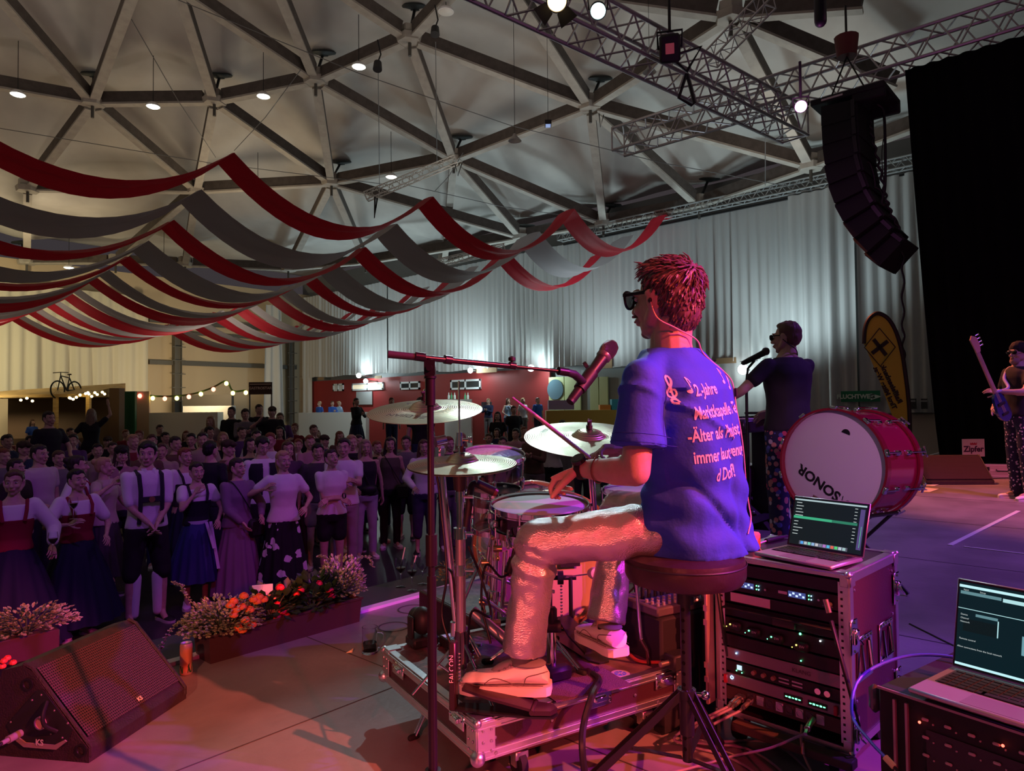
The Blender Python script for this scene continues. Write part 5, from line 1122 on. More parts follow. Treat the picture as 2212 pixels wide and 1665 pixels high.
# ================================================================ drum kit
def mk_cym():
 m = mat('cymbal_bronze', (.60, .55, .38), .30, 1, col2=(.50, .45, .31), nscale=7, detail=8)
 N = m.node_tree.nodes; L = m.node_tree.links; tc = N.new('ShaderNodeTexCoord'); g = N.new('ShaderNodeVectorMath'); g.operation = 'LENGTH'; sp = N.new('ShaderNodeSeparateXYZ'); cb = N.new('ShaderNodeCombineXYZ')
 L.new(tc.outputs['Object'], sp.inputs[0]); L.new(sp.outputs[0], cb.inputs[0]); L.new(sp.outputs[1], cb.inputs[1]); L.new(cb.outputs[0], g.inputs[0])
 mu = N.new('ShaderNodeMath'); mu.operation = 'MULTIPLY'; mu.inputs[1].default_value = 900; sn = N.new('ShaderNodeMath'); sn.operation = 'SINE'; L.new(g.outputs['Value'], mu.inputs[0]); L.new(mu.outputs[0], sn.inputs[0])
 bp = N.new('ShaderNodeBump'); bp.inputs['Strength'].default_value = .18; bp.inputs['Distance'].default_value = .002; L.new(sn.outputs[0], bp.inputs['Height']); L.new(bp.outputs[0], N['Principled BSDF'].inputs['Normal'])
 N['Principled BSDF'].inputs['Anisotropic'].default_value = .5; return m
M_CYM = mk_cym()
def cymbal(name, label, c, R_, nrm, marks=None, group='cymbals of the drum kit'):
 t = thing(name, label, 'cymbal', c, 0, group); q = V((0, 0, 1)).rotation_difference(V(nrm).normalized()); t.rotation_mode = 'QUATERNION'; t.rotation_quaternion = q; MW[t.name] = Matrix.Translation(c) @ q.to_matrix().to_4x4()
 rb = .028+R_*.14; prof = [(.005, .028+R_*.02), (rb*.4, .027+R_*.02), (rb*.75, .019+R_*.02), (rb*.95, .006+R_*.02), (rb*1.08, R_*.018), (R_*.5, .5*R_*.02+.003), (R_*.8, .001), (R_, -.006), (R_, -.0075), (R_*.8, -.001), (R_*.5, .004), (rb*1.05, .005), (rb*.9, .006), (.005, .02)]
 b = MB(); b.lathe(prof, n=72); b.build('disc', M_CYM, t, world=False)
 if marks:
  for s_, x, y, sz, rt_ in marks:
   tb_ = text_mb(s_, sz); tb_.xf(Matrix.Rotation(rt_, 4, 'Z') @ Matrix.Translation((x, y, 0)))
   def zz(r): return .0045+R_*.018*(1-min(1, r/R_))**1.0*1.0
   ks = []
   for p in tb_.v:
    r = math.hypot(p.x, p.y); r = min(r, R_)
    for (ra_, za), (rb_, zb_) in zip(prof[:8], prof[1:8]):
     if ra_ <= r <= rb_: p.z = za+(zb_-za)*(r-ra_)/(rb_-ra_)+.0008
   tb_.build('logo', mat('cymbal_print', (.03, .03, .025), .5), t, world=False, fixn=False)
 b = MB(); b.cyl((0, 0, .035), (0, 0, .05), .013, n=16); b.cyl((0, 0, .05), (0, 0, .062), .009, n=12); b.box((0, 0, .066), (.03, .006, .008), bev=.002); b.build('wing_nut', BLACKP, t, world=False); return t
Fh = V((F0.x, F0.y, 0)).normalized()
CC = P(918, 884, 2.60); cymbal('crash_cymbal', 'large crash cymbal with black lettering hanging highest at the left of the kit', CC, .215, V((0, 0, 1))-Fh*.21-R0*.015, [('ZILDJIAN', 0, .13, .04, 1.9), ('A', .0, .12, .05, -.2), ('CUSTOM', 0, .15, .02, -.8)])
HH = P(998, 998, 2.32); cymbal('hi_hat_cymbal', 'upper hi-hat cymbal left of the snare drum', HH, .182, V((0, 0, 1))-Fh*.10+R0*-.01, [('ZILDJIAN', 0, .12, .03, -1.0)])
cymbal('hi_hat_cymbal', 'lower hi-hat cymbal pressed under the upper one', HH-V((0, 0, .018)), .182, V((0, 0, -1))+Fh*.10)
RC = P(1272, 944, 2.80); cymbal('ride_cymbal', 'large ride cymbal behind the drummer right hand', RC, .262, V((0, 0, 1))-Fh*.235+R0*.03, [('RIDE', 0, .19, .03, .3)])
M_HEAD = mat('coated_drumhead', (.80, .80, .82), .55, bump=.05, bscale=200); M_ACR = mat('clear_acrylic', (.93, .95, 1), .04, trans=.92, ior=1.2); M_CLEARH = mat('clear_drumhead', (.8, .82, .9), .25, trans=.55, bump=.3, bscale=60, ior=1.1)
def drum(name, label, c, n, R_, dep, shell, head, hoop=CHROME, lugs=8, wood=False, ph=0, group=None, bottom=None):
 n = V(n).normalized(); t = thing(name, label, 'drum', c-n*dep if not wood else c, 0, group); x, y, n = frame(n)
 b = MB(); b.lathe([(R_, 0), (R_, -dep), (R_-.006, -dep), (R_-.006, 0)], c, n, n=56, close=True); b.build('shell', shell, t)
 for z, nm in ((.004, 'top'), (-dep-.004, 'bottom')):
  b = MB(); b.lathe([(.0001, z), (R_*.98, z), (R_+.003, z-.004 if z > 0 else z+.004)], c, n, n=56); b.build('drumhead', head if nm == 'top' else (bottom or head), t)
  b = MB(); s = 1 if z > 0 else -1
  if wood: b.lathe([(R_+.004, z-s*.012), (R_+.004, z+s*.030), (R_+.018, z+s*.030), (R_+.018, z-s*.012)], c, n, n=56, close=True)
  else: b.lathe([(R_+.003, z-s*.010), (R_+.002, z+s*.010), (R_+.007, z+s*.012), (R_+.007, z-s*.006), (R_+.011, z-s*.008), (R_+.011, z-s*.012)], c, n, n=56, close=True)
  b.build('hoop', hoop, t)
 for i in range(lugs):
  a = 2*PI*i/lugs+ph; d = x*cos(a)+y*sin(a); b = MB(); e = R_+.012; b.box(c+d*(R_+.010)-n*dep*.5, (.022, .018, min(.06, dep*.4)), Matrix((d, n.cross(d), n)).transposed(), bev=.005); b.build('lug', CHROME, t)
  b = MB(); b.cyl(c+d*e+n*.012, c+d*e-n*(dep+.012), .0028, n=6); b.cyl(c+d*e+n*.006, c+d*e+n*.016, .006, n=6); b.build('tension_rod', CHROME, t)
 return t
SN = P(1166, 1094, 2.60); drum('snare_drum', 'snare drum with white head in front of the drummer knee', SN, V((0, 0, 1))-Fh*.11, .178, .075, mat('black_nickel', (.10, .09, .10), .2, 1), M_HEAD, lugs=10)
b = MB()
for i in range(40): a = 2*PI*i/39;
b.add([SN+V((0, 0, .006))+V((p[0], p[1], 0)) for p in ((-.14, .02), (-.09, .05), (-.075, .035), (-.125, .005))], [(0, 1, 2, 3)])
tm_ = drum('tom_drum', 'clear acrylic tom drum behind the hi-hat', P(1066, 985, 3.05), V((0, 0, 1))-Fh*.22+R0*.05, .132, .20, M_ACR, M_CLEARH, lugs=6, ph=.3, group=None)
drum('tom_drum', 'smaller clear acrylic drum low between hi-hat and snare drum', P(1072, 1062, 2.92), V((0, 0, 1))-Fh*.12, .10, .15, M_ACR, M_CLEARH, lugs=6)
M_KICKH = mat('kick_head', (.85, .64, .50), .5, tl=.3)
KN = (-Fh*.86+V((.1, -.55, 0))*.45).normalized(); KN.z = 0; KC_ = P(1196, 1228, 2.95); KC_.z = .255+.295
kk = drum('bass_drum', 'clear bass drum with pale batter head behind the drummer leg', KC_, KN, .272, .36, M_ACR, M_KICKH, hoop=mat('gold_hoop', (.85, .50, .22), .25, .8), lugs=8, wood=True)
x, y, n = frame(KN); b = MB(); q = KC_+n*.006; b.box(q+R0*.07+V((0, 0, -.01)), (.085, .052, .002), Matrix((x, y, n)).transposed()); b.build('impact_patch', BLACKP, kk)
b = MB()
for s in (-1, 1):
 a = KC_-KN*.18+x*s*.27; f = a+x*s*.13; f.z = .258; b.cyl(a, f, .008, n=10); b.ell(f, (.012,)*3)
b.build('spur', CHROME, kk)
drum('floor_tom_drum', 'clear floor tom on the far side of the snare drum', P(1395, 1060, 3.05), V((0, 0, 1)), .18, .34, M_ACR, M_CLEARH, lugs=8)
def tri_stand(name, label, base, top, h_col, leg_r, m=CHROME, seed=0, z0=None, col=.013, parts=()):
 t = thing(name, label, 'stand', base); b = MB(); b.cyl(base+V((0, 0, .05)), top, col, n=16); b.build('column', m, t)
 for k in range(3):
  a = seed+2*PI*k/3; d = V((cos(a), sin(a), 0)); f = base+d*leg_r+V((0, 0, .008)); b = MB()
  n = V((-d.y, d.x, 0))
  for s in (-1, 1): b.cyl(base+V((0, 0, h_col))+n*s*.010, f+n*s*.006, .004, n=8); b.cyl(base+V((0, 0, .06))+n*s*.010, base+d*leg_r*.55+V((0, 0, h_col*.46))+n*s*.006, .0035, n=8)
  lg = b.build('leg', m, t); b = MB(); b.capsule(f-d*.01, f+d*.015, .011); b.build('rubber_foot', RUBBER, lg)
 for z in (h_col,)+tuple(parts):
  p = V((base.x+(top.x-base.x)*(z/top.z), base.y+(top.y-base.y)*(z/top.z), base.z+z)); b = MB(); b.cyl(p-V((0, 0, .02)), p+V((0, 0, .02)), col*1.6, n=16); b.cyl(p, p+R0*.035-Fh*.01, .006, n=10); b.box(p+R0*.04, (.008, .03, .014), bev=.003); b.build('clamp', m, t)
 return t
hb_ = PZ(990, 1490, .258); ht = P(993, 1025, 2.30)
hbase = V((ht.x, ht.y, .256)); t = thing('hi_hat_stand', 'chrome hi-hat stand with black foot pedal under the drummer white shoe', 'stand', hbase)
def hp_(z, dx=0, dy=0): return V((ht.x, ht.y, z))+R0*dx+Fh*dy
b = MB(); b.cyl(hp_(.66), hp_(ht.z-.02), .012, n=18); b.build('upper_tube', CHROME, t)
b = MB(); b.cyl(hp_(ht.z-.05), hp_(ht.z+.005), .020, .024, n=20); b.cyl(hp_(ht.z-.075), hp_(ht.z-.05), .014, n=16); b.build('seat_cup', BLACKP, t)
b = MB(); b.cyl(hp_(.46), hp_(.78), .0165, n=18); b.build('lower_tube', mat('red_lit_tube', (.55, .50, .50), .3, .9), t)
b = MB(); b.cyl(hp_(.36), hp_(.46), .026, .020, n=20); b.cyl(hp_(.34), hp_(.36), .018, n=18); b.build('hub', mat('dark_chrome', (.25, .2, .2), .2, 1), t)
b = MB(); b.cyl(hp_(.26), hp_(.36), .013, n=18); b.build('base_tube', STEEL, t)
b = MB(); b.cyl(hp_(ht.z), hp_(P(996, 822, 2.30).z), .0032, n=8); b.build('pull_rod', CHROME, t)
b = MB(); z = HH.z+.055; b.cyl(hp_(z), hp_(z+.045), .011, n=14); b.cyl(hp_(z+.02), hp_(z+.02, .03), .005, n=8); b.box(hp_(z+.02, .035), (.008, .02, .02), bev=.003); b.build('clutch', CHROME, t)
for z, w in ((.78, .022), (.66, .018), (.90, .016)): b = MB(); b.cyl(hp_(z-.018), hp_(z+.018), w, n=16); b.cyl(hp_(z), hp_(z, .045, -.01), .006, n=8); b.build('clamp', CHROME, t)
for a in (.4, 2.4, 4.6):
 d = V((cos(a), sin(a), 0)); f = hp_(.262)+d*.16; b = MB(); b.cyl(hp_(.44), f, .0045, n=8); b.cyl(hp_(.30), hp_(.36)+d*.08, .0035, n=8); b.build('leg', CHROME, t)
p0 = PZ(985, 1505, .262); p1 = PZ(1182, 1546, .258); p0 = V((hbase.x, hbase.y, .262))-Fh*.0;
pz0 = P(988, 1500, 2.16); pz0.z = .262; pz1 = PZ(1182, 1544, .26); d = (pz1-pz0).normalized(); n = V((-d.y, d.x, 0))
b = MB(); b.box(pz0+V((0, 0, .10))+d*-.012, (.022, .035, .21), ZR(math.atan2(d.y, d.x)), bev=.004); b.build('pedal_post', mat('dark_anodised', (.05, .03, .035), .35, .5), t)
tbm = text_mb('FALCON', .022); fac = (-Fh*.8-R0*.0); fac = (CAM-pz0); fac.z = 0; fac.normalize(); xx = V((0, 0, 1)); tbm.xf(plane_M(pz0+V((0, 0, .125))+d*-.012+n*(-.0185 if n.dot(fac) < 0 else .0185), (0, 0, 1), fac.cross(V((0, 0, 1))))); tbm.build('lettering', mat('pale_print', (.75, .7, .7), .5), t, fixn=False)
b = MB(); prof = [(0, .022), (.10, .030), (.22, .026), (.25, .012)]
b.prism([pz0+d*a+n*w for a, w in ((0, .026), (.12, .036), (.24, .036), (.30, .028), (.315, 0))]+[pz0+d*a-n*w for a, w in ((.30, .028), (.24, .036), (.12, .036), (0, .026))], (0, 0, .006)); b.build('base_plate', BLACKM, t)
def fb(a, w, z): return pz0+d*a+n*w+V((0, 0, z))
b = MB(); L0 = (.02, .055); L1 = (.25, .018)
b.prism([fb(.02, .022, .070), fb(.12, .038, .052), fb(.235, .038, .030), fb(.235, -.038, .030), fb(.12, -.038, .052), fb(.02, -.022, .070)], (0, 0, -.008)); b.build('footboard', mat('footboard', (.06, .03, .04), .35, .4), t)
b = MB(); b.prism([fb(.24, .036, .010), fb(.295, .028, .010), fb(.312, 0, .010), fb(.295, -.028, .010), fb(.24, -.036, .010)], (0, 0, .014)); b.cyl(fb(.24, .042, .02), fb(.24, -.042, .02), .008, n=12); b.build('heel_plate', mat('footboard', (.06, .03, .04), .35, .4), t)
b = MB();
for k in range(9): b.box(fb(.005, 0, .08+k*.011), (.008, .010, .006), bev=.002)
b.build('chain', CHROME, t)
cb_ = P(1000, 1300, 2.66); cb_.z = .0
t = tri_stand('cymbal_stand', 'chrome cymbal stand leaning under the crash cymbal', cb_, P(952, 990, 2.63), .36, .22, seed=.9, parts=(.35,))
b = MB(); b.cyl(P(952, 990, 2.63), CC-V((0, 0, .0)), .007, n=12); b.build('tilter_rod', CHROME, t); b = MB(); b.cyl(P(940, 955, 2.6), P(962, 950, 2.62), .02, n=16); b.box(P(950, 975, 2.62), (.03, .03, .05), bev=.006); b.build('tilter', CHROME, t)
b = MB(); b.cyl(CC, CC+V((0, 0, .075))-Fh*.01, .0045, n=8); b.build('top_rod', CHROME, t)
rb_ = P(1300, 1330, 3.1); rb_.z = .256; t = tri_stand('cymbal_stand', 'chrome cymbal stand carrying the ride cymbal behind the drummer hands', rb_, RC-V((0, 0, .03)), .12, .15, seed=2.0, parts=(.3,)); b = MB(); b.cyl(RC, RC+V((0, 0, .075)), .0042, n=8); b.build('top_rod', CHROME, t)
sb_ = SN-V((0, 0, SN.z-.256)); t = tri_stand('snare_stand', 'low chrome stand holding the snare drum', sb_, SN-V((0, 0, .14)), .13, .20, seed=.4, parts=(.25,))
b = MB()
for k in range(3):
 a = 1.1+2*PI*k/3; dd = V((cos(a), sin(a), 0)); b.tube([SN-V((0, 0, .17)), SN+dd*.17-V((0, 0, .12)), SN+dd*.19-V((0, 0, .085)), SN+dd*.185-V((0, 0, .06))], .006, n=8)
b.build('basket', CHROME, t)
tp = P(1062, 1330, 2.86); tp.z = .0; t = tri_stand('tom_stand', 'thick chrome post stand with clamps left of the bass drum', tp, P(1070, 1130, 2.86), .13, .17, seed=1.7, col=.018, parts=(.25, .42))
b = MB(); b.tube([P(1070, 1140, 2.86), P(1075, 1105, 2.9), P(1100, 1075, 2.95), P(1090, 1050, 3.0)], .010, n=10); b.cyl(P(1062, 1150, 2.84), P(1100, 1165, 2.84), .016, n=12); b.cyl(P(1085, 1120, 2.8), P(1090, 1180, 2.8), .014, n=12); b.build('tom_arm', CHROME, t)
b = MB(); b.cyl(P(1020, 1320, 2.66), P(1095, 1385, 2.60), .022, n=14); b.build('leg_tube', STEEL, t)
for a_, c_, r_ in (((1045, 1235), (1108, 1262), .007), ((1035, 1150), (1120, 1120), .006), ((1100, 1250), (1125, 1290), .006), ((1040, 1290), (1120, 1345), .010), ((1058, 1180), (1050, 1260), .008), ((1092, 1190), (1085, 1330), .011)):
 b = MB(); b.cyl(P(*a_, 2.78), P(*c_, 2.82), r_, n=10); b.build('clamp_rod', CHROME, t)
for i, (x, y) in enumerate(((1065, 1140), (1098, 1160), (1075, 1185), (1105, 1130), (1050, 1215), (1118, 1258), (1045, 1300), (1098, 1305), (1072, 1345), (1110, 1350))):
 b = MB(); p = P(x, y, 2.80); b.cyl(p-R0*.018, p+R0*.018, .014, n=12); b.cyl(p, p-V((0, 0, .035)), .006, n=8); b.ell(p-V((0, 0, .038)), (.010, .010, .012)); b.build('wing_clamp', CHROME if i % 2 else GOLD, t)
kq = KC_+KN*.10; kq.z = .256; t = thing('bass_drum_pedal', 'black bass drum pedal with chain drive under the drummer right shoe', 'pedal', kq)
px_ = R0
for s in (-1, 1): b = MB(); b.box(kq+px_*s*.042+V((0, 0, .12)), (.016, .02, .24), ZR(-.84), bev=.004); b.build('pedal_post', BLACKM, t)
b = MB(); b.cyl(kq-px_*.06+V((0, 0, .235)), kq+px_*.065+V((0, 0, .235)), .010, n=12); b.cyl(kq-px_*.012+V((0, 0, .235)), kq+px_*.012+V((0, 0, .235)), .028, n=20); b.build('axle', mat('blue_black', (.03, .03, .06), .25, .6), t)
bt = kq+V((0, 0, .235)); be = P(1283, 1238, 2.72); b = MB(); b.cyl(bt, be, .0035, n=8); b.build('beater_rod', CHROME, t)
b = MB(); b.lathe([(.0001, -.028), (.020, -.024), (.024, 0), (.020, .024), (.0001, .028)], be, (KN+V((0, 0, .2))), n=20); b.build('beater', mat('beater_felt', (.5, .45, .5), .6), t)
b = MB();
for k in range(12): b.box(kq+KN*.012+V((0, 0, .06+k*.013)), (.010, .008, .008), bev=.002)
b.build('chain', CHROME, t)
fd = (PZ(1330, 1440, .27)-kq); fd.z = 0; fd.normalize(); fn_ = V((-fd.y, fd.x, 0))
b = MB(); b.prism([kq+fd*a+fn_*w+V((0, 0, z)) for a, w, z in ((.02, .028, .085), (.14, .042, .05), (.27, .040, .022), (.27, -.040, .022), (.14, -.042, .05), (.02, -.028, .085))], (0, 0, -.008)); b.prism([kq+fd*a+fn_*w for a, w in ((-.02, .05), (.3, .044), (.34, .02), (.34, -.02), (.3, -.044), (-.02, -.05))], (0, 0, .005)); b.build('footboard', BLACKM, t)
b = MB(); a_ = P(1192, 1440, 2.40); b.cyl(V((a_.x, a_.y, .258)), P(1190, 1345, 2.40), .017, n=18); tag(recenter(b.build('stand_tube', CHROME)), 'short thick chrome tube standing between the two pedals', 'tube')
b = MB(); p = P(1192, 1352, 2.38); b.cyl(p-R0*.035, p+R0*.03, .022, n=16); b.box(p+V((0, 0, .035)), (.04, .03, .06), ZR(.3), bev=.008); tag(recenter(b.build('tube_clamp', BLACKP)), 'black clamp on top of the short chrome tube', 'clamp')
b = MB(); p = PZ(1205, 1470, .254); b.box(p+V((0, 0, .025)), (.10, .05, .05), ZR(-.3), bev=.012); tag(recenter(b.build('foot_block', BLACKP)), 'black rubber block beside the white shoe heel', 'block')
b = MB(); p = PZ(1232, 1480, .254); b.prism([p+V((x_, y_, 0)) for x_, y_ in ((-.14, -.05), (.13, -.16), (.20, .02), (-.08, .13))], (0, 0, .005)); tag(b.build('carpet_pad', mat('carpet_purple', (.14, .07, .14), .95, bump=.8, bscale=300)), 'worn dark carpet piece on the riser behind the white shoe', 'carpet')
b = MB(); p = PZ(1340, 1455, .2535); b.lathe([(.0001, .0), (.033, .0), (.033, .0012), (.0001, .0014)], p, n=30); o = tag(b.build('round_sticker', mat('sticker_grey', (.45, .42, .5), .6)), 'round sticker with a blue emblem on the riser top', 'sticker')
b = MB(); b.lathe([(.0001, .0015), (.021, .0015), (.021, .0018), (.0001, .0018)], p, n=24); q = b.build('emblem', mat('sticker_blue', (.08, .15, .6), .6)); q.parent = o
b = MB();
for k in range(6): a = PI*k/3; b.box(p+V((cos(a)*.010, sin(a)*.010, .0021)), (.016, .003, .0006), ZR(a))
q = b.build('emblem_star', mat('sticker_grey', (.45, .42, .5), .6)); q.parent = o
def kmic(pts, r, label, tip):
 t = thing('drum_microphone', label, 'microphone', pts[-1]); b = MB(); b.tube(bez(pts, 20), r, n=10); b.build('arm', BLACKP, t); b = MB(); d = (tip-pts[-1]).normalized(); b.cyl(pts[-1], tip, .015, .017, n=18); b.build('microphone_body', BLACKP, t); b = MB(); b.cyl(tip, tip+d*.012, .0165, .013, n=18); b.build('grille', mat('copper_grille', (.35, .12, .08), .4, .7), t)
kmic([P(1005, 1150, 2.50), P(1012, 1100, 2.5), P(1018, 1052, 2.5), P(1030, 1043, 2.5)], .013, 'black clip microphone bending over the snare drum edge', P(1068, 1062, 2.5))
kmic([P(1120, 1165, 2.62), P(1112, 1185, 2.6), P(1108, 1205, 2.6)], .008, 'black clip microphone under the snare drum', P(1098, 1236, 2.6))
kmic([P(1045, 1010, 2.95), P(1042, 1030, 2.9)], .006, 'small clip microphone on the lower acrylic drum', P(1045, 1046, 2.9))
for k, (pp, l) in enumerate(([([(905, 1000, 2.45), (940, 1015, 2.45), (955, 1120, 2.45), (965, 1240, 2.4), (955, 1330, 2.4), (985, 1420, 2.35)], 'thin black cable looping down left of the hi-hat stand'), ([(1012, 1180, 2.5), (1040, 1250, 2.45), (1060, 1330, 2.45), (1020, 1320, 2.4), (1010, 1400, 2.4)], 'black cable looping from the snare microphone'),
  ([(1098, 1240, 2.58), (1080, 1245, 2.55), (1050, 1220, 2.5), (1040, 1300, 2.5), (1060, 1390, 2.45)], 'black cable hanging from the lower snare microphone'), ([(930, 1250, 2.5), (945, 1225, 2.5), (975, 1235, 2.45), (985, 1300, 2.4)], 'black cable loop left of the stand column')])):
 cable([P(*q) for q in pp], .0045, M_CB, l)
zz = .262
cable([PZ(948, 1395, zz), PZ(975, 1375, zz), PZ(1010, 1385, zz), PZ(1030, 1400, zz), PZ(1000, 1415, zz), PZ(965, 1402, zz)], .006, M_CB, 'black cable coil on the riser left of the hi-hat stand')
cable([PZ(940, 1376, zz), PZ(980, 1384, zz), PZ(1040, 1392, zz)], .007, mat('cable_cream', (.5, .45, .3), .5), 'cream cable lying along the far edge of the riser')
cable([PZ(1280, 1455, .262), PZ(1295, 1470, .265), P(1280, 1500, 2.19), P(1262, 1560, 2.15), P(1258, 1620, 2.1), PZ(1270, 1720, .01)], .011, M_CB, 'thick black cable hanging over the front edge of the riser')
cable([PZ(1345, 1395, .262), PZ(1375, 1425, .262), PZ(1420, 1430, .262), P(1452, 1425, 2.5)], .006, mat('cable_red', (.45, .06, .04), .4), 'red cable on the riser behind the white shoe')
a_ = PZ(1402, 1435, .254); t = thing('thin_stand', 'slim vertical rod with nickel joint left of the stool post', 'stand', a_); b = MB(); b.tube([P(1373, 1245, 2.5), P(1385, 1380, 2.5)], .006, n=10); b.build('rod', STEEL, t); b = MB(); b.tube([P(1385, 1380, 2.5), P(1399, 1405, 2.5), a_], .008, n=10); b.build('joint', mat('dark_chrome', (.25, .2, .2), .2, 1), t)
bc = P(1452, 1400, 2.70); bo = V((bc.x, bc.y, 0)); t = thing('monitor_box', 'black box behind the stool post carrying a small mixer', 'box', bo, AR)
top_z = P(1445, 1318, 2.62).z
b = MB(); b.box(bo+V((0, 0, top_z/2)), (.34, .24, top_z), RR, bev=.01); b.build('cabinet', M_INT, t)
t = thing('mixer', 'small mixer with crowded jacks and glowing lights on the black box', 'mixer', bo+V((0, 0, top_z)), AR)
b = MB(); b.box(bo+V((0, 0, top_z+.018)), (.35, .22, .034), RR, bev=.006); b.build('mixer_case', mat('mixer_grey', (.10, .085, .10), .5), t)
rnd = random.Random(2); b = MB()
for i in range(11):
 for j in range(3): p = bo+E1*(-.15+i*.029)+E2*(-.085+j*.03)+V((0, 0, top_z+.035)); b.cyl(p, p+V((0, 0, .012)), .006, n=8)
b.build('knob', mat('knob_grey', (.3, .28, .3), .5), t)
for k in range(9):
 p = bo+E1*(-.13+k*.033)+E2*.02+V((0, 0, top_z+.035)); b = MB(); b.cyl(p, p+V((0, 0, .045)), .008, n=10); b.build('jack_plug', BLACKP, t)
 OR = ['leftmost', 'second', 'third', 'fourth', 'middle', 'sixth', 'seventh', 'eighth', 'rightmost'][k]; cable([p+V((0, 0, .045)), p+V((rnd.uniform(-.02, .02), .02, .085)), p+E2*.08+E1*rnd.uniform(-.08, .08)+V((0, 0, .07)), p+E2*.14+E1*rnd.uniform(-.1, .1)+V((0, 0, -.03))], .004, M_CB, OR+' black jack cable arching out of the small mixer', group='jack cables of the small mixer')
for m_, a in ((LG, -.03), (LG, -.02), (LY, -.01), (LR, .0), (LR, .03), (LR, .10)):
 b = MB(); p = bo+E1*a+E2*-.106+V((0, 0, top_z+.036)); led(b, p, .004); b.build('status_light', m_, t)
t = thing('adaptor_box', 'small black adaptor box with nickel plug on the riser', 'box', P(1455, 1425, 2.48)); b = MB(); q = P(1462, 1412, 2.48); q.z = .285; b.box(q, (.08, .06, .055), RR, bev=.006); b.build('housing', BLACKP, t); b = MB(); b.cyl(q-E1*.04, q-E1*.08, .009, n=12); b.build('plug', M_PLUG, t)
q = PZ(912, 1392, .254); t = thing('moving_head_lamp', 'black moving head lamp standing on the left end of the riser', 'lamp', q)
b = MB(); b.box(q+V((0, 0, .02)), (.11, .09, .04), RR, bev=.008); b.build('base', BLACKP, t)
for s in (-1, 1): b = MB(); b.box(q+E1*s*.048+V((0, 0, .075)), (.012, .05, .09), RR, bev=.005); b.build('yoke_arm', BLACKP, t)
b = MB(); b.ell(q+V((0, 0, .095)), (.040, .050, .055)); b.cyl(q+V((0, 0, .1)), q+V((0, 0, .1))+E2*.06, .035, n=20); b.build('lamp_head', BLACKP, t)
q = PZ(985, 1402, .254); t = thing('power_strip', 'black power strip on the riser beside the hi-hat stand', 'power strip', q, AR); b = MB(); b.box(q+V((0, 0, .02)), (.07, .16, .04), RR, bev=.004); b.build('housing', BLACKP, t); b = MB()
b.lathe([(.016, 0), (.018, .002), (.016, .002)], q+V((0, 0, .04)), n=16); b.build('outlet', STEEL, t)
b = MB(); b.box(q+V((0, .0, .0412))-E1*.005+E2*.05, (.05, .03, .001), RR); b.build('label_strip', WHITE, t)
# ================================================================ boom microphone stand in front
SX = P(929, 790, 1.75); sb0 = V((SX.x, SX.y, 0)); t = thing('microphone_stand', 'tall black boom microphone stand in front of the drum kit', 'stand', sb0)
M_PB = mat('satin_black_tube', (.03, .022, .028), .32, .6)
b = MB(); b.cyl(sb0+V((0, 0, .15)), V((sb0.x, sb0.y, P(930, 1240, 1.75).z)), .0115, n=20); b.build('lower_tube', M_PB, t)
b = MB(); b.cyl(V((sb0.x, sb0.y, P(930, 1240, 1.75).z)), SX-V((0, 0, .02)), .0085, n=20); b.build('upper_tube', M_PB, t)
b = MB(); b.cyl(V((sb0.x, sb0.y, P(930, 1218, 1.75).z)), V((sb0.x, sb0.y, P(930, 1152, 1.75).z)), .0145, n=20); b.build('clutch_grip', M_PB, t)
b = MB(); b.cyl(SX-V((0, 0, .10)), SX-V((0, 0, .03)), .013, n=18); b.cyl(SX-V((0, 0, .032)), SX-V((0, 0, .026)), .016, n=18); b.build('swivel_neck', M_PB, t)
b = MB(); b.hull([SX+R0*x_+Fh*y_+V((0, 0, z_)) for x_ in (-.014, .014) for y_ in (-.012, .012) for z_ in (.015, -.02)]+[SX+R0*x_+Fh*y_+V((0, 0, -.035)) for x_ in (-.008, .008) for y_ in (-.01, .01)]); b.cyl(SX-Fh*.012+V((0, 0, -.006)), SX-Fh*.022+V((0, 0, -.006)), .008, n=14); b.build('swivel_joint', M_PB, t)
B0 = P(838, 765, 1.72); B1 = P(1222, 803, 1.93); MP = P(929, 774, 1.75)
b = MB(); b.cyl(P(900, 771, 1.737), P(1105, 791, 1.865), .0075, n=18); b.build('boom_outer', M_PB, t)
b = MB(); b.cyl(P(1100, 790.5, 1.862), B1, .0048, n=14); b.build('boom_inner', M_PB, t)
b = MB(); b.cyl(B0, P(905, 771.5, 1.74), .0095, .0088, n=18); b.build('counter_grip', mat('grip_rubber', (.035, .02, .03), .7), t)
for a_, c_, r_ in (((897, 769, 1.737), (918, 772, 1.745), .0115), ((960, 776, 1.775), (975, 778, 1.785), .0115), ((1100, 789, 1.862), (1113, 791, 1.87), .0095), ((1206, 801, 1.92), (1226, 804, 1.935), .0115)):
 b = MB(); b.cyl(P(*a_), P(*c_), r_, n=18); b.build('collar', M_PB, t)
b = MB(); q = P(1106, 790, 1.866); b.cyl(q, q+V((0, 0, .014)), .004, n=8); b.lathe([(.003, .012), (.010, .014), (.010, .022), (.004, .026)], q, n=14); b.build('tension_knob', BLACKP, t)
b = MB(); b.box(SX+V((0, 0, .012)), (.02, .02, .05), bev=.003) if 0 else b.cyl(SX+V((0, 0, -.01)), MP, .010, n=12); b.build('boom_mount', M_PB, t)
hub = sb0+V((0, 0, .30)); b = MB(); b.cyl(sb0+V((0, 0, .24)), hub, .02, n=18); b.build('leg_hub', M_PB, t)
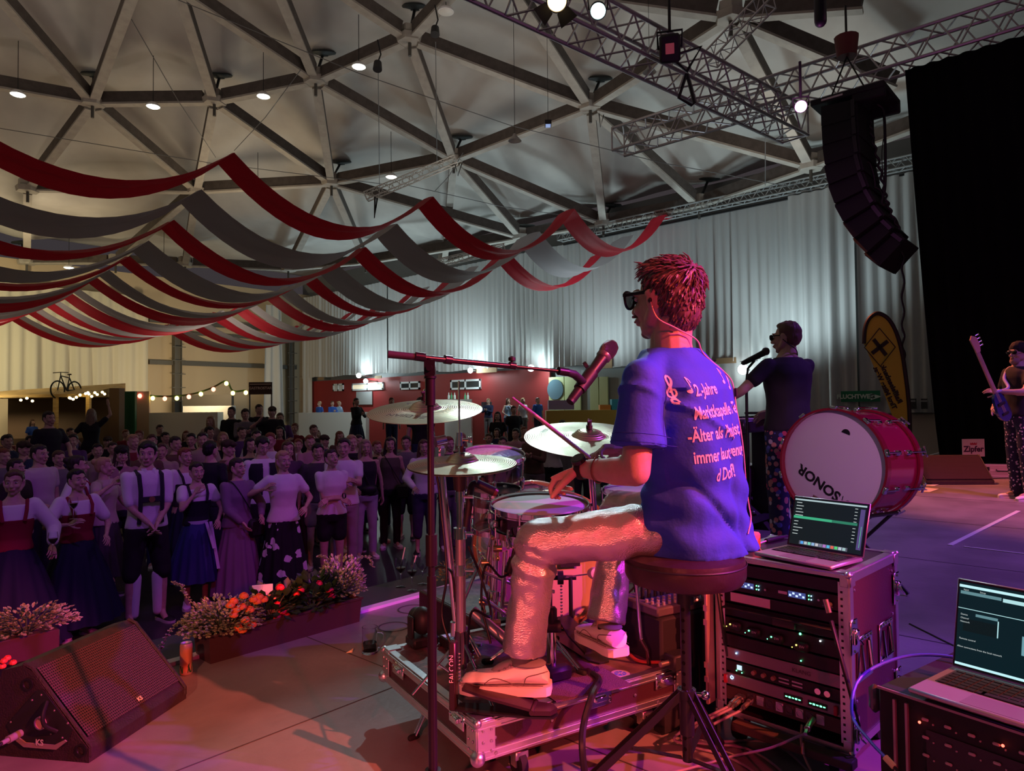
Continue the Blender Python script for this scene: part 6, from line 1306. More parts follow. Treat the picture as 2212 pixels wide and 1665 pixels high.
for a in (3.0, 5.1, 7.2):
 d = V((cos(a), sin(a), 0)); f = sb0+d*.30+V((0, 0, .012)); b = MB(); b.cyl(sb0+V((0, 0, .27))+d*.015, f, .009, n=10); lg = b.build('leg', M_PB, t); b = MB(); b.capsule(f-d*.02, f+d*.012, .012); b.build('rubber_foot', RUBBER, lg)
m0 = P(1236, 862, 1.98); m1 = P(1304, 770, 2.06); d = (m1-m0).normalized()
t = thing('microphone', 'black wireless handheld microphone on the boom in front of the drummer face', 'microphone', m0)
b = MB(); Lm = (m1-m0).length; b.lathe([(.0001, -.012), (.010, -.012), (.0135, 0), (.0145, Lm*.4), (.0175, Lm*.8), (.019, Lm*.95)], m0, d, n=28); b.build('handle', mat('mic_black', (.02, .018, .022), .4), t)
b = MB(); b.cyl(m0-d*.012, m0+d*.012, .0125, n=18); b.build('end_cap', BLACKP, t)
b = MB(); b.lathe([(.019, Lm*.95), (.0225, Lm*.98), (.0225, Lm*1.03), (.019, Lm*1.04)], m0, d, n=28); b.build('grille_ring', mat('ring_grey', (.20, .18, .20), .35, .6), t)
b = MB(); b.lathe([(.021, Lm*1.03), (.0255, Lm*1.10), (.026, Lm*1.17), (.022, Lm*1.28), (.013, Lm*1.335), (.0001, Lm*1.35)], m0, d, n=28); b.build('grille', mat('mic_grille', (.12, .11, .13), .4, .7, bump=1, bscale=700), t)
t = thing('microphone_clip', 'black plastic clip joining microphone and boom', 'clip', B1); b = MB(); q = m0+d*Lm*.42; b.tube([B1, P(1240, 808, 1.95), q-V((0, 0, .01))], [.010, .012, .012], n=10); b.build('clip_arm', BLACKP, t); b = MB(); b.cyl(q-d*.035, q+d*.035, .0185, .0205, n=20); b.cyl(P(1262, 790, 2.0), P(1268, 786, 2.0), .010, n=12); b.build('clip_sleeve', BLACKP, t)
# ================================================================ wedge monitor at the left
M_SPK = mat('speaker_paint', (.045, .026, .032), .5, col2=(.035, .02, .026), nscale=20, bump=.4, bscale=140)
def mk_grille():
 m = mat('speaker_grille', (.07, .035, .045), .5, .2); N = m.node_tree.nodes; L = m.node_tree.links; tc = N.new('ShaderNodeTexCoord'); sp = N.new('ShaderNodeSeparateXYZ'); L.new(tc.outputs['UV'], sp.inputs[0])
 v = N.new('ShaderNodeTexVoronoi'); v.inputs['Scale'].default_value = 1; v.inputs['Randomness'].default_value = .12; L.new(tc.outputs['UV'], v.inputs['Vector'])
 lt = N.new('ShaderNodeMath'); lt.operation = 'LESS_THAN'; lt.inputs[1].default_value = .34; L.new(v.outputs['Distance'], lt.inputs[0])
 mx = N.new('ShaderNodeMix'); mx.data_type = 'RGBA'; L.new(lt.outputs[0], mx.inputs[0]); mx.inputs[6].default_value = (.12, .055, .07, 1); mx.inputs[7].default_value = (.006, .004, .005, 1); L.new(mx.outputs[2], N['Principled BSDF'].inputs['Base Color'])
 bp = N.new('ShaderNodeBump'); bp.invert = True; bp.inputs['Strength'].default_value = .6; bp.inputs['Distance'].default_value = .003; L.new(lt.outputs[0], bp.inputs['Height']); L.new(bp.outputs[0], N['Principled BSDF'].inputs['Normal']); return m
M_GRI = mk_grille()
def quad_uv(name, pts, m, parent, su, sv):
 """flat grille panel with uv in hole counts"""
 b = MB(); b.add(pts, [(0, 1, 2, 3)]); o = b.build(name, m, parent, fixn=False); uv = o.data.uv_layers.new(name='UVMap')
 for i, c in enumerate(((0, 0), (su, 0), (su, sv), (0, sv))): uv.data[i].uv = c
 return o
def wedge(label, O, ax, ay, w, d, h, big=True):
 """O front left ground corner, ax along the front, ay to the back"""
 t = thing('stage_monitor', label, 'speaker', O, math.atan2(ax.y, ax.x)); Wp = lambda x, y, z: O+ax*x+ay*y+V((0, 0, z))
 prof = [(0, .0), (-.0, .045), (d*.10, .085), (d*.56, h*.93), (d*.66, h), (d*.86, h*.93), (d, h*.35), (d*.93, 0)]
 b = MB(); b.loft([[Wp(x, y, z) for y, z in prof] for x in (0, w)]); b.build('cabinet', M_SPK, t, ang=10)
 n = ax.cross((Wp(0, d*.56, h*.93)-Wp(0, d*.10, .085)).normalized()); n = n if n.z > 0 else -n
 q0, q1 = (d*.06, .075), (d*.575, h*.945); L = math.hypot(q1[0]-q0[0], q1[1]-q0[1])
 quad_uv('grille', [Wp(.02, q0[0], q0[1])+n*.006, Wp(w-.02, q0[0], q0[1])+n*.006, Wp(w-.02, q1[0], q1[1])+n*.006, Wp(.02, q1[0], q1[1])+n*.006], M_GRI, t, int(w/.0095), int(L/.0095))
 for x in (.008, w-.008): b = MB(); b.tube([Wp(x, 0, .02), Wp(x, 0, .05), Wp(x, q0[0], q0[1]+.004), Wp(x, q1[0], q1[1]+.006), Wp(x, d*.66, h+.002)], .007, n=6); b.build('frame_edge', M_SPK, t)
 if big:
  b = MB(); b.prism([Wp(-.002, y, z) for y, z in ((d*.22, .055), (d*.72, .055), (d*.80, .11), (d*.50, .235), (d*.44, .235), (d*.15, .11))], ax*.001*-2); b.build('connector_plate', BLACKP, t)
  b = MB(); b.lathe([(.0225, 0), (.0225, .006), (.019, .006), (.019, 0)], Wp(-.004, d*.46, .125), -ax, n=24, close=True); b.cyl(Wp(-.004, d*.46, .125), Wp(-.0045, d*.46, .125), .019, n=24); b.build('socket', mat('socket_pink', (.5, .3, .3), .5), t)
  b = MB(); b.tube(bez([Wp(-.004, d*.40, .20), Wp(-.03, d*.38, .165), Wp(-.03, d*.36, .13), Wp(-.004, d*.30, .10)], 14), .007, n=8); b.build('handle_bar', BLACKM, t)
  for y, z in ((d*.60, h*.80), (d*.07, .042)):
   b = MB(); b.lathe([(.022, 0), (.022, .003), (.016, .003), (.014, -.004), (.0001, -.004)], Wp(-.001, y, z), -ax, n=20); b.build('bolt_cup', BLACKM, t)
  b = MB()
  for y, z in ((.25, .08), (.70, .08), (.76, .12), (.2, .13), (.46, .22), (.55, .20), (.33, .17), (.36, .09)): rivet(b, Wp(-.003, d*y, z), -ax, .004)
  b.build('screw', mat('screw_grey', (.4, .3, .3), .4, .6), t)
  b = MB(); b.prism([Wp(-.004, y, z) for y, z in ((d*.30, .04), (d*.62, .04), (d*.70, .06), (d*.72, .082), (d*.69, .075), (d*.60, .055), (d*.32, .055), (d*.22, .075), (d*.2, .07))], -ax*.004); b.build('badge', mat('badge_grey', (.35, .25, .28), .5), t)
  tb = text_mb('KS', .028, bold=.001); tb.xf(plane_M(Wp(-.0095, d*.46, .060), -ay, (0, 0, 1))); tb.build('lettering', mat('pale_print', (.75, .7, .7), .5), t, fixn=False)
  vv = (Wp(0, q1[0], q1[1])-Wp(0, q0[0], q0[1])).normalized()
  tb = text_mb('KS', .022, bold=.001); tb.xf(plane_M(Wp(w*.55, q0[0], q0[1])+vv*.02+n*.0085, ax, vv)); tb.build('lettering', MC['pale_print'], t, fixn=False)
  b = MB(); e = Wp(-.004, d*.66, .085); b.cyl(e, e-ax*.05, .013, n=14); b.cyl(e-ax*.05, e-ax*.075, .008, n=12); tag(recenter(b.build('speaker_plug', mat('plug_grey', (.3, .26, .28), .4))), 'grey plug pushed into the side of the large monitor', 'plug')
  cable([e-ax*.07, e-ax*.12-V((0, 0, .01)), e-ax*.25-V((0, 0, .04)), e-ax*.45-V((0, 0, .075))], .006, M_CB, 'black cable leaving the large monitor plug to the left')
 return t
p1 = PZ(192, 1648, 0); p2 = PZ(404, 1507, 0); ax = (p2-p1); wl = ax.length; ax.normalize(); ay = V((-ax.y, ax.x, 0))
wedge('large black stage monitor lying at the lower left corner', p1, ax, ay, wl*.99, .40, .315)
q = PZ(1975, 1052, 0); wedge('black stage monitor far right between the red drum and silver case', PZ(2000, 1047, 0)-V((0, 0, 0)), V((.62, -.78, 0)), V((.78, .62, 0)), .95, .55, .40, big=False)
# ================================================================ planters
M_TROUGH = mat('trough_brown', (.075, .028, .03), .4, bump=.05); M_SOIL = mat('soil', (.02, .012, .01), 1)
LEAFM = [mat('leaf_variegated', (.36, .42, .20), .5), mat('leaf_cream', (.75, .72, .50), .5), mat('leaf_dark', (.03, .07, .025), .5)]
M_FLO = mat('orange_blossom', (.95, .22, .04), .55); M_FLR = mat('red_blossom', (.80, .02, .04), .5); M_FLS = mat('salmon_blossom', (.95, .42, .25), .5)
def leaf(b, p, d, L, w, up):
 d = V(d).normalized(); s = d.cross(V(up)).normalized(); u = s.cross(d).normalized()
 b.cm = 0; pts = [p, p+d*L*.3+s*w*.62+u*.003, p+d*L*.66+s*w*.8, p+d*L, p+d*L*.66-s*w*.8, p+d*L*.3-s*w*.62+u*.003, p+d*L*.5-u*.004]
 b.cm = 1; k = len(b.v); b.add(pts, [(0, 1, 6), (1, 2, 6), (2, 3, 6), (3, 4, 6), (4, 5, 6), (5, 0, 6)])
 b.cm = 0; q = [p+d*L*.08+u*.0022] + [p+(x-p)*.86+d*L*.05+u*.0022 for x in pts[1:6]] + [pts[6]+u*.0022]; b.add(q, [(0, 1, 6), (1, 2, 6), (2, 3, 6), (3, 4, 6), (4, 5, 6), (5, 0, 6)])
def bush(name, label, c, rx, ry, rz, n, lm, L=.032, cat='plant', trail=None, seed=1):
 rnd = random.Random(seed); t = thing(name, label, cat, c); b = MB(); st = MB()
 for i in range(n):
  a = rnd.uniform(0, 2*PI); e = rnd.uniform(-.15, 1); rr = rnd.uniform(.45, 1)**.5
  o = V((cos(a)*math.sqrt(max(0, 1-e*e*.8))*rx, sin(a)*math.sqrt(max(0, 1-e*e*.8))*ry, max(-.02, e)*rz))*rr; p = c+o+V((0, 0, .02)); d = (o+V((rnd.uniform(-.05, .05), rnd.uniform(-.05, .05), rnd.uniform(-.03, .05)))).normalized()
  leaf(b, p, d, L*rnd.uniform(.7, 1.25), L*.42, V((rnd.uniform(-.4, .4), rnd.uniform(-.4, .4), 1)))
  if i % 7 == 0: st.tube([c+V((o.x*.2, o.y*.2, 0)), c+o*.6+V((0, 0, .02)), p], .0018, n=4, cap=False)
 for (pts) in (trail or []):
  pp = bez(pts, 18); st.tube(pp, .002, n=5)
  for k, q in enumerate(pp):
   for s in (-1, 1): leaf(b, q, V((s*rnd.uniform(.4, 1), rnd.uniform(-1, 1), rnd.uniform(-.2, .8))), L*rnd.uniform(.6, .95), L*.45, (0, 0, 1))
 st.build('stems', mat('stem_green', (.12, .16, .06), .6), t); o = b.build('leaves', lm, t, fixn=False, ang=180); return t
def blossoms(label, pts, m, group, r=.020, seed=1, cat='flower'):
 rnd = random.Random(seed)
 for i, p in enumerate(pts):
  b = MB()
  for ring, (k, rr, tz) in enumerate(((6, r, .25), (5, r*.7, .7), (3, r*.35, 1.2))):
   for j in range(k):
    a = 2*PI*j/k+ring*.5+rnd.uniform(-.2, .2); d = V((cos(a), sin(a), tz)); d = (d+V((CAM-p).normalized())*.55).normalized(); x, y, z = frame(d); c = p+d*rr*.55; b.ell(c, (rr*.52, rr*.40, rr*.12), Matrix((x, y, z)).transposed() @ Matrix.Rotation(.0, 3, 'X'), n=8, k=5)
  o = b.build('blossom', m); tag(recenter(o), label[i] if isinstance(label, list) else label, cat, group)
PT = PZ(452, 1437, 0); PL = .86; pw = .17; phh = .125; PT.y = max(PT.y, 3.16)
t = thing('flower_trough', 'long brown plastic flower trough standing at the stage edge', 'planter', PT); b = MB()
pa = [V((0, 0, 0)), V((PL, 0, 0)), V((PL, pw, 0)), V((0, pw, 0))]; inn = lambda k, z: [PT+V((k if p.x == 0 else PL-k, k if p.y == 0 else pw-k, z)) for p in pa]
b.loft([inn(.010, 0), inn(.0, phh), inn(-.006, phh), inn(-.006, phh+.012), inn(.006, phh+.012), inn(.014, phh*.8)]); b.build('trough', M_TROUGH, t, ang=20)
b = MB(); b.box(PT+V((PL/2, pw/2, phh-.01)), (PL-.02, pw-.02, .01)); b.build('soil', M_SOIL, t)
top = PT+V((0, pw/2, phh))
bush('variegated_plant', 'dense cream edged trailing plant at the left end of the flower trough', top+V((.10, -.01, .0)), .20, .14, .13, 900, LEAFM[:2], .021, trail=[[top+V((-.02, .0, .05)), top+V((-.09, .05, .06)), top+V((-.16, .03, .0)), top+V((-.20, .0, -.06))], [top+V((.02, .06, .1)), top+V((-.03, .1, .17)), top+V((-.05, .1, .22)), top+V((-.09, .1, .245))]], seed=3)
bush('begonia_plant', 'dark leaved plant with orange blossoms in the middle of the trough', top+V((.36, 0, .0)), .17, .10, .12, 150, [LEAFM[2], LEAFM[2]], .055, seed=4)
bush('begonia_plant', 'very dark leaved plant with red blossoms right of the orange one', top+V((.60, 0, .0)), .15, .10, .13, 150, [LEAFM[2], LEAFM[2]], .06, seed=5)
bush('variegated_plant', 'tall loose cream edged plant at the right end of the flower trough', top+V((.80, .03, .02)), .14, .12, .19, 620, LEAFM[:2], .022, trail=[[top+V((.84, 0, .12)), top+V((.90, 0, .2)), top+V((.97, 0, .2)), top+V((1.0, 0, .14))], [top+V((.78, .05, .14)), top+V((.74, .08, .22)), top+V((.70, .1, .24))]], seed=6)
rnd = random.Random(8)
def at3(x, y, dy): return PY(x, y, top.y+dy)
op = [(505, 1300), (527, 1288), (548, 1296), (560, 1290), (523, 1312), (540, 1318), (510, 1318), (556, 1300), (505, 1329), (530, 1340), (515, 1358), (524, 1362), (545, 1350), (498, 1308), (570, 1296)]
ol = ['large orange blossom at the upper left of the trough flowers', 'orange blossom just right of the upper left one', 'orange blossom below the white card', 'orange blossom right of the white card edge', 'orange blossom in the middle of the second row', 'orange blossom low in the centre of the orange cluster', 'orange blossom at the left side of the second row', 'orange blossom near the top right of the orange cluster', 'orange blossom on the left border above the variegated leaves', 'orange blossom hanging over the dark leaves', 'lowest left orange blossom over the trough rim', 'lowest orange blossom touching the trough rim', 'orange blossom alone at the lower right of the cluster', 'small orange blossom at the far left of the cluster', 'small orange blossom beside the salmon flowers']
blossoms(ol, [at3(x, y, -.085-.0004*(y-1290)) for x, y in op], M_FLO, 'orange blossoms in the trough', .030, 2)
rp_ = [(605, 1270), (640, 1282), (650, 1275), (688, 1262), (712, 1275), (716, 1288), (598, 1308), (610, 1322), (618, 1332), (600, 1335)]
rl_ = ['red blossom at the left of the red group', 'large red blossom in the middle of the dark leaves', 'red blossom touching the large middle one', 'red blossom at the top near the right end', 'bright red blossom beside the tall variegated plant', 'red blossom under the bright one at the right', 'dark red blossom low in the centre of the trough', 'dark red blossom hanging down centre', 'lowest red blossom over the trough rim', 'red blossom left of the lowest one']
blossoms(rl_, [at3(x, y, -.04) for x, y in rp_], M_FLR, 'red blossoms in the trough', .031, 3)
blossoms(['salmon blossom right of the white card', 'salmon blossom near the red group', 'salmon blossom on the left edge of the dark leaves', 'salmon blossom low on the orange plant'], [at3(x, y, -.05) for x, y in ((583, 1285), (592, 1292), (541, 1314), (558, 1322))], M_FLS, 'salmon blossoms in the trough', .015, 4)
c0 = PY(567, 1274, top.y); b = MB(); b.box(c0, (.10, .003, .055), ZR(-.5)); b.box(c0+V((0, -.002, 0)), (.002, .002, .05), ZR(-.5)); o = tag(recenter(b.build('folded_card', mat('white_card', (.85, .82, .85), .5))), 'white folded card stuck among the orange flowers', 'card')
b = MB(); b.cyl(c0-V((0, 0, .10)), c0-V((0, 0, .02)), .002, n=6); k = b.build('card_pick', mat('stem_green', (.12, .16, .06), .6), o)
q = P(20, 1440, 3.3); q.z = 0.0; t = thing('flower_trough', 'flower trough half hidden behind the monitor at the left edge', 'planter', q); b = MB(); b.box(q+V((-.05, .05, .06)), (.5, .16, .12), bev=.005); b.build('trough', M_TROUGH, t)
bush('variegated_plant', 'cream edged plant behind the large monitor at the left edge', q+V((.08, .05, .12)), .22, .12, .10, 500, LEAFM[:2], .024, seed=9)
blossoms(['orange red blossom at the far left edge', 'orange red blossom left of the leaves behind the monitor', 'small orange red blossom low at the left edge', 'orange red blossom nearest the monitor top'], [P(8, 1428, 3.2), P(28, 1432, 3.2), P(5, 1440, 3.18), P(16, 1422, 3.22)], mat('scarlet_blossom', (.9, .10, .05), .5), 'scarlet blossoms at the left edge', .022, 6)
q = PY(985, 1262, 3.70); q.z = -.05; bush('variegated_plant', 'small leafy plant beyond the wine glasses at the stage edge', q, .18, .08, .13, 170, LEAFM[:2], .03, seed=10)
q = PY(1968, 975, 3.1); t = thing('flower_trough', 'distant flower trough with orange flowers behind the red drum', 'planter', V((q.x, 3.1, 0))); b = MB(); b.box((q.x+.2, 3.12, .08), (1.2, .2, .16)); b.build('trough', M_TROUGH, t)
b = MB(); rnd = random.Random(4)
for i in range(60): p = V((q.x+rnd.uniform(-.3, .75), 3.12+rnd.uniform(-.1, .1), .18+rnd.uniform(0, .08))); b.ell(p, (.035, .03, .02), n=7, k=5)
tag(b.build('distant_flowers', M_FLO), 'mass of tiny orange flowers in the distant trough', 'flowers', kind='stuff')
q = PZ(402, 1456, 0); q.z = .0015; t = thing('drink_can', 'slim orange drink can with green plant print beside the large monitor', 'can', q); b = MB(); b.lathe([(.0001, 0), (.022, 0), (.0265, .006), (.0265, .128), (.0235, .138)], q, n=28)
mc = mat('can_print', (.95, .30, .14), .35, .3, col2=(.45, .30, .30), nscale=14, detail=2); b.build('body', mc, t); b = MB(); b.lathe([(.0235, .138), (.0245, .141), (.022, .140), (.0215, .136), (.0001, .136)], q, n=28); b.build('lid', ALU, t)
b = MB(); rnd = random.Random(4); tc = (CAM-q); tc.z = 0; base = math.atan2(tc.y, tc.x)
for i in range(9):
 a = base+rnd.uniform(-1, 1); a2_ = a+rnd.uniform(-.5, .5); b.tube([q+V((cos(a)*.0268, sin(a)*.0268, .012)), q+V((cos(a2_)*.0268, sin(a2_)*.0268, rnd.uniform(.035, .055)))], .0018, n=5)
b.build('printed_leaves', mat('dark_green_print', (.02, .10, .03), .5), t)
q = PZ(799, 1410, 0); q.z = .0015; t = thing('glass_mug', 'clear glass beer mug with a little water standing on the stage floor', 'mug', q); b = MB()
b.lathe([(.0001, .0), (.036, .0), (.040, .006), (.039, .04), (.036, .09), (.037, .125), (.0345, .125), (.033, .09), (.0355, .04), (.034, .012), (.0001, .012)], q, n=32); b.build('glass_body', GLASS, t)
b = MB(); hx = R0; b.tube(bez([q+hx*.036+V((0, 0, .10)), q+hx*.066+V((0, 0, .095)), q+hx*.070+V((0, 0, .06)), q+hx*.050+V((0, 0, .030)), q+hx*.038+V((0, 0, .03))], 20), .006, n=10); b.build('handle', GLASS, t)
b = MB(); b.lathe([(.0001, .013), (.033, .013), (.0345, .04), (.0338, .05), (.0001, .05)], q, n=32); b.build('water', mat('water', (.8, .88, .95), .02, trans=1, ior=1.2), t)
for k, (x, y, lc, l) in enumerate(((866, 1268, (.8, .25, .06), 'wine glass with orange drink and long pale straw at the stage edge'), (890, 1276, (.7, .08, .12), 'wine glass with pink drink and straw at the stage edge'), (913, 1262, None, 'empty wine glass next to the microphone stand tube'))):
 q = PZ(x, y, -.05); q.z = -.049; q.y = max(3.50, min(q.y, 3.9)); q.x = PY(x, y, q.y).x; t = thing('wine_glass', l, 'glass', q); b = MB(); b.lathe([(.034, 0), (.034, .002), (.006, .005), (.0035, .02), (.0035, .085), (.008, .092), (.034, .125), (.040, .155), (.034, .20), (.033, .20), (.039, .155), (.033, .126), (.006, .096), (.0001, .095)], q, n=28); b.build('glass_body', GLASS, t)
 if lc: b = MB(); b.lathe([(.0001, .096), (.006, .098), (.030, .126), (.033, .135), (.0001, .135)], q, n=24); b.build('drink', mat('drink%d' % k, lc, .1, trans=.3), t); b = MB(); b.tube([q+V((-.01, 0, .10)), q+V((.03, -.01, .27 if k == 0 else .235))], .004, n=8); b.build('straw', mat('straw_white', (.85, .75, .8), .5), t)
# ================================================================ large red bass drum
M_SHELLR = mat('ruby_lacquer', (.42, .012, .06), .18, coat=.6); M_HOOPR = mat('ruby_hoop', (.30, .01, .035), .2, coat=.5)
bc_ = P(1800, 1003, 4.35); bn = (CAM-bc_); bn.z = 0; bn.normalize(); bn = (rot_to(bn, V((0, 0, 1)), rad(-30))).normalized(); bn = (bn+V((0, 0, .03))).normalized()
bd = drum('marching_bass_drum', 'large ruby red bass drum lettered SONOR upside down on its white head', bc_, bn, .335, .37, M_SHELLR, mat('white_batter', (.82, .80, .84), .5), hoop=M_HOOPR, lugs=0, wood=True)
x, y, n = frame(bn)
if x.dot(R0) < 0: x, y = -x, -y
for i in range(10):
 a = 2*PI*i/10+.25; d = x*cos(a)+y*sin(a)
 for z in (.026, -.396): b = MB(); b.box(bc_+d*.357+n*z, (.018, .045, .03), Matrix((d, n.cross(d), n)).transposed(), bev=.004); b.build('claw_hook', CHROME, bd)
 b = MB(); b.cyl(bc_+d*.364+n*.02, bc_+d*.364-n*.12, .005, n=8); b.cyl(bc_+d*.364-n*.26, bc_+d*.364-n*.43, .005, n=8); b.box(bc_+d*.364-n*.435, (.012, .07, .012), Matrix((d, n.cross(d), n)).transposed(), bev=.003); b.build('tension_rod', CHROME, bd)
 b = MB()
 for z in (-.12, -.25): b.box(bc_+d*.345+n*z, (.028, .03, .05), Matrix((d, n.cross(d), n)).transposed(), bev=.006)
 b.build('lug', CHROME, bd)
b = MB(); b.lathe([(.338, -.03), (.340, -.035), (.338, -.04)], bc_, n, n=56); b.lathe([(.338, -.33), (.340, -.335), (.338, -.34)], bc_, n, n=56); b.build('trim_ring', CHROME, bd) if 0 else None
tb = text_mb('SONOR', .092, bold=.003); tb.v = [V((p.x*1.0, p.y*.95, 0)) for p in tb.v]; tb.v = [V((p.x, p.y-.9*p.x*p.x*0, 0)) for p in tb.v]
tb.xf(plane_M(bc_+n*.0065-y*.118-x*.095, x, y) @ Matrix.Rotation(PI-.56, 4, 'Z')); tb.build('lettering', mat('black_print', (.012, .012, .014), .5), bd, fixn=False)
b = MB();
def hp2(u, v): return bc_+n*.0068+x*u+y*v
for u, v in ((.052, -.245), (.095, -.232)):
 b.add([hp2(u+.017*cos(2*PI*i/20), v+.017*sin(2*PI*i/20)) for i in range(20)], [tuple(range(20))]);
b.add([hp2(.054, -.23), hp2(.058, -.23), hp2(.068, -.19), hp2(.064, -.19)], [(0, 1, 2, 3)]); b.add([hp2(.088, -.245), hp2(.092, -.245), hp2(.075, -.285), hp2(.071, -.285)], [(0, 1, 2, 3)]); b.build('mallet_logo', MC['black_print'], bd, fixn=False)
b = MB(); b.add([hp2(.085+.028*cos(PI*i/12-.35), .195+.028*sin(PI*i/12-.35)) for i in range(13)], [tuple(range(13))]); b.build('maker_mark', MC['black_print'], bd, fixn=False)
b = MB(); b.add([hp2(*q)+n*.001 for q in ((-.13, -.20), (-.02, -.25), (-.045, -.315), (-.155, -.265))], [(0, 1, 2, 3)]); b.build('sticker', mat('brown_sticker', (.10, .05, .04), .6, col2=(.35, .22, .2), nscale=90), bd, fixn=False)
b = MB(); b.add([hp2(*q)+n*.0008 for q in ((-.20, -.245), (-.10, -.30), (-.115, -.33), (-.215, -.275))], [(0, 1, 2, 3)]); b.build('sticker', mat('blue_sticker', (.06, .25, .65), .6), bd, fixn=False)
t = thing('bass_drum_stand', 'folding stand holding the large red bass drum', 'stand', V((bc_.x, bc_.y, 0)))
for s in (-1, 1):
 for z in (-.05, -.32): b = MB(); q = bc_+n*z; b.cyl(q+x*s*.20-V((0, 0, .30)), V(((q-x*s*.28).x, (q-x*s*.28).y, .01)), .011, n=10); b.build('leg', BLACKM, t)
b = MB()
for s in (-1, 1): b.cyl(bc_+n*-.0+x*s*.20-V((0, 0, .30)), bc_-n*.37+x*s*.20-V((0, 0, .30)), .012, n=10)
b.build('rail', BLACKM, t)
# ================================================================ banner flag
fx = PY(1960, 975, 2.9).x; FO = V((fx, 2.9, 0)); fd_ = (CAM-FO).dot(-F0); D = (FO-CAM).dot(F0)
out = [(1866, 742), (1868, 712), (1876, 690), (1890, 678), (1903, 678), (1920, 690), (1936, 718), (1948, 760), (1956, 810), (1962, 860), (1965, 910), (1966, 958), (1956, 958), (1930, 905), (1905, 835), (1885, 785)]
t = thing('banner_flag', 'yellow feather banner flag with black edge and mirrored lettering', 'flag', FO)
b = MB(); pts = [P(x_, y_, D) for x_, y_ in out]; nn = V((-F0.x, -F0.y, 0)).normalized(); b.prism(pts, -nn*.004); b.build('banner_cloth', mat('banner_yellow', (.52, .50, .06), .7, tl=.3), t)
b = MB(); b.tube(bez([P(x_, y_, D) for x_, y_ in [(1866, 742), (1868, 712), (1876, 690), (1890, 678), (1903, 678), (1920, 690), (1936, 718), (1948, 760), (1956, 810), (1962, 860), (1965, 910), (1966, 995)]], 50), .035, n=8); b.build('pole_sleeve', mat('banner_black', (.012, .012, .012), .6), t)
def ftext(s, x_, y_, px, ang):
 tb = text_mb(s, px/FPX*D*1.3, bold=.006); tb.v = [V((-p.x, p.y, 0)) for p in tb.v]; tb.xf(plane_M(P(x_, y_, D)+nn*.01, R0, (0, 0, 1)) @ Matrix.Rotation(ang, 4, 'Z')); tb.build('lettering', MC['banner_black'], t, fixn=False)
ftext('Raiffeisenbank', 1925, 830, 12, rad(-66)); ftext('Tirol Mitte West', 1911, 838, 11, rad(-66))
b = MB(); c = P(1900, 750, D)+nn*.012
for a in (rad(45+8), rad(-45+8)): b.box(c, (.34, .004, .065), Matrix.Rotation(0, 3, 'Z') @ (Matrix((R0, -nn, V((0, 0, 1)))).transposed() @ Matrix.Rotation(a, 3, 'Y')))
b.build('cross_emblem', MC['banner_black'], t); b = MB(); dd_ = [c+R0*.26+V((0, 0, 0)), c+V((0, 0, .32)), c-R0*.26, c-V((0, 0, .32))]
for i in range(4): b.cyl(dd_[i], dd_[(i+1) % 4], .007, n=6)
b.build('emblem_frame', MC['banner_black'], t)
# ================================================================ exit sign, cardboard signs
def wsign(name, x0, x1, y0, y1, m, label, X=XC-.32, cat='sign', th=.03):
 a = PX(x0, y1, X); c = PX(x1, y0, X); t = thing(name, label, cat, V((X, (a.y+c.y)/2, a.z))); b = MB(); b.box((X, (a.y+c.y)/2, (PX(x0, y0, X).z+a.z)/2), (th, abs(a.y-c.y), abs(PX(x0, y0, X).z-a.z))); b.build('board', m, t); return t, (a+c)/2
M_CARD = mat('cardboard', (.30, .19, .10), .8)
t, c = wsign('exit_sign', 1817, 1901, 845, 868, mat('exit_green', (.01, .20, .09), .5), 'green emergency exit sign lettered FLUCHTWEG with an arrow')
cc = PX(1859, 856.5, XC-.36); dirx = V((0, -1, 0)); tb = text_mb('FLUCHTWEG', .175, bold=.008); tb.v = [V((p.x-.14, p.y, 0)) for p in tb.v]; tb.xf(plane_M(cc, dirx, (0, 0, 1))); tb.build('lettering', mat('exit_white', (.6, .75, .65), .5), t, fixn=False)
b = MB(); ac = PX(1892, 856.5, XC-.36); b.add([ac+dirx*.16, ac-dirx*.14+V((0, 0, .10)), ac-dirx*.14-V((0, 0, .10))], [(0, 1, 2)]); b.build('arrow', MC['exit_white'], t, fixn=False)
for i, (x0, x1, y0, y1, l) in enumerate(((1781, 1803, 754, 773, 'brown cardboard patch on the curtain above the exit sign'), (1548, 1590, 774, 786, 'brown cardboard strip on the curtain right of the drummer'), (1030, 1073, 796, 806, 'brown cardboard sign on the curtain behind the boom arm'), (810, 824, 812, 818, 'small brown sign on the curtain left of the crash cymbal'), (687, 699, 815, 821, 'small brown sign near the left end of the long curtain'), (1296, 1322, 775, 796, 'reddish brown box on the curtain rail behind the microphone'))):
 wsign('cardboard_sign', x0, x1, y0, y1, M_CARD, l, X=XC-.09)
for x0, x1, l in ((1962, 1979, 'dark framed notice on the wall right of the banner flag'), (1990, 2003, 'dark framed notice at the edge of the black curtain')):
 t, c = wsign('framed_notice', x0, x1, 861, 883, mat('notice_dark', (.03, .03, .03), .5), l); b = MB(); cc = PX((x0+x1)/2, 866, XC-.34); b.box(cc, (.01, .16, .05)); b.build('paper_strip', mat('notice_paper', (.3, .3, .3), .6), t)
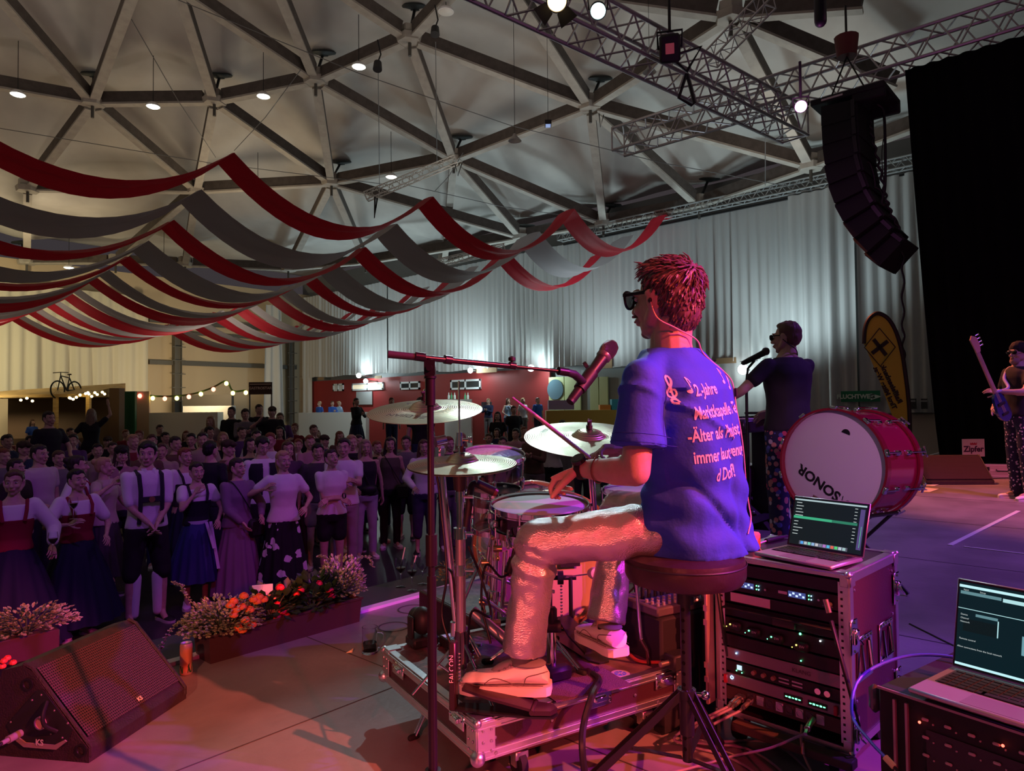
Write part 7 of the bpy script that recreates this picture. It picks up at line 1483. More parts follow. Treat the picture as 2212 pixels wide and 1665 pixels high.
# ================================================================ silver case, card, glasses at right
sc_ = PZ(2085, 1028, 0); sd_ = PZ(2195, 1030, 0); a_ = math.atan2((sd_-sc_).y, (sd_-sc_).x); SXv = V((cos(a_), sin(a_), 0)); SYv = V((-sin(a_), cos(a_), 0)); sw = (sd_-sc_).length
t = thing('silver_case', 'silver instrument case standing on the stage in front of the black curtain', 'case', sc_, a_); b = MB(); b.box(sc_+SXv*sw/2+SYv*.1+V((0, 0, .095)), (sw, .2, .19), ZR(a_), bev=.012); b.build('case_body', mat('case_silver', (.50, .45, .45), .4, .6), t)
b = MB();
for zz_ in (.008, .10, .185): b.box(sc_+SXv*sw/2+SYv*-.003+V((0, 0, zz_)), (sw, .006, .012), ZR(a_))
for xx in (.01, sw-.01): b.box(sc_+SXv*xx-SYv*.003+V((0, 0, .095)), (.02, .006, .19), ZR(a_))
b.build('edge_profile', ALU, t); b = MB(); q = sc_+SXv*sw*.62; b.tube([q+V((0, 0, .11)), q-SYv*.03+V((0, 0, .09)), q-SYv*.03+SXv*.16+V((0, 0, .09)), q+SXv*.16+V((0, 0, .11))], .008, n=8); b.build('handle', BLACKP, t)
for f in (.2, .45, .9): b = MB(); b.box(sc_+SXv*sw*f-SYv*.006+V((0, 0, .12)), (.05, .012, .06), ZR(a_), bev=.004); b.build('latch', BLACKM, t)
zc_ = PZ(2104, 1022, .19)
zq = sc_+SXv*sw*.16+SYv*.1+V((0, 0, .19)); cardD = (zq-CAM).dot(F0); za = P(2079, 986, cardD); zb_ = P(2127, 986, cardD); zt_ = P(2079, 948, cardD).z
t = thing('beer_sign', 'square white sign lettered Zipfer standing on the silver case', 'sign', V(((za.x+zb_.x)/2, (za.y+zb_.y)/2, .19))); b = MB(); yd = (zb_-za); yd.z = 0; sl = yd.length; yd.normalize(); b.box((za+zb_)/2+V((0, 0, (zt_-za.z)/2)), (sl, .01, zt_-za.z), ZR(math.atan2(yd.y, yd.x))); b.build('board', mat('sign_white', (.72, .62, .62), .5), t)
nz = V((yd.y, -yd.x, 0)); cc = (za+zb_)/2+V((0, 0, (zt_-za.z)*.42))+nz*.008; tb = text_mb('Zipfer', sl*.36, bold=.004); tb.xf(plane_M(cc, yd, (0, 0, 1))); tb.build('lettering', mat('sign_ink', (.05, .01, .05), .5), t, fixn=False)
b = MB(); cr = (za+zb_)/2+V((0, 0, (zt_-za.z)*.74))+nz*.008
for k in (-1, 0, 1): b.add([cr+yd*(k*.035-.016)-V((0, 0, .02)), cr+yd*(k*.035+.016)-V((0, 0, .02)), cr+yd*(k*.035+.02)+V((0, 0, .02)), cr+yd*(k*.035), cr+yd*(k*.035-.02)+V((0, 0, .02))], [(0, 1, 2, 3), (0, 3, 4)])
b.build('crown_logo', mat('crown_red', (.5, .02, .06), .5), t, fixn=False)
for xx in (-.25, .25): b = MB(); q = (za+zb_)/2+yd*sl*xx; q.z = .19; b.tube([q-nz*-.0+V((0, 0, za.z-.19+.03)), q+nz*.012, q+nz*.05], .008, n=6); b.build('easel_foot', BLACKP, t)
for x_, l in ((2091, 'glass with red drink beside the silver case'), (2078, 'second glass with red drink at the end of the silver case')):
 q = PZ(x_, 1031, 0); t = thing('tumbler', l, 'glass', q); b = MB(); b.lathe([(.0001, 0), (.06, 0), (.066, .17), (.062, .17), (.057, .01)], q, n=20); b.build('glass_body', GLASS, t); b = MB(); b.lathe([(.0001, .01), (.056, .012), (.060, .11), (.0001, .11)], q, n=20); b.build('drink', mat('red_drink', (.75, .04, .05), .2, trans=.3), t)
q = PZ(1985, 1052, 0); b = MB(); rnd = random.Random(3)
q = PZ(1975, 1056, 0); b = MB(); b.hull([q+V((rnd.uniform(-.16, .16), rnd.uniform(-.12, .12), rnd.uniform(0, .16))) for _ in range(30)]); tag(b.build('fabric_bag', mat('dark_bag', (.03, .03, .05), .8)), 'dark crumpled bag on the floor below the red drum', 'bag')
for x_, y_, l in ((2010, 1045, 'pale sheet of paper on the stage right of the red drum'), (2000, 1058, 'second pale sheet of paper nearer the red drum')):
 a0 = PZ(x_-22, y_, .003); b = MB(); b.prism([PZ(x_-26, y_+3, .003), PZ(x_+8, y_+5, .003), PZ(x_+28, y_-2, .003), PZ(x_-4, y_-5, .003)], (0, 0, .002)); tag(b.build('paper_sheet', mat('paper', (.8, .72, .7), .6)), l, 'paper')
cable([PZ(2030, 1046, 0), PZ(2090, 1038, 0), PZ(2150, 1034, 0), PZ(2212, 1032, 0)], .01, M_CB, 'thin black cable across the stage below the silver case')
# ================================================================ line array
LA = P(1832, 240, 12.0); t0 = LA.z
ARR = thing('line_array', 'curved black line array of stacked loudspeakers hanging from the truss', 'speaker', LA)
pth = [(1830, 262, 0), (1832, 300, -2), (1835, 340, -6), (1840, 380, -11), (1850, 418, -17), (1864, 454, -24), (1882, 487, -31), (1903, 517, -38), (1926, 545, -44)]
fy = V((0, 1, 0)); wx = V((1, 0, 0))
M_ARR = mat('array_black', (.010, .009, .014), .7)
pos = [P(x_, y_, 12.0) for x_, y_, _ in pth]
for i, ((x_, y_, a_), p) in enumerate(zip(pth, pos)):
 a_ = rad(a_); ff = V((0, cos(a_), sin(a_))); up_ = V((0, -sin(a_), cos(a_))); b = MB(); h_ = .17; R_ = Matrix((wx, ff, up_)).transposed()
 b.hull([p+R_ @ V((x__, y__, z__)) for x__, y__, z__ in [(sx_*.52, .26, sz_*h_) for sx_ in (-1, 1) for sz_ in (-1, 1)]+[(sx_*.48, -.30, sz_*(h_-.02)) for sx_ in (-1, 1) for sz_ in (-1, 1)]]); b.build('cabinet', M_ARR, ARR, ang=20)
 b = MB(); b.box(p+R_ @ V((0, .265, 0)), (1.0, .012, .30), R_); b.build('grille', mat('array_grille', (.014, .012, .018), .6, bump=.6, bscale=60), ARR)
 b = MB(); b.box(p+R_ @ V((-.53, -.24, 0)), (.02, .06, .28), R_); b.box(p+R_ @ V((.53, -.24, 0)), (.02, .06, .28), R_); b.build('rigging_bar', mat('rig_grey', (.035, .03, .04), .4, .7), ARR)
b = MB(); b.box(LA+V((0, -.12, .10)), (1.05, 1.15, .10), bev=.01); b.box(LA+V((-.45, -.45, .02)), (.12, .5, .22), bev=.02); b.box(LA+V((.45, -.45, .02)), (.12, .5, .22), bev=.02); b.build('bumper_frame', M_ARR, ARR)
b = MB(); b.box(LA+V((-.53, .1, .10)), (.01, .34, .03)); b.build('label_strip', mat('pale_print', (.75, .7, .7), .5), ARR)
for s in (-1, 1): b = MB(); b.tube([LA+V((0, s*.35, .15)), LA+V((0, 0, .95))], .014, n=6); b.build('sling', BLACKM, ARR)
q = LA+V((0, 0, .95)); t = thing('chain_hoist', 'dark red chain hoist above the line array', 'hoist', q); b = MB(); b.cyl(q+V((0, 0, 0)), q+V((0, 0, .35)), .16, .20, n=14); b.build('hoist_body', mat('hoist_red', (.15, .03, .03), .6), t); b = MB(); b.cyl(q+V((0, 0, .35)), q+V((0, 0, .9)), .02, n=8); b.build('hook_rod', BLACKM, t)
def wavy(pts, r, amp, k, m, label):
 pp = bez(pts, 160); out = []
 for i, p in enumerate(pp): out.append(p+R0*amp*sin(i*k))
 b = MB(); b.tube(out, r, n=6); return tag(b.build('hanging_cable', m), label, 'cable')
DA = 11.75
wavy([P(1880, 262, DA), P(1885, 300, DA), P(1900, 360, DA), P(1912, 420, DA), P(1925, 460, DA), P(1945, 505, DA), P(1950, 560, DA), P(1950, 700, DA), P(1953, 800, DA)], .020, .022, .75, M_CB, 'wavy black chain hanging down past the line array to the banner flag')
for pp, r_, l in (([(1895, 225), (1908, 240), (1912, 300), (1912, 400), (1905, 440), (1918, 440), (1912, 440)], .022, 'thick black cable loop dropping beside the line array'), ([(1862, 290), (1868, 330), (1866, 350), (1878, 352), (1888, 380), (1890, 405), (1880, 395)], .012, 'thin black cable loops behind the upper array cabinets'),
                  ([(1880, 400), (1900, 410), (1906, 425), (1898, 440), (1885, 436), (1890, 418)], .012, 'black cable coil in the middle of the array back'), ([(1905, 470), (1925, 465), (1938, 478), (1940, 498), (1925, 490), (1912, 476), (1930, 470), (1945, 495)], .012, 'black cable bundle behind the lowest array cabinets'), ([(1866, 300), (1858, 330), (1868, 365), (1872, 400), (1885, 440), (1900, 470)], .014, 'black cable following the array back edge'), ([(1908, 300), (1905, 340), (1910, 420), (1902, 445), (1890, 470)], .008, 'thin cable between the thick loop and the array')):
 b = MB(); b.tube(bez([P(x_, y_, DA) for x_, y_ in pp], 50), r_, n=6); tag(b.build('array_cable', M_CB), l, 'cable')
# ================================================================ lamps on the trusses
def par(name, label, c, tgt, r, L, lens, doors=False, body=BLACKP):
 t = thing(name, label, 'lamp', c); d = (V(tgt)-c).normalized(); x, y, n = frame(d)
 b = MB(); b.lathe([(.0001, -L), (r*.7, -L), (r*.95, -L*.4), (r, 0), (r*.9, .004), (r*.86, -.02)], c, d, n=26); b.build('housing', body, t); b = MB(); b.cyl(c-d*.025, c-d*.018, r*.86, n=26); b.build('lens', lens, t)
 b = MB(); b.tube([c-d*L*.5+x*(r+.01), c-d*L*.5+x*(r+.02)+V((0, 0, r*1.5)), c-d*L*.5-x*(r+.02)+V((0, 0, r*1.5)), c-d*L*.5-x*(r+.01)], .012, n=6); b.cyl(c-d*L*.5+V((0, 0, r*1.5)), c-d*L*.5+V((0, 0, r*1.5+.5)), .02, n=8); b.build('yoke', BLACKM, t)
 if doors:
  b = MB()
  for k in range(4):
   a = PI/2*k+.6; e = x*cos(a)+y*sin(a); f = e.cross(d); b.add([c+e*r*.9+f*r*.6, c+e*r*.9-f*r*.6, c+e*r*2.0-f*r*.9+d*r*.7, c+e*r*2.0+f*r*.9+d*r*.7, c+e*r*.9+f*r*.6+d*.006, c+e*r*.9-f*r*.6+d*.006, c+e*r*2.0-f*r*.9+d*(r*.7+.006), c+e*r*2.0+f*r*.9+d*(r*.7+.006)], [(0, 1, 2, 3), (4, 5, 6, 7), (0, 1, 5, 4), (2, 3, 7, 6), (1, 2, 6, 5), (0, 3, 7, 4)])
  b.build('barn_doors', BLACKP, t)
 return t
par('spotlight', 'warm glowing spotlight with black barn doors at the top edge', P(1203, 3, 9.0), (2, 1.5, 1), .14, .3, mat('lens_warm', (1, .8, .5), .3, emit=(1, .70, .32), es=7), doors=True)
par('spotlight', 'pale green white spotlight just right of the warm one', P(1292, 24, 9.4), (2, 1.3, 1), .115, .3, mat('lens_cool', (.7, 1, .95), .3, emit=(.62, 1, .93), es=7))
PM = P(1730, 230, 9.5); par('spotlight', 'bright magenta stage light left of the line array', PM, CAM, .085, .2, mat('lens_magenta', (1, .6, 1), .3, emit=(1, .45, .95), es=26))
q = P(1447, 105, 11.5); t = thing('square_lamp', 'square black moving lamp with dim red window under the upper truss', 'lamp', q); d = (CAM-q).normalized(); x, y, n = frame(d); Rq = Matrix((x, y, n)).transposed(); b = MB(); b.box(q, (.34, .44, .30), Rq, bev=.04); b.build('housing', BLACKP, t); b = MB(); b.box(q+d*.155, (.14, .16, .01), Rq, bev=.03); b.build('lens', mat('dim_red_lens', (.25, .05, .07), .3, emit=(.5, .08, .12), es=.25), t)
b = MB(); b.tube([q+Rq @ V((-.19, 0, 0)), q+Rq @ V((-.2, .26, 0)), q+Rq @ V((.2, .26, 0)), q+Rq @ V((.19, 0, 0))], .02, n=6); b.cyl(q+Rq @ V((0, .26, 0)), q+Rq @ V((0, .26, 0))+V((0, 0, .55)), .025, n=8); b.build('yoke', BLACKM, t)
q = P(1772, 20, 9.0); b = MB(); b.capsule(q-V((0, 0, .16)), q+V((0, 0, .35)), .075, n=14); tag(recenter(b.build('hanging_cylinder', mat('dark_cylinder', (.012, .012, .02), .5))), 'dark rounded cylinder hanging from above at the top edge', 'hoist')
for x_, y_, l, nm in ((940, 60, 'small black spot lamp clamped near the highest roof joint', 'roof_spot'), (816, 135, 'small black spot lamp hanging from the roof beam with a cable loop', 'roof_spot')):
 q = P(x_, y_, 18); t = thing(nm, l, 'lamp', q); b = MB(); b.cyl(q, q-V((.05, .05, .22)), .10, .12, n=14); b.build('housing', BLACKP, t); b = MB(); b.tube([q+V((0, 0, .0)), q+V((.1, 0, .25)), q+V((0, 0, .6))], .02, n=6); b.build('bracket', BLACKM, t)
for x_, y_, l in ((1403, 152, 'small horn speaker under the roof behind the square lamp'), (1112, 300, 'small horn speaker under the roof beam above the second drape')):
 q = P(x_, y_, 16); t = thing('horn_speaker', l, 'speaker', q); b = MB(); b.lathe([(.03, .12), (.06, .06), (.16, -.05), (.15, -.05), (.04, .05)], q, n=18); b.build('horn', mat('horn_grey', (.3, .29, .27), .5), t); b = MB(); b.cyl(q+V((0, 0, .1)), V((q.x, q.y, dome(q.x, q.y)-.1)), .006, n=6); b.build('bracket', BLACKM, t)
q = P(1184, 267, 17); t = thing('small_floodlight', 'small square floodlight with bluish face on the roof beam', 'lamp', q); b = MB(); b.box(q, (.24, .16, .10), ZR(.7)); b.build('housing', BLACKP, t); b = MB(); b.box(q-V((0, 0, .052)), (.20, .12, .01), ZR(.7)); b.build('lens', mat('blue_face', (.4, .5, .8), .3, emit=(.35, .5, 1), es=.5), t); b = MB(); b.cyl(q, V((q.x, q.y, dome(q.x, q.y)-.1)), .006, n=6); b.build('bracket', BLACKM, t)
for x_, y_, r_, l in ((775, 811, .13, 'white work lamp shining on the curtain left of the crash cymbal'), (790, 823, .12, 'white work lamp just above the lit gallery window'), (1016, 800, .12, 'white work lamp on the curtain behind the boom arm'), (1147, 795, .14, 'bright white work lamp on the curtain left of the microphone'), (1605, 798, .17, 'bright white work lamp beside the keyboard player microphone')):
 q = PX(x_, y_, 22.0); t = thing('work_lamp', l, 'lamp', q, 0, 'work lamps along the white curtains'); b = MB(); b.lathe([(r_*1.05, -.06), (r_*1.1, 0), (r_, .01)], q, (CAM-q), n=18); b.cyl(q, V((23.04, q.y, q.z)), .03, n=8); b.build('housing', STEEL, t); b = MB(); b.ell(q, (r_, r_, r_), n=14, k=10); b.build('bulb', mat('bulb_cool', (1, 1, 1), .3, emit=(.82, .97, 1), es=22), t)
# ================================================================ audience
def gp(px, d, z=-1.0, py=900):
 q = P(px, py, d); return V((q.x, q.y, z))
def yaw_to(q, tgt): v = V(tgt)-q; return math.atan2(v.x, -v.y)
STG = V((2.2, 1.0, 0))
def ex_braces(t, J, Hm):
 m = mat('dark_suede', (.02, .02, .03), .7)
 for s in (-1, 1): b = MB(); b.tube([V((s*.10, -.125, .98)), V((s*.095, -.152, 1.15)), V((s*.095, -.160, 1.30)), V((s*.10, -.115, 1.44)), V((s*.10, .0, 1.472)), V((s*.09, .12, 1.40)), V((s*.05, .145, 1.1))], .020, n=6); b.build('brace', m, t, world=False)
 b = MB(); b.box((0, -.158, 1.21), (.19, .022, .055), bev=.006); b.build('chest_strap', m, t, world=False)
 b = MB(); b.lathe([(.0001, 0), (.028, 0), (.028, .006), (.0001, .006)], (0, -.17, 1.21), (0, -1, 0), n=14); b.build('badge', mat('badge_brown', (.25, .12, .05), .5), t, world=False)
def ex_collar(t, J, Hm):
 b = MB();
 for s in (-1, 1): b.hull([V((s*.012, -.095, 1.455)), V((s*.065, -.045, 1.50)), V((s*.055, -.105, 1.43)), V((s*.03, -.085, 1.50)), V((s*.06, -.05, 1.48))])
 b.build('collar', cloth('t_78_76_78', (.78, .76, .78)), t, world=False)
def ex_apron(c, ribbon=True):
 def f(t, J, Hm):
  m = cloth('apron_%02d' % int(c[0]*99), c); b = skirt_mb(1.03, .36, .150, .275, 8, .012, arc=(PI*1.28, PI*1.72)); b.build('apron', m, t, world=False, fixn=False, ang=180)
  b = MB(); b.lathe([(.142, 1.01), (.150, 1.01), (.150, 1.05), (.142, 1.05)], n=30, close=True); b.v = [V((p.x, p.y*.9, p.z)) for p in b.v]; rb = cloth('ribbon', (.6, .55, .7)); b.build('waist_ribbon', rb, t, world=False)
  for a, L in ((.11, .55), (.06, .30)): b = MB(); b.loft([[V((a+.02+dx*w+k*.05, -.13-k*.16, 1.03-L*k)) for dx, w in ((-1, .018), (1, .018))]+[V((a+.02+w+k*.05, -.136-k*.16, 1.03-L*k)) for w in (.018, -.018)] for k in (0, .5, 1)]); b.build('ribbon_tail', rb, t, world=False)
 return f
def ex_bag(t, J, Hm):
 b = MB(); b.box((.17, -.16, .90), (.20, .09, .22), bev=.03); b.build('shoulder_bag', mat('bag_black', (.015, .013, .016), .5), t, world=False); b = MB(); b.tube(bez([V((.17, -.14, 1.0)), V((.05, -.155, 1.2)), V((-.07, -.11, 1.42)), V((-.11, .0, 1.47)), V((-.06, .13, 1.3)), V((.12, .08, 1.0))], 24), .007, n=6); b.build('bag_strap', MC['bag_black'], t, world=False)
def ex_waistbag(t, J, Hm):
 b = MB(); b.ell((.03, -.16, 1.02), (.11, .05, .07)); b.build('belt_bag', MC['bag_black'], t, world=False); b = MB(); b.tube(bez([V((.05, -.15, 1.05)), V((-.06, -.13, 1.3)), V((-.12, -.02, 1.46)), V((-.05, .13, 1.3))], 20), .009, n=6); b.build('bag_strap', MC['bag_black'], t, world=False)
def ex_belt(t, J, Hm):
 b = MB(); b.lathe([(.158, .955), (.165, .955), (.165, .99), (.158, .99)], n=30, close=True); b.v = [V((p.x, p.y*.78, p.z)) for p in b.v]; b.build('belt', mat('belt_brown', (.08, .04, .03), .5), t, world=False)
def ex_knee_band(t, J, Hm):
 for s in (-1, 1): b = MB(); b.capsule((s*.102, -.004, .455), (s*.105, .016, .10), .060, .044); o = remesh(b, .014, 2); o.build('knee_sock', cloth('white_sock', (.78, .76, .78)), t, world=False)
def ex_vest(c):
 def f(t, J, Hm): b = MB(); torso(b, 'm', .98, 1.43, .026); o = remesh(b, .017, 2); o.v = [p for p in o.v]; b2 = MB(); b2.v = o.v; fs = [f_ for f_ in o.f if not all(abs(o.v[i].x) < .05 and o.v[i].y < 0 for i in f_)]; b2.f = fs; b2.m = [0]*len(fs); b2.build('waistcoat', cloth('vest_%02d%02d' % (int(c[0]*99), int(c[2]*99)), c), t, world=False)
 return f
def ex_crossdrape(t, J, Hm): pass
def held_glass(label, per, side='R', off=(0, -.03, .08)):
 pass
M_FLW = mat('flower_print_skirt', (.008, .008, .012), .8)
def mk_flower():
 m = M_FLW; N = m.node_tree.nodes; L = m.node_tree.links; tc = N.new('ShaderNodeTexCoord'); v = N.new('ShaderNodeTexVoronoi'); v.inputs['Scale'].default_value = 7.5
 n = N.new('ShaderNodeTexNoise'); n.inputs['Scale'].default_value = 16; mx = N.new('ShaderNodeMix'); mx.data_type = 'VECTOR'; mx.inputs[0].default_value = .06
 L.new(tc.outputs['Object'], n.inputs['Vector']); L.new(tc.outputs['Object'], mx.inputs[4]); L.new(n.outputs['Color'], mx.inputs[5]); L.new(mx.outputs[1], v.inputs['Vector'])
 lt = N.new('ShaderNodeMath'); lt.operation = 'LESS_THAN'; lt.inputs[1].default_value = .36; L.new(v.outputs['Distance'], lt.inputs[0]); c = N.new('ShaderNodeMix'); c.data_type = 'RGBA'; L.new(lt.outputs[0], c.inputs[0]); c.inputs[6].default_value = (.008, .008, .012, 1); c.inputs[7].default_value = (.75, .72, .78, 1); L.new(c.outputs[2], N['Principled BSDF'].inputs['Base Color'])
mk_flower()
DK = (.03, .02, .018); BR = (.10, .05, .03); BL = (.45, .30, .15); BK = (.012, .01, .01); RD = (.22, .07, .03)
NAVY = (.007, .012, .035); BURG = (.25, .012, .03); WHT = (.78, .76, .78); SKW = (.6, .4, .35)
fr = {}
def put(key, px, d, h, label, hy=0, dy=0, **k):
 q = gp(px, d, k.pop('z', -1.0)); fr[key] = person(label, q, yaw_to(q, STG)+dy, h, head_yaw=hy, **k); return fr[key]
put('w1', 32, 6.3, 1.66, 'woman in dark red bodice and white blouse at the left edge, dark navy skirt', dy=-.3, hy=-.2, sex='f', arms=(((.30, -.22, 1.02), (0, -1, 0)), 'raise'), hair='bun', hairc=BR, top=('dirndl', BURG, 0, 1.7), bottom=('skirt', NAVY, .10, .46), shoes=SKW)
put('w2', 168, 6.8, 1.62, 'woman in dark red bodice raising a wine glass in front of her face', hy=.1, dy=.1, sex='f', arms=((.06, -.20, 1.03) and 'fore', ((.16, -.26, 1.22), (0, -.2, 1))), hair='bun', hairc=BK, top=('dirndl', BURG, 0, .7), bottom=('skirt', NAVY, .18, .44), shoes=(.75, .5, .5), head_tilt=-.1)
put('m3', 318, 7.2, 1.86, 'tall young man in white shirt, dark braces, black knee shorts and white socks', hy=-.35, sex='m', arms=('clasp', 'clasp'), hair='full', hairc=BK, top=('shirt', WHT), bottom=('knee', (.015, .012, .014)), shoes=(.012, .01, .01), extras=(ex_braces, ex_collar, ex_knee_band), stance=.14)
put('w4', 425, 7.8, 1.60, 'woman in black bodice and blue skirt with pale ribbon, hand at her chin', hy=.1, sex='f', arms=('fore', 'chin'), hair='bun', hairc=DK, top=('dirndl', (.012, .012, .02), 0, .45), bottom=('skirt', (.02, .03, .14), .33, .32), shoes=(.75, .72, .75), extras=(ex_apron((.04, .055, .20)),))
put('w5', 513, 7.95, 1.63, 'woman in plain mauve wrap dress with black shoulder bag and folded hands', hy=.35, dy=.2, sex='f', arms=('fore', 'clasp'), hair='short', hairc=DK, top=('long', (.24, .15, .24)), bottom=('skirt', (.24, .15, .24), .12, .30), shoes=(.1, .08, .1), extras=(ex_bag,))
o = put('w6', 612, 8.05, 1.70, 'woman in white t-shirt and long black skirt with large white flowers', hy=.25, sex='f', arms=(((.20, -.22, 1.08), (-.6, -.5, .2)), ((.22, -.10, 1.33), (0, 0, 1))), hair='pony', hairc=BL, top=('tee', WHT), bottom=('skirt', (.01, .01, .012), .10, .31), shoes=(.1, .1, .1))
for c in o.children:
 if c.name.startswith('skirt'): c.data.materials.clear(); c.data.materials.append(M_FLW)
put('w7', 716, 8.6, 1.68, 'woman in white top and black shorts hugged from behind by a man', hy=.3, sex='f', arms=('cross', 'cross'), hair='bun', hairc=DK, top=('tee', WHT), bottom=('shorts', (.01, .01, .012)), shoes=(.75, .72, .75), head_tilt=-.25)
put('m7', 742, 8.95, 1.80, 'man in white t-shirt hugging the woman in black shorts', hy=-.2, dy=-.1, sex='m', arms=(((-.02, -.30, 1.30), (-1, 0, 0)), ((.0, -.32, 1.25), (-1, 0, 0))), hair='short', hairc=DK, top=('tee', WHT), bottom=('jeans', (.35, .30, .30)), shoes=(.7, .7, .75))
put('w8', 789, 10.2, 1.72, 'blonde woman in dark sleeveless vest and light jeans with belt bag', sex='f', arms=('down', 'fore'), hair='long', hairc=(.35, .25, .18), top=('sleeveless', (.02, .018, .025)), bottom=('jeans', (.42, .42, .55)), shoes=(.8, .75, .7), extras=(ex_waistbag,))
put('w9', 842, 10.9, 1.72, 'long haired woman in olive top and black trousers with white trainers', sex='f', arms=('down', 'down'), hair='long', hairc=DK, top=('sleeveless', (.10, .08, .06)), bottom=('jeans', (.012, .012, .015)), shoes=(.8, .78, .8), extras=(ex_bag,))
put('w10', 915, 10.4, 1.70, 'woman in white blouse and cuffed dark trousers behind the microphone stand', sex='f', arms=('down', 'fore'), hair='long', hairc=BR, top=('blouse', WHT), bottom=('cuffed', (.05, .04, .10)), shoes=(.012, .012, .012))
put('s1', 168, 7.9, 1.68, 'woman in red waistcoat and white sleeves turned to the right behind the raised glass', dy=1.0, hy=.2, sex='f', arms=('hip', 'hip'), hair='bun', hairc=DK, top=('dirndl', BURG, 0, 1.4), bottom=('skirt', NAVY, .2, .4))
put('s2', 226, 8.15, 1.64, 'woman in beige top smiling to the right between two dirndl wearers', dy=.8, hy=.3, sex='f', arms=('fore', 'raise'), hair='bun', hairc=BL, top=('tee', (.55, .42, .40)), bottom=('skirt', (.05, .04, .05), .3, .3))
put('s3', 263, 8.9, 1.74, 'woman with black cap and long dark hair left of the man in braces', sex='f', arms=('down', 'clap'), hair='cap', hairc=BK, top=('tee', (.35, .18, .22)), bottom=('jeans', (.03, .03, .04)))
put('s4', 86, 8.5, 1.78, 'man in pale pink t-shirt behind the woman at the left edge', dy=.5, sex='m', arms=('down', 'fore'), hair='short', hairc=DK, top=('tee', (.6, .5, .55)), bottom=('trousers', (.03, .03, .04)))
put('s5', 400, 8.9, 1.70, 'woman with reddish hair and braces over white blouse right of the tall young man', dy=.3, sex='f', arms=('down', 'down'), hair='short', hairc=RD, top=('dirndl', (.03, .02, .03), 0, .7), bottom=('skirt', NAVY, .2, .3))
put('s6', 455, 9.0, 1.78, 'man in plain black t-shirt turning away behind the woman with hand at chin', dy=2.2, sex='m', arms=('down', 'down'), hair='short', hairc=BK, top=('tee', (.012, .012, .014)), bottom=('trousers', (.02, .02, .03)))
put('s7', 566, 9.1, 1.82, 'man in dark waistcoat and white sleeves looking down behind the mauve dress', dy=.2, sex='m', arms=('fore', 'down'), hair='full', hairc=BK, top=('long', WHT), bottom=('trousers', (.02, .02, .02)), extras=(ex_vest((.015, .015, .025)),), head_tilt=.3)
put('s8', 622, 9.6, 1.74, 'woman with very long curly brown hair behind the flowered skirt', sex='f', arms=('down', 'down'), hair='long', hairc=BR, top=('tee', (.10, .05, .09)), bottom=('skirt', (.03, .02, .04), .2, .3))
put('s9', 36, 8.1, 1.64, 'woman with short dark hair in black top between pink shirt and left edge', dy=.6, sex='f', arms=('down', 'down'), hair='short', hairc=DK, top=('tee', (.03, .015, .02)), bottom=('trousers', (.03, .03, .04)))
put('s10', 686, 9.6, 1.70, 'man in dark grey t-shirt left of the hugging couple', sex='m', arms=('down', 'down'), hair='full', hairc=BK, top=('tee', (.06, .05, .06)), bottom=('shorts', (.3, .28, .25)), shoes=(.7, .7, .7))
put('b1', 106, 11.5, 1.80, 'broad man in black shirt standing taller than everyone at the left', z=-.62, dy=.4, sex='m', arms=('fore', 'down'), hair='short', hairc=DK, top=('tee', (.014, .014, .018)), bottom=('trousers', (.02, .02, .02)), fingers=False)
put('b2', 197, 14.5, 1.72, 'long haired woman seen from behind dancing on a bench at the left', z=-.5, dy=2.9, sex='f', arms=('hip', 'up'), hair='long', hairc=(.30, .2, .14), top=('tee', (.02, .02, .02)), bottom=('skirt', (.02, .02, .02), .5, .25), fingers=False)
# ---- things in hands
def wineglass(q, label, col=(.7, .18, .05), s=1.0, tilt=0):
 t = thing('wine_glass', label, 'glass', q); b = MB(); b.lathe([(.034, 0), (.034, .002), (.006, .005), (.0035, .02), (.0035, .085), (.008, .092), (.034, .125), (.040, .155), (.034, .20), (.033, .20), (.039, .155), (.033, .126), (.006, .096), (.0001, .095)], q, n=20); b.build('glass_body', GLASS, t)
 b = MB(); b.lathe([(.0001, .096), (.006, .098), (.030, .126), (.035, .145), (.0001, .145)], q, n=20); b.build('drink', mat('drink_amber', col, .1, trans=.2), t); return t
def handpos(k, loc): M = MW[fr[k].name]; return M @ V(loc)
wineglass(handpos('w2', (-.16, -.32, 1.28)), 'wine glass with amber drink raised by the second woman from the left')
wineglass(handpos('w1', (.30, -.36, .97)), 'wine glass held low by the woman at the left edge')
q = handpos('w1', (-.20, -.34, 1.55)); t = thing('sunglasses', 'dark sunglasses held up by the woman at the left edge', 'glasses', q)
for s in (-1, 1): b = MB(); b.ell(q+V((s*.035, -.02, 0)), (.030, .006, .022)); b.build('lens', MC['gloss_black'], t)
b = MB(); b.tube([q+V((-.065, 0, .01)), q+V((0, -.025, .012)), q+V((.065, 0, .01))], .004, n=6); b.build('frame', MC['gloss_black'], t)
wineglass(handpos('s2', (-.22, -.32, 1.50)), 'wine glass tilted in the hand of the woman in beige')
q = handpos('w7', (.10, -.28, 1.18)); b = MB(); b.lathe([(.032, -.01), (.035, 0), (.032, .01)], q, (1, 0, 0), n=16); tag(recenter(b.build('wristwatch', BLACKP)), 'dark wristwatch on the arm of the woman in black shorts', 'watch')
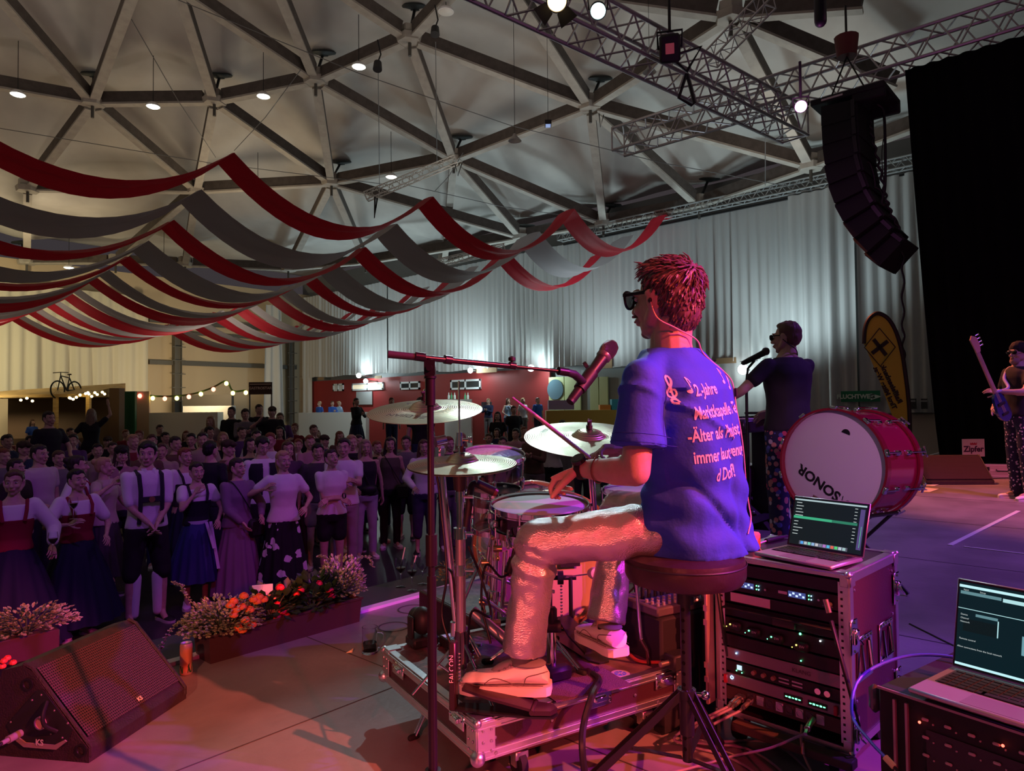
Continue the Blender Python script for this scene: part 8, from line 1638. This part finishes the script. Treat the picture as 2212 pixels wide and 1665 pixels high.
# ---- the rest of the crowd: twelve prototypes copied with their own clothes colours
protos = {}
def mkproto(k, **a):
 t = person('prototype', (0, 0, 0), 0, 1.75, fingers=False, detail=0, face=False, **a); protos[k] = t; return t
mkproto('ma', sex='m', arms=('down', 'down'), hair='short', top=('tee', (.5,)*3)); mkproto('mb', sex='m', arms=('clap', 'clap'), hair='full', top=('long', (.5,)*3), bottom=('trousers', (.05,)*3)); mkproto('mc', sex='m', arms=('front', 'down'), hair='short', top=('shirt', (.5,)*3), bottom=('knee', (.05,)*3)); mkproto('md', sex='m', arms=('down', 'raise'), hair='cap', top=('tee', (.5,)*3))
mkproto('fa', sex='f', arms=('down', 'down'), hair='long', top=('tee', (.5,)*3)); mkproto('fb', sex='f', arms=('clap', 'clap'), hair='pony', top=('long', (.5,)*3), bottom=('skirt', (.05,)*3, .3, .3)); mkproto('fc', sex='f', arms=('hip', 'down'), hair='bun', top=('blouse', (.5,)*3), bottom=('skirt', (.05,)*3, .2, .34)); mkproto('fd', sex='f', arms=('chin', 'fore'), hair='long', top=('sleeveless', (.5,)*3))
mkproto('fu', sex='f', arms=('up', 'up'), hair='long', top=('tee', (.5,)*3))
CN = {'black': (.012, .012, .015), 'white': (.70, .68, .70), 'grey': (.18, .17, .18), 'navy': (.02, .03, .09), 'dark red': (.22, .015, .03), 'pink': (.5, .25, .32), 'beige': (.42, .33, .27), 'dark green': (.02, .08, .04), 'blue': (.03, .10, .45), 'purple': (.12, .05, .2), 'brown': (.13, .07, .05), 'light blue': (.3, .45, .65)}
HN = {'black': BK, 'brown': BR, 'blonde': BL, 'auburn': RD, 'dark': DK}
KW = {'ma': 'short haired man', 'mb': 'clapping man', 'mc': 'man in knee shorts', 'md': 'man in cap', 'fa': 'long haired woman', 'fb': 'woman with ponytail', 'fc': 'woman with hair bun', 'fd': 'woman touching chin', 'fu': 'woman with raised arms'}
used_lab = set(); taken = [MW[o_.name].translation.copy() for o_ in fr.values()]
def setm(o, m):
 s = o.material_slots[0]; s.link = 'OBJECT'; s.material = m
rc = random.Random(21)
def crowdman(k, px, d, z, h, tc, hc, where, dy=0, group='crowd in front of the stage'):
 tries = 0; cols = list(CN); hs = list(HN)
 while True:
  lab = f"{KW[k]}, {hc} hair, {tc} top, {where}"
  if len(lab.split()) > 16: lab = f"{KW[k]}, {tc} top, {where}"
  if lab not in used_lab: break
  tries += 1; tc = rc.choice(cols); hc = rc.choice(hs) if tries > 4 else hc
  if tries > 30: k = rc.choice(list(KW))
 used_lab.add(lab); o = copy_tree(protos[k]); q = gp(px, d, z)
 for _ in range(30):
  if all((V((q.x-r.x, q.y-r.y, 0))).length > (.5 if abs(q.z-r.z) < 1 else 0) for r in taken): break
  d += .12; q = gp(px, d, z)
 taken.append(q)
 if q.x > 21.6: q = CAM+(q-CAM)*(21.6/q.x); q.z = z
 place(o, q, yaw_to(q, STG)+dy, h/1.75); o['label'] = lab; o['group'] = group
 for c in o.children:
  n = c.name.split('.')[0]
  if n == 'top': setm(c, cloth('c_'+tc.replace(' ', '_'), CN[tc]))
  elif n == 'hair': setm(c, hair_m(HN[hc]))
  elif n in ('trousers', 'skirt', 'shorts'): setm(c, cloth('c_'+rc.choice(['black', 'navy', 'grey', 'black']), CN['black']) if rc.random() < .6 else cloth('c_navy', CN['navy']))
  elif n == 'shoe': setm(c, rc.choice([MC['white_leather'], BLACKP]))
 return o
rows = [  # px, depth, z, where
 (9.6, [(10, 'in the second row at the left edge'), (130, 'between the left dirndl women'), (305, 'right behind the tall young man'), (350, 'over the right shoulder of the tall young man'), (500, 'behind the mauve dress')]),
 (10.8, [(55, 'behind the pink shirt at the left'), (215, 'two rows behind the woman in beige'), (285, 'left behind the cap wearer'), (375, 'two rows behind the braces'), (430, 'behind the hand at chin'), (535, 'two rows behind the mauve dress'), (590, 'left behind the curly hair'), (665, 'two rows behind the flowered skirt'), (755, 'left behind the light jeans'), (820, 'between light jeans and olive top'), (880, 'left of the microphone stand'), (965, 'right of the microphone stand')]),
 (12.4, [(20, 'three rows back at the left edge'), (150, 'three rows back below the broad man'), (250, 'three rows back above the black cap'), (335, 'three rows back above the tall young man'), (415, 'three rows back left of the black t-shirt'), (480, 'three rows back above the mauve dress'), (560, 'three rows back above the waistcoat man'), (640, 'three rows back above the curly hair'), (705, 'three rows back above the hugging couple'), (780, 'three rows back above the light jeans'), (850, 'under the left rim of the crash cymbal'), (1000, 'behind the top of the hi-hat stand'), (1085, 'just left of the raised drumstick'), (1160, 'below the raised drumstick')]),
 (14.3, [(70, 'far back left of the broad man'), (235, 'far back right of the dancer on the bench'), (300, 'far back above the tall young man'), (365, 'far back in the dark left middle'), (445, 'far back above the black t-shirt man'), (520, 'far back in the dark middle'), (600, 'far back above the curly hair'), (670, 'far back left of the crash cymbal'), (740, 'far back touching the crash cymbal rim'), (1060, 'far back between both crash and ride cymbals'), (1110, 'far back under the drumstick tip'), (1190, 'far back above the ride cymbal'), (1250, 'far back above the ride cymbal bell'), (1310, 'far back under the microphone')]),
 (17.0, [(15, 'deep in the hall at the left edge'), (160, 'deep in the hall below the booth lights'), (270, 'deep in the hall right of the booth'), (340, 'deep in the hall below the coloured bulbs'), (405, 'deep in the hall at mid left'), (470, 'deep in the hall left of the bench dancers'), (560, 'deep in the hall under the brown sign'), (640, 'deep in the hall before the corner curtain'), (690, 'deep in the hall before the gallery'), (1075, 'deep in the hall before the red wall'), (1135, 'deep in the hall left of the green door'), (1215, 'deep in the hall before the green door'), (1290, 'deep in the hall left of the drummer sleeve')]),
]
ks = list(protos)
for d, lst in rows:
 for px, where in lst:
  k = rc.choice([x for x in ks if x != 'fu']); crowdman(k, px+rc.uniform(-8, 8), d+rc.uniform(-.5, .5), -1.0, rc.uniform(1.62, 1.84), rc.choice(['black', 'black', 'white', 'grey', 'navy', 'dark red', 'pink', 'beige', 'purple', 'black', 'brown']), rc.choice(list(HN)), where, rc.uniform(-.5, .5))
for k, px, d, z, tc, hc, w_ in (('ma', 500, 15.5, -.55, 'black', 'black', 'on a bench left of the brown sign'), ('mb', 530, 15.2, -.6, 'grey', 'dark', 'on a bench just left of the brown sign'), ('ma', 560, 15.0, -.5, 'black', 'dark', 'on a bench under the brown sign'), ('md', 588, 15.2, -.55, 'black', 'black', 'on a bench right under the brown sign edge'),
  ('mc', 605, 15.6, -.7, 'purple', 'brown', 'on a bench right of the brown sign'), ('fa', 455, 15.6, -.75, 'beige', 'blonde', 'on a bench, lit from behind'), ('ma', 910, 12.6, -.42, 'black', 'black', 'towering behind the microphone stand'), ('fb', 770, 22, -.3, 'black', 'black', 'before the lit window by the cymbal'), ('ma', 846, 22, -.3, 'brown', 'brown', 'before the red wall above the cymbal'), ('fa', 1075, 19, -.75, 'black', 'dark', 'before the bar left of the drumstick'), ('ma', 1110, 20, -.6, 'black', 'brown', 'before the bar at the drumstick tip')):
 crowdman(k, px, d, z, 1.78, tc, hc, w_, rc.uniform(-.6, .6), 'people standing on benches')
for k, px, d, tc, hc, w_ in (('ma', 690, 33.5, 'blue', 'blonde', 'staff at the far left counter'), ('fb', 718, 33.5, 'blue', 'brown', 'staff under the small window'), ('fc', 733, 33.8, 'light blue', 'blonde', 'staff beside the grey panel'), ('ma', 1162, 31, 'blue', 'brown', 'staff in front of the pale green door'), ('mb', 1055, 31, 'navy', 'blonde', 'staff at the counter above the drumstick'), ('fd', 1098, 31, 'light blue', 'brown', 'staff at the counter right of the drumstick tip'), ('fa', 1130, 31, 'white', 'blonde', 'guest with white hair left of the green door'), ('ma', 312, 30, 'blue', 'dark', 'staff at the long white counter'), ('fa', 70, 26, 'blue', 'brown', 'guest in front of the wooden booth')):
 crowdman(k, px, d+(.9 if px < 740 else 0), -.25 if px > 600 else -.9, 1.75, tc, hc, w_, rc.uniform(-1, 1), 'bar staff and guests at the back')
for t in list(protos.values()):
 for c in list(t.children_recursive): bpy.data.objects.remove(c)
 bpy.data.objects.remove(t)
# ================================================================ things at the back of the hall
def bx(name, label, cat, px0, px1, py0, py1, d, dep, m, group=None):
 a = P(px0, py1, d)
 if py1 > 899 or 'counter' in name or 'bar_table' in name: a.z = -1
 c = P(px1, py0, d); w = (c-a).dot(R0); mid = (a+c)/2; mid = mid+V((F0.x, F0.y, 0))*dep/2
 b = MB(); b.box(mid, (abs(w), dep, abs(c.z-a.z)), ZR(-YAW)); return tag(recenter(b.build(name, m)), label, cat, group)
M_WD = mat('booth_wood', (.62, .42, .16), .6, col2=(.48, .30, .10), nscale=2, mapping=(1, 1, 12)); M_WDD = mat('booth_wood_dark', (.10, .055, .03), .7); M_CTR = mat('counter_white', (.65, .64, .58), .5)
q = gp(100, 27, -1); t = thing('market_booth', 'wooden market booth with sloping plank roof at the far left', 'booth', q, -YAW)
def lp(x, y, z): return q+R0*x+V((F0.x, F0.y, 0))*y+V((0, 0, z+1))
z1 = P(100, 838, 27).z; z0_ = P(100, 858, 27).z; xl, xr = -3.2, (235-100)/1500*27-.75
b = MB(); b.hull([lp(x, y, z) for x, y, z in ((xl, 0, z0_), (xl, 0, z0_+.12), (xl, 2.5, z1+.0), (xr, 0, z0_), (xr, 0, z0_+.12), (xr, 2.5, z1+.25), (xl, 2.5, z0_), (xr, 2.5, z0_))]); b.build('roof', M_WD, t)
b = MB(); b.box(lp((xl+xr)/2, 2.4, (z0_-1)/2), (xr-xl, .1, z0_+1), ZR(-YAW)); b.build('back_wall', M_WDD, t)
for x in (xl+.1, .3, xr-.1): b = MB(); b.box(lp(x, .1, (z0_-1)/2), (.14, .14, z0_+1), ZR(-YAW)); b.build('post', M_WD, t)
b = MB(); b.box(lp((xl+xr)/2, .2, -.45), (xr-xl, .3, 1.1), ZR(-YAW)); b.build('counter', M_WDD, t)
MW_BULB = mat('warm_bulb', (1, .9, .5), .3, emit=(1, .75, .3), es=10)
b = MB(); rnd = random.Random(5); pts = []
fl = [(45, 864), (58, 860), (70, 866), (152, 860), (158, 862), (165, 858), (173, 853), (185, 850), (190, 848), (192, 851), (198, 856), (205, 848), (210, 852), (221, 847), (226, 851), (150, 859)]
fln = ['lone warm bulb at the left of the booth', 'second warm bulb from the left under the booth roof', 'third warm bulb from the left under the booth roof', 'leftmost warm bulb of the rising chain', 'second warm bulb of the rising chain', 'third warm bulb of the rising chain', 'fourth warm bulb of the rising chain', 'warm bulb at the start of the upper cluster', 'brightest warm bulb of the upper cluster', 'warm bulb under the brightest one', 'warm bulb hanging low in the upper cluster', 'warm bulb right of the low one', 'warm bulb near the booth corner', 'second last warm bulb at the booth corner', 'last warm bulb at the booth corner', 'warm bulb next to the start of the rising chain']
for (x, y), l in zip(fl, fln): b = MB(); b.ell(P(x, y, 26.6), (.05,)*3, n=10, k=7); tag(recenter(b.build('fairy_light', MW_BULB)), l, 'light', 'fairy lights under the booth roof')
b = MB(); b.tube(bez([P(150, 857, 26.7), P(173, 850, 26.7), P(192, 846, 26.7), P(226, 846, 26.7)], 20), .012, n=5); tag(b.build('light_string', M_CB), 'thin dark cord carrying the booth fairy lights', 'cord')
cbm = {'red': mat('red_bulb', (1, .2, .15), .3, emit=(1, .18, .12), es=7), 'yellow': mat('yellow_bulb', (1, .9, .2), .3, emit=(1, .80, .15), es=7)}
cb = [(302, 855, 'red', 'leftmost'), (330, 860, 'yellow', 'second'), (356, 861, 'red', 'third'), (382, 860, 'yellow', 'fourth'), (408, 857, 'red', 'fifth'), (434, 851, 'yellow', 'sixth'), (461, 841, 'red', 'seventh'), (489, 828, 'yellow', 'highest'), (503, 849, 'yellow', 'tenth, left of the brown sign,'), (531, 848, 'yellow', 'last')]
for x, y, c, l in cb: b = MB(); b.ell(P(x, y, 30.5), (.09, .09, .10), n=10, k=7); tag(recenter(b.build('party_bulb', cbm[c])), f'{c} party bulb, {l} of the garland from the left', 'light', 'garland of red and yellow bulbs')
b = MB(); b.tube(bez([P(x, y-5, 30.6) for x, y, _, _ in cb], 50), .04, n=5); tag(b.build('garland', mat('garland_green', (.03, .06, .02), .8)), 'dark green garland string holding the red and yellow bulbs', 'garland')
bx('white_counter', 'long white serving counter left of the steel column', 'counter', 322, 470, 890, 906, 30, .6, M_CTR); bx('white_counter', 'white serving counter right of the steel column', 'counter', 395, 500, 876, 884, 33, .5, M_CTR)
bx('serving_hatch', 'dark serving hatch right of the steel column', 'hatch', 395, 500, 852, 876, 34, .3, mat('hatch_dark', (.08, .07, .055), .6)); bx('green_panel', 'tall dark green panel right of the wooden booth', 'panel', 258, 291, 845, 905, 29, .15, mat('panel_green', (.012, .10, .04), .6)); bx('wooden_shelf', 'dark wooden shelf rack beside the green panel', 'shelf', 236, 257, 838, 900, 28, .4, M_WDD)
bx('poster_stand', 'pale poster stand left of the steel column', 'poster', 292, 322, 845, 905, 30.5, .1, mat('poster_pink', (.5, .38, .3), .6))
q = P(563, 838, 29); t = thing('brown_banner', 'dark brown banner lettered GASTROSTAR above the bench dancers', 'banner', V((q.x, q.y, P(563, 900, 29).z)), -YAW); b = MB(); a = P(538, 852, 29); c = P(588, 825, 29); b.box((a+c)/2, ((c-a).dot(R0), .05, c.z-a.z), ZR(-YAW)); b.build('board', mat('banner_brown', (.05, .025, .015), .6), t)
tb = text_mb('GASTROSTAR', .155, bold=.004); tb.xf(plane_M((a+c)/2-V((F0.x, F0.y, 0))*.05, R0, (0, 0, 1))); tb.build('lettering', mat('banner_letters', (.6, .5, .42), .6), t, fixn=False)
b = MB(); b.box((a+c)/2-V((F0.x, F0.y, 0))*.035+V((0, 0, .17)), ((c-a).dot(R0)*.9, .02, .03), ZR(-YAW)); b.build('stripe', MC['banner_letters'], t)
for k in (.03, .97): b = MB(); e = a+R0*((c-a).dot(R0)*k); b.cyl(V((e.x, e.y, -1)), V((e.x, e.y, c.z)), .03, n=8); b.build('post', M_STL, t)
bx('wall_counter', 'long pale bar counter before the red wall at the left', 'counter', 645, 790, 890, 898, 33, .8, M_CTR); bx('wall_counter', 'pale bar counter with bottles right of the crash cymbal', 'counter', 960, 1018, 862, 884, 31, .8, M_CTR); bx('glass_rack', 'steel rack full of glasses before the pale green door', 'rack', 1185, 1240, 864, 885, 25.3, .6, STEEL)
bx('drinks_fridge', 'low steel fridge behind the drumstick tip', 'fridge', 1040, 1062, 868, 888, 30, .6, STEEL); bx('turquoise_crate', 'turquoise crate on the bar left of the drummer sleeve', 'crate', 1322, 1344, 862, 885, 25.2, .5, mat('crate_turquoise', (.05, .35, .42), .5)); bx('orange_tub', 'orange tub on the bar left of the drummer sleeve', 'tub', 1296, 1319, 874, 885, 25.2, .4, mat('tub_orange', (.75, .28, .04), .5))
bx('bar_table', 'yellow topped bar table before the glass rack', 'table', 1180, 1352, 885, 892, 25, .9, mat('bar_yellow', (.55, .35, .06), .5)); wsign('grey_door_panel', 770, 804, 846, 874, mat('panel_mid', (.35, .34, .33), .6), 'grey panel between two lit gallery windows', X=XW-.06, cat='panel')
for i, (x, y, l) in enumerate(((968, 858, 'leftmost bottle on the pale counter'), (974, 856, 'second bottle on the pale counter'), (981, 858, 'third bottle on the pale counter'), (1004, 857, 'bottle at the right of the pale counter'), (1010, 858, 'last bottle on the pale counter'))):
 b = MB(); q = P(x, 862, 31); b.lathe([(.0001, 0), (.05, 0), (.05, .16), (.018, .22), (.018, .30), (.0001, .30)], q+V((F0.x, F0.y, 0))*.3, n=10); tag(b.build('bottle', mat('bottle_green' if i % 2 else 'bottle_clear', (.1, .3, .15) if i % 2 else (.6, .65, .6), .2)), l, 'bottle', 'bottles on the pale counter')
q = P(143, 842, 27.6); t = thing('mountain_bike', 'black mountain bike standing on the booth roof', 'bicycle', q)
bxv = (R0*.16+V((F0.x, F0.y, 0))*.98).normalized(); up = V((0, 0, 1)); nb_ = bxv.cross(up)
for s, r in ((-.42, .34), (.42, .34)):
 c = q+bxv*s+up*.0; b = MB(); ring = [c+(bxv*cos(a)+up*sin(a))*r for a in [2*PI*i/24 for i in range(25)]]; b.tube(ring, .030, n=6, cap=False)
 for i in range(10): a = 2*PI*i/10; b.cyl(c, c+(bxv*cos(a)+up*sin(a))*r, .004, n=4)
 b.build('wheel', RUBBER, t)
b = MB(); hubf, hubr = q+bxv*-.42, q+bxv*.42; bb = q+bxv*.02-up*.02; hd2 = q+bxv*-.28+up*.55; st_ = q+bxv*.16+up*.48
for a, c in ((hubr, bb), (bb, hd2), (bb, st_), (st_, hubr), (st_, hd2), (hd2, hubf)): b.cyl(a, c, .022, n=8)
b.build('frame', BLACKM, t); b = MB(); b.cyl(hd2, hd2+up*.12, .02, n=8); b.tube([hd2+up*.12+nb_*.34, hd2+up*.14, hd2+up*.12-nb_*.34], .018, n=6); b.build('handlebar', BLACKM, t); b = MB(); b.ell(st_+up*.14, (.05, .13, .03), ZR(.3)); b.cyl(st_, st_+up*.13, .015, n=6); b.build('saddle', BLACKP, t)
for i, (px, d, l) in enumerate(((280, 22, 'pale beer table right of the bench dancer'), (350, 25, 'pale beer table before the white counter'), (640, 21, 'pale beer table before the corner curtain'), (700, 23, 'pale beer table before the left bar counter'), (745, 20, 'pale beer table left of the crash cymbal'), (1010, 20, 'pale beer table behind the hi-hat rod'), (130, 20, 'pale beer table before the booth'), (430, 21, 'pale beer table left behind the bench dancers'))):
 q = gp(px, d, -1); t = thing('beer_table', l, 'table', q, .3*i, 'beer tables in the hall'); b = MB(); b.box((0, 0, .76), (2.2, .6, .03), bev=.004); b.build('table_top', mat('table_pale', (.5, .42, .32), .6), t, world=False)
 for s in (-1, 1): b = MB(); b.tube([V((s*.8, -.25, 0)), V((s*.8, -.2, .74)), V((s*.8, .2, .74)), V((s*.8, .25, 0))], .018, n=6); b.build('leg', mat('leg_green', (.02, .06, .03), .5), t, world=False)
for i, (x, y, d, l) in enumerate(((1000, 0, 0, ''),)): pass
# ================================================================ other band members
M_PRT = mat('flower_print_trousers', (.03, .02, .10), .8)
def mkprt(name, c0, cols, sc, th=.45):
 m = mat(name, c0, .8); N = m.node_tree.nodes; L = m.node_tree.links; tc = N.new('ShaderNodeTexCoord'); v = N.new('ShaderNodeTexVoronoi'); v.inputs['Scale'].default_value = sc; L.new(tc.outputs['Object'], v.inputs['Vector'])
 cr = N.new('ShaderNodeValToRGB'); cr.color_ramp.interpolation = 'CONSTANT'; e = cr.color_ramp.elements; e[0].position = 0; e[0].color = (*cols[0], 1); e[1].position = .34; e[1].color = (*cols[1], 1)
 for i, c in enumerate(cols[2:]): q = e.new(.55+.2*i); q.color = (*c, 1)
 sp = N.new('ShaderNodeSeparateColor'); L.new(v.outputs['Color'], sp.inputs[0]); L.new(sp.outputs[0], cr.inputs[0])
 lt = N.new('ShaderNodeMath'); lt.operation = 'LESS_THAN'; lt.inputs[1].default_value = th; L.new(v.outputs['Distance'], lt.inputs[0]); c = N.new('ShaderNodeMix'); c.data_type = 'RGBA'; L.new(lt.outputs[0], c.inputs[0]); c.inputs[6].default_value = (*c0, 1); L.new(cr.outputs[0], c.inputs[7]); L.new(c.outputs[2], N['Principled BSDF'].inputs['Base Color']); return m
PRT1 = mkprt('floral_trousers', (.02, .02, .07), [(.6, .25, .22), (.55, .5, .55), (.10, .12, .45), (.65, .08, .18)], 24, .46); PRT2 = mkprt('spotted_trousers', (.02, .015, .05), [(.7, .6, .7), (.75, .7, .75), (.7, .5, .65)], 30, .30)
KQ = PZ(1680, 1172, 0); kd = 5.5; KQ = gp(1703, kd, 0.0)
kp_ = person('keyboard player in black t-shirt and floral trousers standing with back turned', KQ, PI-.5, 1.84, 'm', arms=(((.44, -.26, 1.14), (.3, -1, 0)), ((.10, -.36, 1.06), (0, -1, 0))), hair='short', hairc=(.13, .07, .05), top=('tee', (.012, .014, .022)), bottom=('trousers', (.05, .05, .1)), shoes=(.012, .012, .012), head_yaw=.45)
for c in kp_.children:
 if c.name.startswith('trousers'): c.data.materials.clear(); c.data.materials.append(PRT1)
kh = MW[kp_.name] @ V((0, -.005, 1.625)); HMk = MW[kp_.name] @ Matrix.Translation((0, -.005, 1.625)) @ Matrix.Rotation(.45, 4, 'Z')
def shades(label, M):
 t = thing('sunglasses', label, 'glasses', M @ V((0, -.1, .01)))
 for s in (-1, 1): b = MB(); b.ell((s*.034, -.100, .010), (.030, .009, .024)); b.xf(M); b.build('lens', MC['gloss_black'], t); b = MB(); b.box((s*.076, -.04, .020), (.004, .11, .009)); b.xf(M); b.build('temple', MC['gloss_black'], t)
 b = MB(); b.cyl((-.03, -.106, .016), (.03, -.106, .016), .005, n=6); b.xf(M); b.build('frame', MC['gloss_black'], t)
shades('round dark sunglasses worn by the keyboard player', HMk)
e = HMk @ V((.085, .01, -.01)); b = MB(); b.tube(bez([e, HMk @ V((.075, .05, -.05)), HMk @ V((.03, .085, -.09)), HMk @ V((-.01, .08, -.13))], 20), .004, n=6); tag(b.build('earphone_cable', M_CB), 'dark earphone cable around the keyboard player neck', 'cable')
kb = gp(1622, 6.3, 0); t = thing('stage_keyboard', 'black stage keyboard in front of the keyboard player', 'keyboard', kb, 0); b = MB(); b.box(kb+V((.1, .05, 1.0)), (1.0, .34, .12), bev=.02); b.build('keyboard_case', mat('keyboard_black', (.025, .02, .03), .35), t)
b = MB()
for i in range(28): b.box(kb+V((-.33+i*.031, -.04, 1.062)), (.028, .14, .012))
b.build('white_keys', mat('ivory', (.75, .74, .72), .35), t)
b = MB()
for i in range(28):
 if i % 7 not in (2, 6): b.box(kb+V((-.315+i*.031, -.0, 1.072)), (.014, .09, .016))
b.build('black_keys', BLACKP, t)
t = thing('keyboard_stand', 'stand under the black stage keyboard', 'stand', kb); b = MB()
for s in (-.3, .5): b = MB(); b.box(kb+V((s, .05, .47)), (.05, .30, .94)); b.build('leg', mat('stand_black', (.03, .025, .035), .5), t)
b = MB(); b.box(kb+V((.1, .05, .12)), (.8, .05, .05)); b.build('crossbar', MC['stand_black'], t)
q = gp(1650, 6.25, 1.10); t = thing('laptop', 'small dark laptop lying on the stage keyboard', 'laptop', q, .1); b = MB(); b.box(q+V((0, .0, .01)), (.34, .24, .02), ZR(.1), bev=.005); b.build('base', M_KEY, t); b = MB(); b.box(q+V((0, -.12, .022)), (.34, .006, .03), ZR(.1)); b.build('front_edge', M_KEY, t)
q = gp(1600, 6.8, 0); b = MB(); b.box(q+V((.1, .1, .45)), (.55, .4, .28), bev=.03); tag(recenter(b.build('road_case', M_CASE)), 'dark box behind the drummer back beside the keyboard stand', 'box')
q = gp(1625, 5.9, 0); q2 = PZ(1612, 1150, 0); t = thing('road_case', 'small open black case with metal corners left of the floral trousers', 'case', q2); b = MB(); b.box(q2+V((.0, .15, .09)), (.34, .3, .18), bev=.01); b.build('case_body', M_CASE, t)
for s in (-1, 1): b = MB(); b.box(q2+V((s*.165, .0, .165)), (.03, .03, .03), bev=.004); b.build('case_corner', ALU, t)
q = gp(1640, 6.9, 0); b = MB(); b.hull([q+V((x_, y_, z_)) for x_, y_, z_ in ((-.3, -.2, 0), (.3, -.2, 0), (-.3, .3, 0), (.3, .3, 0), (-.3, -.1, .12), (.3, -.1, .12), (-.3, .15, .36), (.3, .15, .36), (-.3, .3, .25), (.3, .3, .25))]); tag(recenter(b.build('stage_monitor', M_SPK)), 'black monitor speaker on the floor behind the floral trousers', 'speaker')
d_ = 5.6; t = thing('microphone', 'black microphone on a stand in front of the keyboard player', 'microphone', P(1606, 784, d_)); b = MB(); a = P(1606, 784, d_); c = P(1650, 762, d_); b.capsule(a, c, .020, .026, n=14); b.build('handle', mat('mic_black', (.02, .018, .022), .4), t); b = MB(); b.ell(P(1654, 759, d_), (.033,)*3); b.build('grille', mat('mic_grille', (.12, .11, .13), .4), t)
t = thing('microphone_stand', 'slim microphone stand in front of the keyboard player', 'stand', gp(1615, 5.65, 0)); b = MB(); b.tube([P(1630, 779, d_), P(1615, 796, d_), P(1612, 830, d_)], .010, n=8); b.build('gooseneck', BLACKM, t); b = MB(); b.cyl(P(1612, 832, d_), V((P(1612, 832, d_).x, P(1612, 832, d_).y, .02)), .012, n=10); b.build('pole', BLACKM, t); b = MB(); b.cyl(P(1596, 838, d_), P(1636, 796, d_), .007, n=8); b.build('boom', ALU, t); b = MB(); q = V((P(1612, 832, d_).x, P(1612, 832, d_).y, 0)); b.lathe([(.0001, .03), (.03, .03), (.14, .012), (.15, 0), (.0001, 0)], q, n=24); b.build('base', BLACKM, t)
BQ = PZ(2192, 1078, 0); bd_ = (BQ-CAM).dot(F0)
bs = person('bass player in black t-shirt, spotted trousers and white shoes at the right edge', gp(2205, bd_, 0), -(PI-.72), 1.90, 'm', arms=(((.12, -.33, 1.20), (.2, -.6, .5)), ((.08, -.24, 1.04), (-1, 0, -.2))), hair='beanie', hairc=(.02, .015, .02), top=('tee', (.010, .010, .012)), bottom=('trousers', (.05, .05, .1)), shoes=(.80, .76, .80), head_yaw=.3)
for c in bs.children:
 if c.name.startswith('trousers'): c.data.materials.clear(); c.data.materials.append(PRT2)
MB_ = MW[bs.name]; HMb = MB_ @ Matrix.Translation((0, -.005, 1.625)) @ Matrix.Rotation(.3, 4, 'Z'); shades('dark sunglasses worn by the bass player', HMb)
b = MB(); b.ell((0, -.062, -.085), (.050, .040, .045)); b.xf(HMb); b.build('beard', mat('beard', (.22, .13, .09), .9), bs)
D2 = bd_-.25; hs_ = P(2105, 745, D2); bo_ = P(2160, 872, D2+.1); dv = (hs_-bo_).normalized(); t = thing('bass_guitar', 'blue electric bass guitar held upright by the bass player', 'guitar', bo_); x, y, n = frame(dv, -F0)
nn2 = V((-F0.x, -F0.y, 0)).normalized(); sdv = dv.cross(nn2).normalized(); R_ = Matrix((sdv, nn2, dv)).transposed()
b = MB(); pts = []
for i in range(28):
 a = 2*PI*i/28; r = .115*(1+.22*cos(2*a)+.06*cos(3*a)); pts.append(bo_+sdv*r*sin(a)*.95*.9+dv*(r*cos(a)*1.35-.05)-nn2*.02)
b.prism(pts, nn2*.045); b.build('guitar_body', mat('guitar_blue', (.015, .03, .16), .15, coat=.6), t)
b = MB(); b.box(bo_+dv*.42, (.050, .022, .62), R_, bev=.006); b.build('neck', mat('maple', (.62, .36, .22), .4), t)
b = MB(); b.prism([hs_+sdv*x_+dv*z_ for x_, z_ in ((-.025, -.10), (.025, -.10), (.05, -.02), (.045, .08), (.0, .12), (-.035, .08), (-.03, 0))], nn2*.02); b.build('headstock', MC['maple'], t)
for i in range(4): b = MB(); q = hs_+sdv*.05+dv*(-.04+i*.045); b.cyl(q, q+sdv*.04, .007, n=8); b.ell(q+sdv*.045, (.016, .008, .012)); b.build('tuning_peg', CHROME, t)
b = MB();
for i in range(4): b.cyl(bo_-dv*.12+sdv*(i*.010-.015)+nn2*.03, hs_+sdv*(i*.008-.012)+nn2*.014, .0016, n=4)
b.build('string', STEEL, t)
b = MB(); b.box(bo_+dv*.0+nn2*.03, (.09, .02, .035), R_, bev=.004); b.box(bo_-dv*.13+nn2*.03, (.08, .018, .03), R_, bev=.004); b.build('pickup', BLACKP, t)
b = MB(); b.tube(bez([MB_ @ V((-.10, .12, 1.38)), MB_ @ V((-.11, -.02, 1.475)), MB_ @ V((-.03, -.15, 1.36)), MB_ @ V((.10, -.20, 1.24)), bo_+dv*.16], 24), .018, n=6); tag(b.build('guitar_strap', mat('strap_pale', (.6, .5, .6), .6)), 'pale patterned strap of the bass guitar', 'strap')
